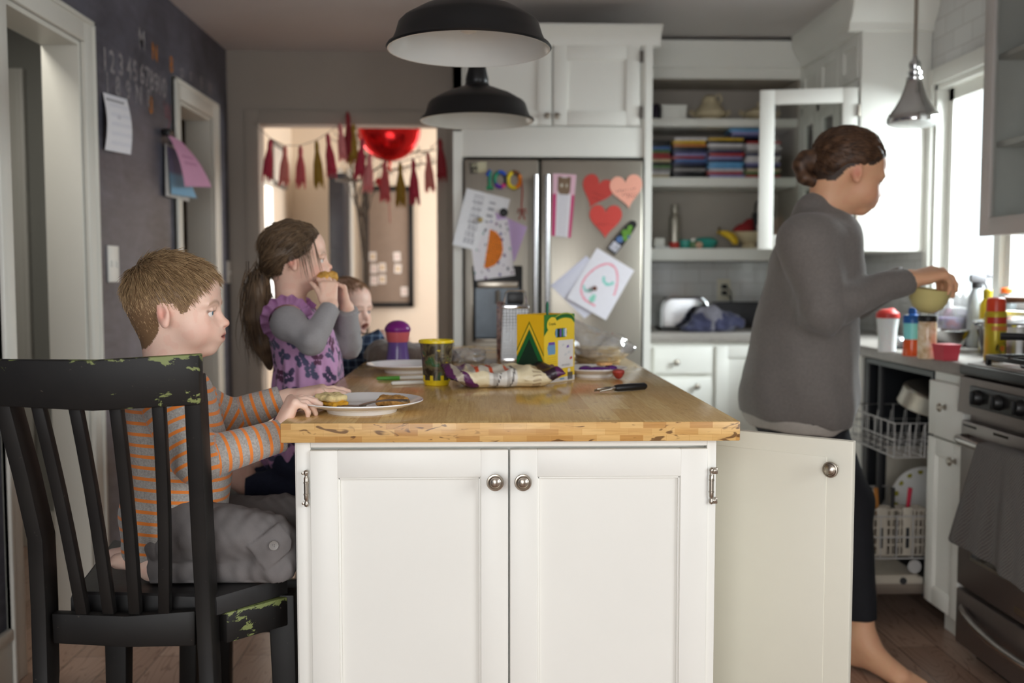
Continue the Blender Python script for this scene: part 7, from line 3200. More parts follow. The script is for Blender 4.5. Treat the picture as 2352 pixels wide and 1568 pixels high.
b.lathe([(.0001, .062), (.115, .062), (.125, .055), (.135, .0), (.138, -.002), (.132, .0), (.12, .052), (.0001, .058)], c, 40, 0, None, (0.1, -.25, 1))
tag(obj('steel_pan', b, m_steel), 'steel bowl upside down in the upper dishwasher rack', 'pan')
for i, (x_, col_, lab) in enumerate((('a', (168, 110, 50), 'wooden-handled utensil in the cutlery basket'), ('b', (24, 24, 26), 'black utensil handle in the cutlery basket'), ('c', (190, 36, 66), 'red utensil handle in the cutlery basket'))):
    b = MB()
    xx = bx0 + (.06, .11, .16)[i]
    b.tube([(xx, by0 + .04, .242), (xx + .004, by0 + .04, .36), (xx + .010 * (i - 1), by0 + .03, .46)], [.003, .006, .008], 8)
    tag(obj('utensil', b, mat('utensil_' + x_, col_, .4)), lab, 'utensil')
# ---------------------------------------------------------------- people
def B(px, py, Y):
    return np.array(P(px, py, Y))


m_skin = colmat('skin', .5, sss=.12, bscale=300, var=.015)
m_hair = colmat('hair', .45, bscale=500, var=.08, spec=.35)


def stripemat(name, base, stripe, lo, hi, grain=260):
    m, nt, b = newmat(name)
    a = N(nt, 'ShaderNodeAttribute', attribute_name='s')
    fr = N(nt, 'ShaderNodeMath', operation='FRACT')
    nt.links.new(a.outputs['Fac'], fr.inputs[0])
    v = coords(nt)
    g = ramp(nt, noise(nt, v, grain, 3, .6), [(.3, tuple(q * .86 for q in base)), (.7, tuple(min(255, q * 1.08) for q in base))])
    c = mixc(nt, ramp(nt, fr.outputs[0], [(lo, (1, 1, 1, 1)), (lo + .03, (1, 1, 1, 1)), (hi, (0, 0, 0, 1))]), g, lin(stripe))
    nt.links.new(c, b.inputs['Base Color'])
    b.inputs['Roughness'].default_value = .9
    b.inputs['Sheen Weight'].default_value = .2
    bump(nt, b, noise(nt, v, 420, 2), .12, .002)
    return m


def arm(s, pts, rs, k=.02, cut=None):
    s.path([tuple(p) for p in pts], rs, k=k, cut=cut)


def foot(s, ankle, d, L, up=(0, 0, 1), k=.01):
    """bare foot from the ankle; d towards the toes, up = instep side"""
    d, up = np.array(d, float), np.array(up, float)
    d /= np.linalg.norm(d)
    up -= d * (up @ d)
    up /= np.linalg.norm(up)
    lat = np.cross(up, d)
    a = np.array(ankle, float)
    heel = a - d * L * .12 - up * L * .20
    ball = a + d * L * .55 - up * L * .24
    s.cap(a, heel, L * .125, L * .125, k=L * .12)
    s.cap(heel, ball, L * .12, L * .10, k=L * .14)
    s.cap(a, ball, L * .13, L * .085, k=L * .16)
    for i, y in enumerate((.14, .07, .005, -.06, -.12)):
        r_ = L * (.058, .042, .040, .037, .034)[i]
        p = ball + lat * y * L * .95
        q = p + d * L * (.24, .25, .225, .19, .155)[i] - up * L * .03
        s.cap(p, q, r_ * 1.15, r_, k=L * .03)


def scalp_roots(V, F, o, R, H, region, n, seed):
    """points on the head surface inside the hair region, with normals"""
    r = np.random.default_rng(seed)
    nr = normals(V, F)
    p = head_local(V, o, R, H)
    w_ = region(p)
    idx = np.where(w_ > 0)[0]
    f = F[np.isin(F[:, 0], idx)]
    area_ = np.linalg.norm(np.cross(V[f[:, 2]] - V[f[:, 0]], V[f[:, 3]] - V[f[:, 1]]), axis=1)
    k = r.choice(len(f), n, p=area_ / area_.sum())
    u = r.random((n, 4))
    u /= u.sum(1)[:, None]
    P_ = (V[f[k]] * u[:, :, None]).sum(1)
    N_ = (nr[f[k]] * u[:, :, None]).sum(1)
    return P_, N_ / np.linalg.norm(N_, axis=1)[:, None]


def hairline(pts):
    xs, zs_ = [a for a, _ in pts], [z_ for _, z_ in pts]
    return lambda p: (p[:, 2] > np.interp(p[:, 0], xs, zs_)).astype(float)


def tan_flow(p_loc, N_loc, crown, extra):
    d = p_loc - np.array(crown)
    d = d / (np.linalg.norm(d, axis=1)[:, None] + .05) + np.array(extra)
    d -= N_loc * (d * N_loc).sum(1)[:, None]
    return d / (np.linalg.norm(d, axis=1)[:, None] + 1e-6)


# ================================================================ boy
kid = thing('person', B(440, 1345, 1.93) * [1, 1, 0] + [0, 0, SZ], 'boy in grey shirt with orange stripes kneeling on the black chair, hands at the plate', 'person')
HB, oB, RB = .197, B(406, 817, 1.93), rotm(yaw=.04)
s = Soft(.0021)
head(s, oB, RB, HB, nose=.6)
hl = lambda x, y, z: oB + RB @ (np.array((x, y, z)) * HB)
nb = B(392, 870, 1.935)
s.cap(hl(-.13, 0, .25), nb, .042, .044, k=.03)
s.cap(hl(.02, 0, .12), nb + [.01, 0, .01], .032, .040, k=.03)
chest, belly, hip = B(398, 955, 1.93), B(410, 1080, 1.93), B(405, 1195, 1.93)
s.ell(chest, (.068, .098, .085), k=.04)
s.ell(belly, (.074, .092, .11), k=.04)
s.ell(hip, (.072, .098, .07), k=.04)
Sn, En, Wn = B(392, 908, 1.838), B(450, 1056, 1.805), B(648, 1000, 1.895)
Sf, Ef, Wf = B(405, 900, 2.02), B(526, 964, 2.065), B(660, 914, 2.085)
arm(s, (Sn, En, Wn), (.036, .030, .020))
arm(s, (Sf, Ef, Wf), (.036, .030, .020))
hand(s, Wn + [-.006, .0, .012], (.42, .12, .85), (-.80, -.36, .40), .120, side=1, curls=[(.95, .30, .15), (1.0, .35, .2), (1.15, .6, .5), (1.35, .8, .6)], thumb=(.7, .5, .3))
hand(s, Wf + [.004, 0, .002], (.97, .02, .20), (-.2, -.10, 1), .134, side=-1, curls=[(.45, .45, .3), (.22, .22, .15), (.15, .18, .12), (.35, .35, .25)], thumb=(.45, .35, .25), spread=.12)
kn = [B(430, 1215, 1.86), B(618, 1238, 1.868), B(628, 1292, 1.868), B(352, 1306, 1.866)]
kf = [B(430, 1205, 2.00), B(650, 1195, 2.035), B(652, 1258, 2.035), B(345, 1287, 2.03)]
for q in (kn, kf):
    s.path(q, [.045, .038, .034, .024], k=.02)
foot(s, kn[3] + [-.004, 0, .004], (-.90, .24, -.30), .115, up=(-.2, .1, -1))
foot(s, kf[3] + [-.004, 0, .004], (-.92, -.2, -.26), .115, up=(-.2, -.1, -1))
V, F = s.mesh(2)
V[:, 2] = np.maximum(V[:, 2], SZ + .002)
hl_boy = hairline([(-.6, .04), (-.26, .06), (-.19, .12), (-.115, .22), (-.095, .30), (-.09, .49), (.07, .50), (.115, .40), (.17, .42), (.24, .56), (.335, .755), (.345, .80), (.5, .86)])
nrV = normals(V, F)
col = skin_colours(V, oB, RB, HB, skin=(240, 205, 186), flush=.30)
pl_ = head_local(V, oB, RB, HB)
reg = hl_boy(pl_ - [.012, 0, .018]) * (pl_[:, 2] > .05) * (np.abs(pl_[:, 1]) < .395) * (pl_[:, 2] < 1.1) * (np.linalg.norm(pl_ - [-.05, 0, .6], axis=1) < .62)
ear = (np.abs(pl_[:, 1]) > .382) & (np.abs(pl_[:, 0] + .02) < .10) & (pl_[:, 2] < .56)
reg = reg * ~ear
col = blendc(col, L3((128, 100, 72)), reg)
softobj('body', V, F, m_skin, kid, col)
eyes(kid, oB, RB, HB)
earf = lambda p: (np.abs(p[:, 1]) > .382) & (np.abs(p[:, 0] + .02) < .11) & (p[:, 2] < .56)
R_, Nn = scalp_roots(V, F, oB, RB, HB, lambda p: hl_boy(p) * (p[:, 2] > .05) * (p[:, 2] < 1.1) * (np.linalg.norm(p - [-.05, 0, .6], axis=1) < .62) * ~earf(p), 9500, 3)
pl_ = head_local(R_, oB, RB, HB)
nl = Nn @ RB
fl = tan_flow(pl_, nl, (-.36, -.05, .86), (.15, 0, -.25))
side_ = np.clip((.75 - pl_[:, 2]) / .3, 0, 1)
d0_ = fl * (.9 + .5 * side_)[:, None] + nl * (.34 - .16 * side_)[:, None] + RNG.normal(size=fl.shape) * .16
ln = (.028 - .018 * side_) * RNG.uniform(.7, 1.2, len(R_)) * np.clip(.7 + (pl_[:, 2] - .1) * 1.2, .7, 1)
tone = RNG.random(len(R_))
dark = np.clip(.75 * np.exp(-(((pl_ - [-.30, 0, .86]) / .26) ** 2).sum(1)) + .25 * (RNG.random(len(R_)) < .3), 0, 1)
hc = L3((136, 108, 76))[None] * (1 - tone[:, None]) + L3((206, 174, 132))[None] * tone[:, None]
hc = hc * (1 - dark[:, None] * .5) * (1 + .18 * side_[:, None])
V1, F1, C1 = strands('hair', kid, R_ - Nn * .002, (d0_ @ RB.T), ln, np.full(len(R_), .00085), hc, m_hair,
                     lambda f, p, d: d * 1.0 + np.array((0.02, 0, -.16)) + (oB + [-.01, 0, .55 * HB] - p) * .45, 4)
softobj('hair', V1, F1, m_hair, kid, C1)

# shirt
s = Soft(.003)
s.ell(nb + [-.002, 0, -.018], (.056, .074, .034), k=.04)
s.ell(chest, (.083, .118, .095), k=.045)
s.ell(belly + [.004, 0, 0], (.096, .110, .125), k=.045)
s.ell(B(402, 1190, 1.93), (.094, .118, .072), k=.04)
s.cap(B(345, 1180, 1.90), B(338, 1250, 1.885), .050, .046, k=.03)
arm(s, (nb + [0, -.05, -.02], Sn, En), (.040, .049, .041), k=.03)
arm(s, (En, Wn), (.041, .0305), k=.012, cut='b')
arm(s, (nb + [0, .05, -.02], Sf, Ef), (.040, .049, .040), k=.03)
arm(s, (Ef, Wf + [-.010, 0, 0]), (.040, .029), k=.012, cut='b')
s.ell(nb + [.012, 0, .020], (.040, .042, .030), k=.012, op='s')


def shirt_fold(V, n):
    dn, tn = segdist(V, En, Wn)
    df, tf = segdist(V, Ef, Wf)
    e = np.exp(-((V - En) ** 2).sum(1) / .05 ** 2) + np.exp(-((V - Ef) ** 2).sum(1) / .05 ** 2)
    return vnoise(V, 42, 5) * .0022 + e * vnoise(V, 120, 6) * .0035 + (V[:, 2] < belly[2] - .03) * vnoise(V, 60, 8) * .003


V, F = s.mesh(2, shirt_fold)
per = .0205
bones = [(Sn, En, .045, 0), (En, Wn, .036, np.linalg.norm(En - Sn)), (Sf, Ef, .045, 0), (Ef, Wf, .035, np.linalg.norm(Ef - Sf))]
best = np.full(len(V), 1e9)
sv = np.zeros(len(V))
ctr_ = B(405, 1050, 1.93)
sag = ((V[:, 0] - ctr_[0]) / .09) * .006 - ((V[:, 1] - ctr_[1]) / .1) ** 2 * .006
for a, b_, r_, off in bones:
    d, t = segdist(V, a, b_)
    L_ = np.linalg.norm(b_ - a)
    sc = d / r_ - 1.0
    tt = ((V - a) @ (b_ - a)) / L_ ** 2
    m_ = sc < best
    best[m_] = sc[m_]
    sv[m_] = (off + tt * L_)[m_]
tors = np.abs(V[:, 1] - 1.93) < (.088 + 0 * V[:, 0])
tor_d = np.minimum(np.sqrt(((V[:, :2] - ctr_[:2]) / [.095, .112]) ** 2 @ np.ones(2)) - 1.0, 9)
use_t = (tor_d < best - .12) | (best > .35)
sv = np.where(use_t, V[:, 2] + sag, sv + .007)
m_shirt = stripemat('striped_jersey', (168, 163, 157), (232, 132, 52), .26, .31)
softobj('shirt', V, F, m_shirt, kid, attrs={'s': sv / per + 40})

# trousers
m_tr = mat('trouser_twill', (104, 100, 99), .85, var=.10, scale=26, bmp=.12, bscale=700)
s = Soft(.003)
s.ell(hip + [.006, 0, -.02], (.090, .112, .062), k=.03)
s.path(kn[:2], [.062, .050], k=.02)
s.path(kn[1:3], [.046, .044], k=.008)
s.path(kn[2:], [.044, .036], k=.004, cut='b')
s.path(kf[:3], [.064, .050, .044], k=.025)
s.path(kf[2:], [.044, .036], k=.02, cut='b')
s.plane((0, 0, SZ + .0025), (0, 0, -1))


def trouser_fold(V, n):
    f = vnoise(V * [1, .6, 1.2], 62, 21) * .0042 + vnoise(V * [1.3, 1, .8], 120, 22) * .0028
    k_ = np.exp(-((V - kn[1]) ** 2).sum(1) / .06 ** 2)
    q_ = B(622, 1258, 1.82)
    a_ = ((V[:, 0] - q_[0]) * .82 + (V[:, 2] - q_[2]) * .57) / .034
    b__ = (-(V[:, 0] - q_[0]) * .57 + (V[:, 2] - q_[2]) * .82) / .030
    flap = np.clip((1 - np.maximum(np.abs(a_), np.abs(b__))) * 9, 0, 1) * (V[:, 1] < 1.845)
    cuff = np.clip((np.exp(-((V[:, 0] - B(372, 1300, 1.86)[0]) / .004) ** 2)), 0, 1)
    return (f * (1 - .6 * flap) + flap * .0042 + k_ * vnoise(V, 130, 24) * .004 - cuff * .0035) * (V[:, 2] > SZ + .006)


V, F = s.mesh(2, trouser_fold)
V[:, 2] = np.maximum(V[:, 2], SZ + .0022)
V[:, 0] = np.minimum(V[:, 0], CX0 - .006)
tro = softobj('trousers', V, F, m_tr, kid)
b = MB()
q = B(628, 1253, 1.812)
m_ = (np.abs(V[:, 0] - q[0]) < .006) & (np.abs(V[:, 2] - q[2]) < .006)
q[1] = V[m_, 1].min() - .0005
b.lathe([(.0001, 0), (.0085, 0), (.0092, .0015), (.0085, .003), (.0062, .0024), (.0001, .0024)], q, 20, ax=(.25, -1, .1))
for dx in (-1, 1):
    for dz in (-1, 1):
        b.ell(q + np.array((dx * .0017, -.0026, dz * .0017)), (.0008, .0006, .0008), 6, 4, 1)
obj('button', b, [mat('button_grey', (120, 116, 112), .4), m_dark], tro)

# ================================================================ girl
GYY = 2.62
girl = thing('person', (P(640, 1138, GYY).x, GYY, SZ), 'little girl with ponytail in a lilac butterfly dress, eating with both hands', 'person')
HG, oG, RG = .180, B(688, 669, GYY), rotm(yaw=.06, pitch=-.07)
gl_ = lambda x, y, z: oG + RG @ (np.array((x, y, z)) * HG)
s = Soft(.0026)
head(s, oG, RG, HG, mouth=.35)
nbg = B(668, 722, GYY + .01)
s.cap(gl_(-.12, 0, .25), nbg, .040, .040, k=.03)
gch, gbe, ghi = B(700, 790, GYY), B(712, 880, GYY), B(690, 1010, GYY)
s.ell(gch, (.060, .085, .08), k=.04)
s.ell(gbe, (.075, .085, .10), k=.04)
s.ell(ghi, (.075, .09, .09), k=.04)
Gn = (B(660, 742, GYY - .095), B(716, 783, GYY - .135), B(760, 703, GYY - .075))
Gf = (B(690, 738, GYY + .09), B(798, 790, GYY + .10), B(797, 706, GYY + .045))
arm(s, Gn, (.030, .027, .019))
arm(s, Gf, (.030, .027, .019))
hand(s, Gn[2] + [-.002, .002, .004], (-.10, .18, 1), (.48, -.85, .1), .104, side=1, curls=[(.55, .6, .4), (.5, .6, .4), (.5, .6, .4), (.6, .6, .5)], thumb=(.25, .2, .2))
hand(s, Gf[2] + [-.002, 0, .004], (-.18, -.1, 1), (.85, .35, .2), .104, side=-1, curls=[(.7, .7, .5), (.75, .7, .5), (.8, .7, .5), (.85, .7, .5)], thumb=(.3, .4, .3))
gk = []
for yy in (-.06, .06):
    k_ = [np.array((ghi[0], GYY + yy, .71)), np.array((ghi[0] + .085, GYY + yy, .665)), np.array((ghi[0] + .06, GYY + yy, .648)), np.array((ghi[0] - .13, GYY + yy, .645))]
    gk.append(k_)
    s.path(k_, [.045, .036, .030, .022], k=.02)
    foot(s, k_[3] + [-.008, 0, .002], (-.95, 0, -.12), .13, up=(-.1, 0, -1))
V, F = s.mesh(2)
V[:, 2] = np.maximum(V[:, 2], SZ + .002)
hl_girl = hairline([(-.6, .22), (-.20, .25), (-.13, .40), (.05, .46), (.16, .52), (.24, .62), (.33, .74), (.37, .84), (.5, .9)])
pG = head_local(V, oG, RG, HG)
col = skin_colours(V, oG, RG, HG, skin=(238, 198, 176), flush=.45)
col = blendc(col, L3((78, 60, 44)), hl_girl(pG) * (np.linalg.norm(pG - [-.05, 0, .6], axis=1) < .58))
softobj('body', V, F, m_skin, girl, col)
eyes(girl, oG, RG, HG, (60, 48, 40))
# hair: a soft cap gathered at the back, a tail, and loose strands
s = Soft(.0032)
s.frame(oG, RG, HG)
s.ell((-.07, 0, .655), (.455, .405, .385), k=.05)
s.ell((-.22, 0, .48), (.30, .365, .28), k=.08)
s.cap((-.30, 0, .42), (-.44, 0, .37), .16, .08, k=.08)
s.box((.60, 0, .20), (.42, .8, .50), R=rotm(pitch=-.42), rnd=.05, k=.03, op='s')
s.box((.08, 0, .12), (.26, .8, .30), rnd=.1, k=.04, op='s')
s.frame((0, 0, 0))
tail = [gl_(-.43, 0, .37), B(592, 668, GYY), B(594, 730, GYY), B(606, 790, GYY), B(620, 845, GYY)]
V0, F0 = s.mesh(2, lambda V, n: vnoise(V, 60, 31) * .002 + np.sin(np.arctan2(V[:, 1] - oG[1], V[:, 2] - oG[2]) * 46) * .0008)
s2 = Soft(.0035)
s2.path(tail, [.012, .030, .036, .028, .006], k=.02)
V2, F2 = s2.mesh(2, lambda V, n: vnoise(V * [1, 1, .3], 150, 33) * .003)
ca_, cb_ = L3((70, 54, 40)), L3((132, 108, 82))
hcol = lambda V, sd: ca_[None] * .8 + (cb_ - ca_)[None] * np.clip(.5 + .6 * vnoise(V * [.35, 1, .35], 200, sd), 0, 1)[:, None]
nr0 = normals(V0, F0)
r = np.random.default_rng(9)
k = r.choice(len(V0), 2600)
Rg, Ng = V0[k], nr0[k]
tgt = gl_(-.45, 0, .37)
d0_ = (tgt - Rg)
d0_ -= Ng * (d0_ * Ng).sum(1)[:, None]
d0_ /= np.linalg.norm(d0_, axis=1)[:, None] + 1e-6
tn_ = r.random(len(Rg))[:, None]
A1 = strands('h', None, Rg - Ng * .001, d0_ + Ng * .10 + r.normal(size=Rg.shape) * .10, np.full(len(Rg), .055), np.full(len(Rg), .0011), ca_[None] * (1 - tn_) + cb_[None] * tn_, None,
             lambda f, p, d: d + (oG + RG @ (np.array((-.07, 0, .62)) * HG) - p) * 3.2 + (tgt - p) * 1.2, 5)
# wisps over the temple and cheek
n = 34
wx = r.uniform(.04, .30, n)
wy = -(r.uniform(.28, .38, n))
wr = np.stack([gl_(a, c_ * sqrt(max(.05, 1 - (a / .5) ** 2)), .78 - .1 * a) for a, c_ in zip(wx, wy)])
wd_ = np.stack([[r.uniform(.05, .35), -.25, -1] for _ in range(n)])
t_ = r.random(n)[:, None]
A2 = strands('w', None, wr, wd_, r.uniform(.06, .125, n), np.full(n, .0008), ca_[None] * (1 - t_) + cb_[None] * t_, None, lambda f, p, d: d + np.array((.02, .07, -.10)), 6)
# strands down the tail
n = 900
tr_ = tail[1] + r.normal(size=(n, 3)) * [.012, .012, .02] + np.array((0, 0, .02))
t_ = r.random(n)[:, None]
A3 = strands('t', None, tr_, np.tile([.02, 0, -1.0], (n, 1)) + r.normal(size=(n, 3)) * .16, r.uniform(.12, .21, n), np.full(n, .0013), ca_[None] * (1 - t_) + cb_[None] * t_, None,
             lambda f, p, d: d + np.stack([(.10 * (f - .15)) + (tail[2][0] + .03 * f - p[:, 0]) * 2.0, (GYY - p[:, 1]) * 2.0, 0 * p[:, 0]], 1), 6)
V, F, C = joinVF([(V0, F0, hcol(V0, 41)), (V2, F2, hcol(V2, 43)), A1, A2, A3])
gh = softobj('hair', V, F, m_hair, girl, C)
b = MB()
c = gl_(-.43, 0, .37)
b.tube([c + np.array((.004 * cos(a) * .5, .013 * cos(a), .013 * sin(a))) for a in [2 * pi * k / 16 for k in range(16)]], .004, 8, closed=True)
obj('hair_tie', b, mat('hair_tie_orange', (214, 112, 48), .6), girl)
# grey long-sleeved top
m_gt = mat('grey_jersey', (150, 148, 150), .9, var=.07, scale=300, bmp=.08, bscale=420, sheen=.2)
s = Soft(.0032)
arm(s, (nbg + [.0, -.045, -.03], Gn[0], Gn[1]), (.033, .038, .034), k=.025)
arm(s, (Gn[1], Gn[2] + [0, 0, -.004]), (.034, .026), k=.010, cut='b')
arm(s, (nbg + [.0, .045, -.03], Gf[0], Gf[1]), (.035, .042, .038), k=.025)
arm(s, (Gf[1], Gf[2] + [0, 0, -.004]), (.038, .029), k=.010, cut='b')
V, F = s.mesh(2, lambda V, n: vnoise(V, 50, 51) * .0030 + np.exp(-((V - Gn[1]) ** 2).sum(1) / .06 ** 2) * vnoise(V, 110, 52) * .005 + np.exp(-((V - Gf[1]) ** 2).sum(1) / .06 ** 2) * vnoise(V, 110, 53) * .004)
softobj('sleeves', V, F, m_gt, girl)
# dress
s = Soft(.0028)
s.ell(nbg + [.006, 0, -.026], (.056, .074, .030), k=.03)
s.ell(gch + [-.004, 0, .012], (.082, .094, .080), k=.05)
s.ell(gbe + [.008, 0, -.01], (.102, .106, .11), k=.06)
s.ell(ghi + [.01, 0, -.015], (.115, .118, .085), k=.06)
s.ell(nbg + [.012, 0, .012], (.040, .044, .030), k=.012, op='s')


def dress_fold(V, n):
    a = np.arctan2(V[:, 1] - GYY, V[:, 0] - gbe[0])
    w_ = np.clip((gch[2] + .03 - V[:, 2]) / .2, 0, 1)
    return w_ * (np.sin(a * 15 + 1.5 * np.sin(V[:, 2] * 14)) * .0055 + np.sin(a * 27 + 2) * .002) + vnoise(V, 70, 61) * .001


V, F = s.mesh(2, dress_fold)
V[:, 2] = np.maximum(V[:, 2], SZ + .003)
V[:, 0] = np.minimum(V[:, 0], IX0 - .004)


def butterflies(V, ctr):
    """printed butterflies on a jittered lattice, each turned its own way"""
    a = np.arctan2(V[:, 1] - ctr[1], V[:, 0] - ctr[0]) * .105
    z_ = V[:, 2]
    col = np.tile(L3((206, 158, 202)), (len(V), 1))
    r = np.random.default_rng(77)
    cell = .050
    na = int(2 * pi * .105 / cell)
    for i in range(-na // 2 - 1, na // 2 + 2):
        for j in range(10, 30):
            cx_ = (i + (j % 2) * .5 + r.uniform(-.2, .2)) * cell
            cz_ = (j + r.uniform(-.2, .2)) * cell * .85
            th_ = r.uniform(-pi, pi)
            sz = r.uniform(.017, .0235)
            inkc = L3([(74, 78, 108), (98, 54, 82), (62, 56, 84), (88, 92, 120)][r.integers(4)])
            x, y = a - cx_, z_ - cz_
            m_ = (np.abs(x) < sz * 1.4) & (np.abs(y) < sz * 1.4)
            if not m_.any():
                continue
            u = (x[m_] * cos(th_) + y[m_] * sin(th_)) / sz
            v = (-x[m_] * sin(th_) + y[m_] * cos(th_)) / sz
            au = np.abs(u)
            up = ((au - .55) / .50) ** 2 + ((v - .28 - .25 * au) / .40) ** 2 < 1
            lo_ = ((au - .38) / .34) ** 2 + ((v + .38) / .34) ** 2 < 1
            bd = (au < .09) & (np.abs(v) < .6)
            on = up | lo_ | bd
            g = .5 + .5 * np.clip(1.3 - au, 0, 1)
            idx = np.where(m_)[0][on]
            col[idx] = inkc[None] * g[on][:, None] + L3((120, 96, 140))[None] * (1 - g[on])[:, None]
    return col


m_dress = colmat('dress_print', .85, bscale=380, var=.04, sheen=.2)
dr = softobj('dress', V, F, m_dress, girl, butterflies(V, gbe))
# ruffles at armhole and neck
def ruffle(center, n_, r0, r1, amp, waves, arc, name, squash=1.0):
    n_ = Vector(n_).normalized()
    x_ = n_.orthogonal().normalized()
    y_ = n_.cross(x_)
    b = MB()
    c = Vector(center)

    def f(u, v):
        a = arc[0] + (arc[1] - arc[0]) * u
        rr_ = r0 + (r1 - r0) * v
        w_ = amp * v * sin(a * waves)
        return c + x_ * (cos(a) * rr_) + y_ * (sin(a) * rr_ * squash) + n_ * (w_ - .012 * v)
    b.grid(f, 120, 6)
    g2 = b.bm.faces[:]
    ret = bmesh.ops.solidify(b.bm, geom=g2, thickness=.0018)
    me_o = obj(name, b, mat('dress_lilac', (204, 154, 200), .85, var=.08, scale=60), girl, ang=80)
    return me_o


av = Gn[1] - Gn[0]
ruffle(Gn[0] + np.array((-.004, .018, .004)), (.25, -.85, -.30), .046, .066, .009, 15, (0, 2 * pi), 'ruffle')
av = Gf[1] - Gf[0]
ruffle(Gf[0] + np.array((0, -.012, .004)), (.35, .85, -.25), .045, .064, .009, 15, (0, 2 * pi), 'ruffle')
ruffle(nbg + np.array((.012, 0, .004)), (.25, 0, 1), .044, .064, .007, 14, (0, 2 * pi), 'ruffle')
# jeans
s = Soft(.0045)
s.ell(ghi + [0, 0, -.05], (.085, .105, .06), k=.03)
for k_ in gk:
    s.path(k_[:3], [.056, .048, .042], k=.03)
    s.path(k_[2:], [.042, .034], k=.02, cut='b')
s.plane((0, 0, SZ + .002), (0, 0, -1))
V, F = s.mesh(2, lambda V, n: vnoise(V, 60, 71) * .003 * (V[:, 2] > SZ + .006))
V[:, 2] = np.maximum(V[:, 2], SZ + .002)
V[:, 0] = np.minimum(V[:, 0], CX0 - .005)
softobj('jeans', V, F, mat('dark_denim', (36, 42, 62), .9, var=.15, scale=90, bmp=.1), girl)
# what she eats
q = B(745, 640, GYY - .03)
s = Soft(.0022)
s.ell(q, (.022, .030, .020), k=.01)
s.ell(q + [.014, .03, .004], (.018, .02, .016), k=.01)
V, F = s.mesh(2, lambda V, n: vnoise(V, 260, 91) * .002)
tag(softobj('toast', V, F, mat('toast_bitten', (206, 156, 70), .75, var=.25, scale=70, bmp=.4)), 'piece of golden toast held at the mouth of the girl', 'toast')

# ================================================================ baby
BYY = 3.36
baby = thing('person', (P(800, 900, BYY).x, BYY, .66), 'laughing baby in a blue plaid shirt and dark bib, beyond the girl', 'person')
HY, oY, RY = .188, B(795, 765, BYY), rotm(yaw=-.62, pitch=.10)
s = Soft(.0035)
head(s, oY, RY, HY, mouth=1.0, nose=.4)
yl = lambda x, y, z: oY + RY @ (np.array((x, y, z)) * HY)
nby = B(788, 806, BYY + .01)
s.cap(yl(-.1, 0, .2), nby, .042, .045, k=.03)
s.ell(B(788, 880, BYY + .01), (.070, .085, .11), k=.04)
s.ell(B(780, 990, BYY + .01), (.075, .10, .09), k=.04)
Ya = (B(805, 825, BYY - .08), B(832, 800, BYY - .12), B(880, 772, BYY - .10))
Yb = (B(815, 820, BYY + .07), B(850, 800, BYY + .10), B(893, 775, BYY + .08))
for q in (Ya, Yb):
    arm(s, q, (.030, .028, .022))
hand(s, Ya[2], (.9, .2, .15), (0, 0, 1), .085, side=1, fat=1.15)
hand(s, Yb[2], (.9, -.2, .2), (0, 0, 1), .085, side=-1, fat=1.15)
for yy in (-.07, .07):
    s.path([np.array((nby[0] - .01, BYY + yy, .70)), np.array((nby[0] + .04, BYY + yy * 1.6 - .03, .64)), np.array((nby[0] + .05, BYY + yy * 1.6 - .05, .54))], [.045, .038, .03], k=.02)
    foot(s, np.array((nby[0] + .05, BYY + yy * 1.6 - .05, .52)), (.8, -.5, -.2), .10)
V, F = s.mesh(2)
pY = head_local(V, oY, RY, HY)
col = skin_colours(V, oY, RY, HY, skin=(242, 204, 186), lips=(196, 104, 98), flush=.45)
inm = np.exp(-(((pY - [.40, 0, .155]) / [.10, .07, .05]) ** 4).sum(1))
col = blendc(col, L3((112, 40, 40)), inm * (pY[:, 0] < .425))
hl_b = hairline([(-.6, .20), (-.15, .35), (.05, .50), (.15, .62), (.28, .80), (.33, .90), (.5, .95)])
inh = np.linalg.norm(pY - [-.05, 0, .6], axis=1) < .6
col = blendc(col, L3((158, 122, 92)), .8 * hl_b(pY) * inh * (.75 + .25 * vnoise(V, 120, 3)))
softobj('body', V, F, m_skin, baby, col)
eyes(baby, oY, RY, HY, (70, 84, 104))
R_, Nn = scalp_roots(V, F, oY, RY, HY, lambda p: hl_b(p) * (np.linalg.norm(p - [-.05, 0, .6], axis=1) < .6), 2200, 13)
pl_, nl = head_local(R_, oY, RY, HY), Nn @ RY
fl = tan_flow(pl_, nl, (-.3, 0, .9), (.1, 0, -.2))
t_ = RNG.random(len(R_))[:, None]
V1, F1, C1 = strands('h', None, R_ - Nn * .001, (fl + nl * .2 + RNG.normal(size=fl.shape) * .15) @ RY.T, RNG.uniform(.012, .024, len(R_)), np.full(len(R_), .0010), L3((128, 96, 68))[None] * (1 - t_) + L3((186, 148, 112))[None] * t_, None,
                     lambda f, p, d: d + (oY + [0, 0, .6 * HY] - p) * 1.2, 3)
softobj('hair', V1, F1, m_hair, baby, C1)


def plaidmat():
    m, nt, b = newmat('blue_plaid')
    v = coords(nt)
    sp = N(nt, 'ShaderNodeSeparateXYZ')
    nt.links.new(v, sp.inputs[0])
    out = None
    for i in (0, 2):
        mu = N(nt, 'ShaderNodeMath', operation='MULTIPLY')
        mu.inputs[1].default_value = 38
        nt.links.new(sp.outputs[i], mu.inputs[0])
        fr_ = N(nt, 'ShaderNodeMath', operation='FRACT')
        nt.links.new(mu.outputs[0], fr_.inputs[0])
        c = ramp(nt, fr_.outputs[0], [(.0, (44, 58, 84)), (.48, (44, 58, 84)), (.52, (96, 128, 168)), (.72, (170, 196, 220)), (.76, (60, 80, 112))])
        out = c if out is None else mixc(nt, .5, out, c)
    nt.links.new(out, b.inputs['Base Color'])
    b.inputs['Roughness'].default_value = .9
    return m


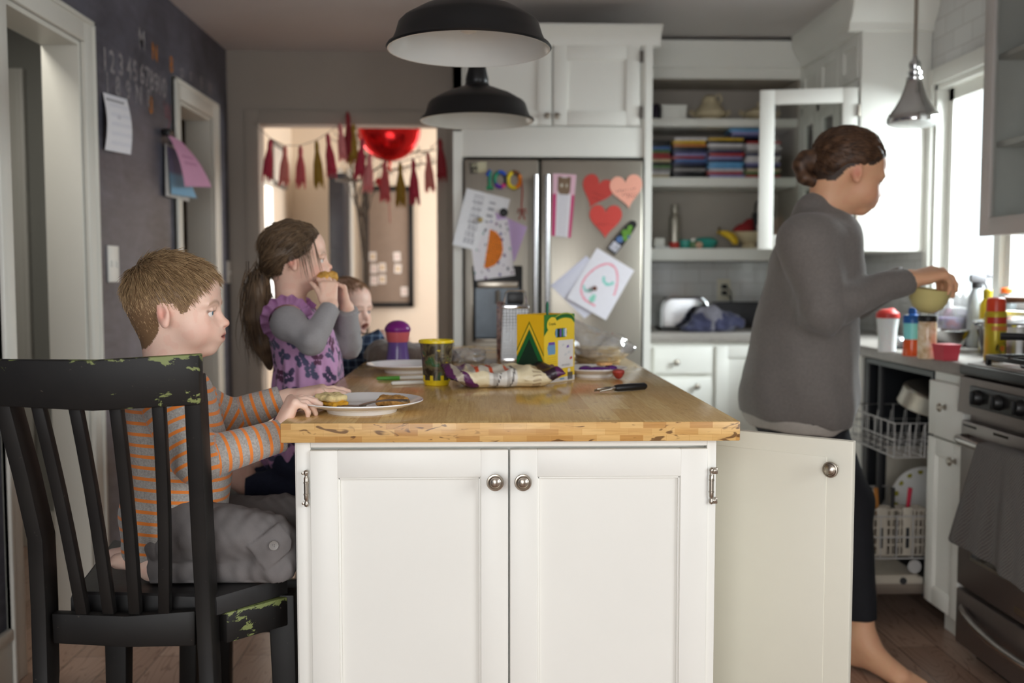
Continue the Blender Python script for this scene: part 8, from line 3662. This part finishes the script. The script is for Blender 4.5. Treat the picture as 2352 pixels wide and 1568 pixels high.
s = Soft(.004)
s.ell(B(788, 880, BYY + .01), (.080, .100, .120), k=.04)
s.ell(B(780, 985, BYY + .01), (.082, .112, .085), k=.04)
for q in (Ya, Yb):
    arm(s, (nby + [0, (q[0][1] - BYY) * .5, -.03], q[0], q[1]), (.045, .042, .039), k=.03)
    arm(s, q[1:], (.039, .030), k=.01, cut='b')
V, F = s.mesh(2, lambda V, n: vnoise(V, 60, 81) * .003)
V[:, 0] = np.where(V[:, 2] < .918, np.minimum(V[:, 0], IX0 - .004), V[:, 0])
softobj('shirt', V, F, plaidmat(), baby)
s = Soft(.004)
s.ell(B(788, 880, BYY), (.084, .104, .105), k=.03)
s.ell(B(790, 830, BYY), (.068, .085, .05), k=.03)
s.box(B(860, 860, BYY + .02), (.06, .2, .2), R=rotm(yaw=-.6), k=.01, op='s')
V, F = s.mesh(2, lambda V, n: vnoise(V, 50, 83) * .002)
V[:, 0] = np.where(V[:, 2] < .918, np.minimum(V[:, 0], IX0 - .004), V[:, 0])
softobj('bib', V, F, mat('bib_charcoal', (62, 66, 76), .85, var=.1, scale=60), baby)
hc_ = thing('high_chair', (P(790, 900, BYY + .06).x, BYY + .06, 0), 'black high chair holding the baby at the far end of the island', 'chair')
hx, hy = P(790, 900, BYY).x - .02, BYY + .06
b = MB()
b.box(hx - .14, hx + .10, hy - .16, hy + .16, .50, .54, 0, .015)
obj('seat', b, m_seatc, hc_)
b = MB()
b.box(hx - .17, hx - .125, hy - .15, hy + .15, .54, .92, 0, .02)
obj('backrest', b, m_seatc, hc_)
for dx in (-.15, .09):
    for dy in (-.15, .15):
        b = MB()
        beam(b, [(hx + dx * .9, hy + dy * .9, .51), (hx + dx * 1.25, hy + dy * 1.2, 0)], W, Dp, .03, .03)
        obj('leg', b, m_chair, hc_, ang=30)
for dy in (-.045, .045):
    b = MB()
    qq = [B(812 + dy * 200, 790 + abs(dy) * 50, BYY - .065), B(818 + dy * 180, 830, BYY - .108), B(822 + dy * 160, 868, BYY - .112)]
    beam(b, qq, (1, -.5, 0), (.5, 1, 0), .016, .004)
    obj('strap', b, [mat('strap_light', (158, 160, 168), .7)], hc_, ang=30)

# ================================================================ woman
WY = 2.95
mum = thing('person', (P(1900, 1500, 3.0).x, 3.0, 0), 'woman with tied-back brown hair, grey sweater and black leggings at the right counter', 'person')
HW, oW, RW = .236, B(1922, 478, WY), rotm(pitch=.30, yaw=.02)
wl_ = lambda x, y, z: oW + RW @ (np.array((x, y, z)) * HW)
s = Soft(.0042)
head(s, oW, RW, HW)
nbw = B(1898, 508, WY + .01)
s.cap(wl_(-.17, 0, .22), nbw, .056, .060, k=.04)
wch, wwa, whi = B(1878, 620, WY), B(1850, 770, WY), B(1832, 905, WY + .01)
s.ell(wch, (.10, .14, .14), k=.06)
s.ell(wwa, (.10, .13, .16), k=.06)
s.ell(whi, (.12, .16, .14), k=.06)
An = (B(1856, 560, WY - .15), B(1888, 712, WY - .19), B(2092, 644, WY - .10))
Af = (B(1885, 548, WY + .15), B(1968, 690, WY + .20), B(2088, 640, WY + .10))
arm(s, An, (.045, .040, .027), k=.03)
arm(s, Af, (.045, .040, .027), k=.03)
hand(s, An[2] + [.002, .0, .004], (.93, .16, .20), (-.22, -.30, 1), .178, side=1, curls=[(.75, .55, .35), (.85, .6, .4), (.9, .6, .4), (.95, .65, .4)], thumb=(.6, .5, .4))
hand(s, Af[2] + [.002, .0, .004], (.93, -.16, .10), (-.1, .30, 1), .178, side=-1, curls=[(.7, .55, .35), (.8, .6, .4), (.85, .6, .4), (.9, .65, .4)], thumb=(.6, .5, .4))
ank_r = PZ(1984, 1470, .095)
lr = [np.array((whi[0] + .00, WY - .06, .78)), np.array((P(1950, 1150, 2.98).x, 2.97, .50)), np.array(ank_r)]
ll = [np.array((whi[0] - .02, WY + .09, .78)), np.array((P(1880, 1150, 3.05).x, 3.08, .48)), np.array((P(1850, 1470, 3.10).x, 3.12, .085))]
s.path(lr, [.085, .055, .034], k=.05)
s.path(ll, [.085, .055, .034], k=.05)
foot(s, lr[2] + [0, 0, -.005], (.52, -.85, -.06), .235, k=.02)
foot(s, ll[2] + [0, 0, -.005], (.9, -.3, -.06), .235, k=.02)
V, F = s.mesh(2)
V[:, 2] = np.maximum(V[:, 2], .001)
pW = head_local(V, oW, RW, HW)
col = skin_colours(V, oW, RW, HW, skin=(232, 180, 142), lips=(186, 104, 92), brow=(92, 64, 46), flush=.4)
hl_w = hairline([(-.6, .22), (-.22, .26), (-.14, .44), (.02, .56), (.14, .56), (.24, .66), (.34, .80), (.5, .92)])
inh = np.linalg.norm(pW - [-.05, 0, .6], axis=1) < .62
col = blendc(col, L3((58, 42, 32)), hl_w(pW) * inh)
softobj('body', V, F, m_skin, mum, col)
eyes(mum, oW, RW, HW, (70, 56, 44))
s = Soft(.0042)
s.frame(oW, RW, HW)
s.ell((-.055, 0, .665), (.455, .40, .375), k=.05)
s.ell((-.20, 0, .50), (.29, .35, .26), k=.07)
s.box((.62, 0, .24), (.42, .8, .50), R=rotm(pitch=-.34), rnd=.05, k=.03, op='s')
s.box((.10, 0, .18), (.30, .8, .32), rnd=.12, k=.05, op='s')
s.frame((0, 0, 0))
V0, F0 = s.mesh(2, lambda V, n: np.sin(np.arctan2(V[:, 1] - oW[1], V[:, 2] - oW[2]) * 40) * .0009 + vnoise(V, 50, 3) * .002)
s = Soft(.004)
s.path([wl_(-.36, 0, .60), B(1876, 372, WY), B(1850, 366, WY), B(1838, 382, WY)], [.040, .026, .022, .018], k=.02)
s.path([B(1838, 380, WY), B(1848, 408, WY - .01), B(1876, 418, WY - .012), B(1893, 408, WY - .01)], [.020, .019, .017, .012], k=.015)
V2, F2 = s.mesh(2, lambda V, n: vnoise(V, 90, 5) * .003)
ca_, cb_ = L3((58, 40, 30)), L3((112, 82, 60))
nr0 = normals(V0, F0)
r = np.random.default_rng(19)
k = r.choice(len(V0), 2400)
Rg, Ng = V0[k], nr0[k]
tgt = wl_(-.45, 0, .58)
d0_ = tgt - Rg
d0_ -= Ng * (d0_ * Ng).sum(1)[:, None]
d0_ /= np.linalg.norm(d0_, axis=1)[:, None] + 1e-6
t_ = r.random(len(Rg))[:, None]
A1 = strands('h', None, Rg - Ng * .001, d0_ + Ng * .06 + r.normal(size=Rg.shape) * .06, np.full(len(Rg), .06), np.full(len(Rg), .0014), ca_[None] * (1 - t_) + cb_[None] * t_, None,
             lambda f, p, d: d + (wl_(-.05, 0, .62) - p) * 3 + (tgt - p) * 1.2, 5)
hcol = lambda V, sd: ca_[None] + (cb_ - ca_)[None] * np.clip(.4 + .5 * vnoise(V, 160, sd), 0, 1)[:, None]
V, F, C = joinVF([(V0, F0, hcol(V0, 1)), (V2, F2, hcol(V2, 2)), A1])
softobj('hair', V, F, m_hair, mum, C)
# sweater
s = Soft(.005)
s.ell(nbw + [-.008, 0, -.030], (.090, .105, .055), k=.05)
s.cap(nbw + [-.020, 0, -.02], wl_(-.22, 0, -.16), .074, .068, k=.03)
s.ell(wch + [-.006, 0, -.01], (.134, .180, .160), k=.07)
s.ell(wwa + [-.004, 0, 0], (.148, .176, .170), k=.08)
s.ell(whi + [0, 0, -.005], (.178, .197, .17), k=.08)
arm(s, (nbw + [-.01, -.09, -.05], An[0], An[1]), (.070, .075, .062), k=.05)
arm(s, (An[1], An[2] + [-.010, 0, 0]), (.062, .040), k=.02, cut='b')
arm(s, (nbw + [-.01, .09, -.05], Af[0], Af[1]), (.070, .072, .060), k=.05)
arm(s, (Af[1], Af[2] + [-.012, 0, 0]), (.060, .040), k=.02, cut='b')
s.ell(wl_(.10, 0, .02), (.085, .080, .060), R=rotm(pitch=.5), k=.02, op='s')
s.plane(B(1830, 962, WY), (-.12, 0, -1))


def knit(V, n):
    e = np.exp(-((V - An[1]) ** 2).sum(1) / .09 ** 2)
    w_ = np.clip((wch[2] - V[:, 2]) / .15, 0, 1)
    return vnoise(V, 26, 91) * .006 + e * vnoise(V, 70, 92) * .007 + w_ * vnoise(V * [1, 1, .5], 40, 93) * .005


V, F = s.mesh(2, knit)
softobj('sweater', V, F, mat('grey_knit', (116, 111, 107), .9, var=.10, scale=120, bmp=.15, bscale=500, sheen=.2), mum)
s = Soft(.005)
s.ell(whi + [0, 0, -.015], (.142, .172, .13), k=.06)
s.path(lr[:2], [.100, .064], k=.05)
s.path([lr[1], lr[1] * .14 + lr[2] * .86], [.064, .044], k=.03, cut='b')
s.path(ll[:2], [.100, .064], k=.05)
s.path([ll[1], ll[1] * .14 + ll[2] * .86], [.064, .044], k=.03, cut='b')
V, F = s.mesh(2, lambda V, n: vnoise(V, 40, 95) * .002)
softobj('leggings', V, F, mat('black_leggings', (26, 27, 32), .85, var=.1, scale=60), mum)
s = Soft(.005)
s.ell(whi + [0, 0, -.010], (.166, .186, .19), k=.05)
s.plane(B(1830, 984, WY), (-.10, 0, -1))
V, F = s.mesh(2, lambda V, n: vnoise(V, 40, 97) * .004)
softobj('undershirt', V, F, mat('pale_grey_jersey', (178, 172, 164), .9, var=.06, scale=80), mum)
q = B(2136, 664, WY - .055)
b = MB()
b.lathe([(.0001, -.070), (.021, -.069), (.041, -.055), (.053, -.034), (.058, -.004), (.060, .0), (.057, .001), (.050, -.032), (.039, -.051), (.0001, -.062)], Vector(q), 40, ax=(.10, -.08, 1))
tag(obj('small_bowl', b, mat('bowl_pale_yellow', (216, 204, 138), .35, var=.04)), 'pale yellow bowl held by the woman over the counter', 'bowl')
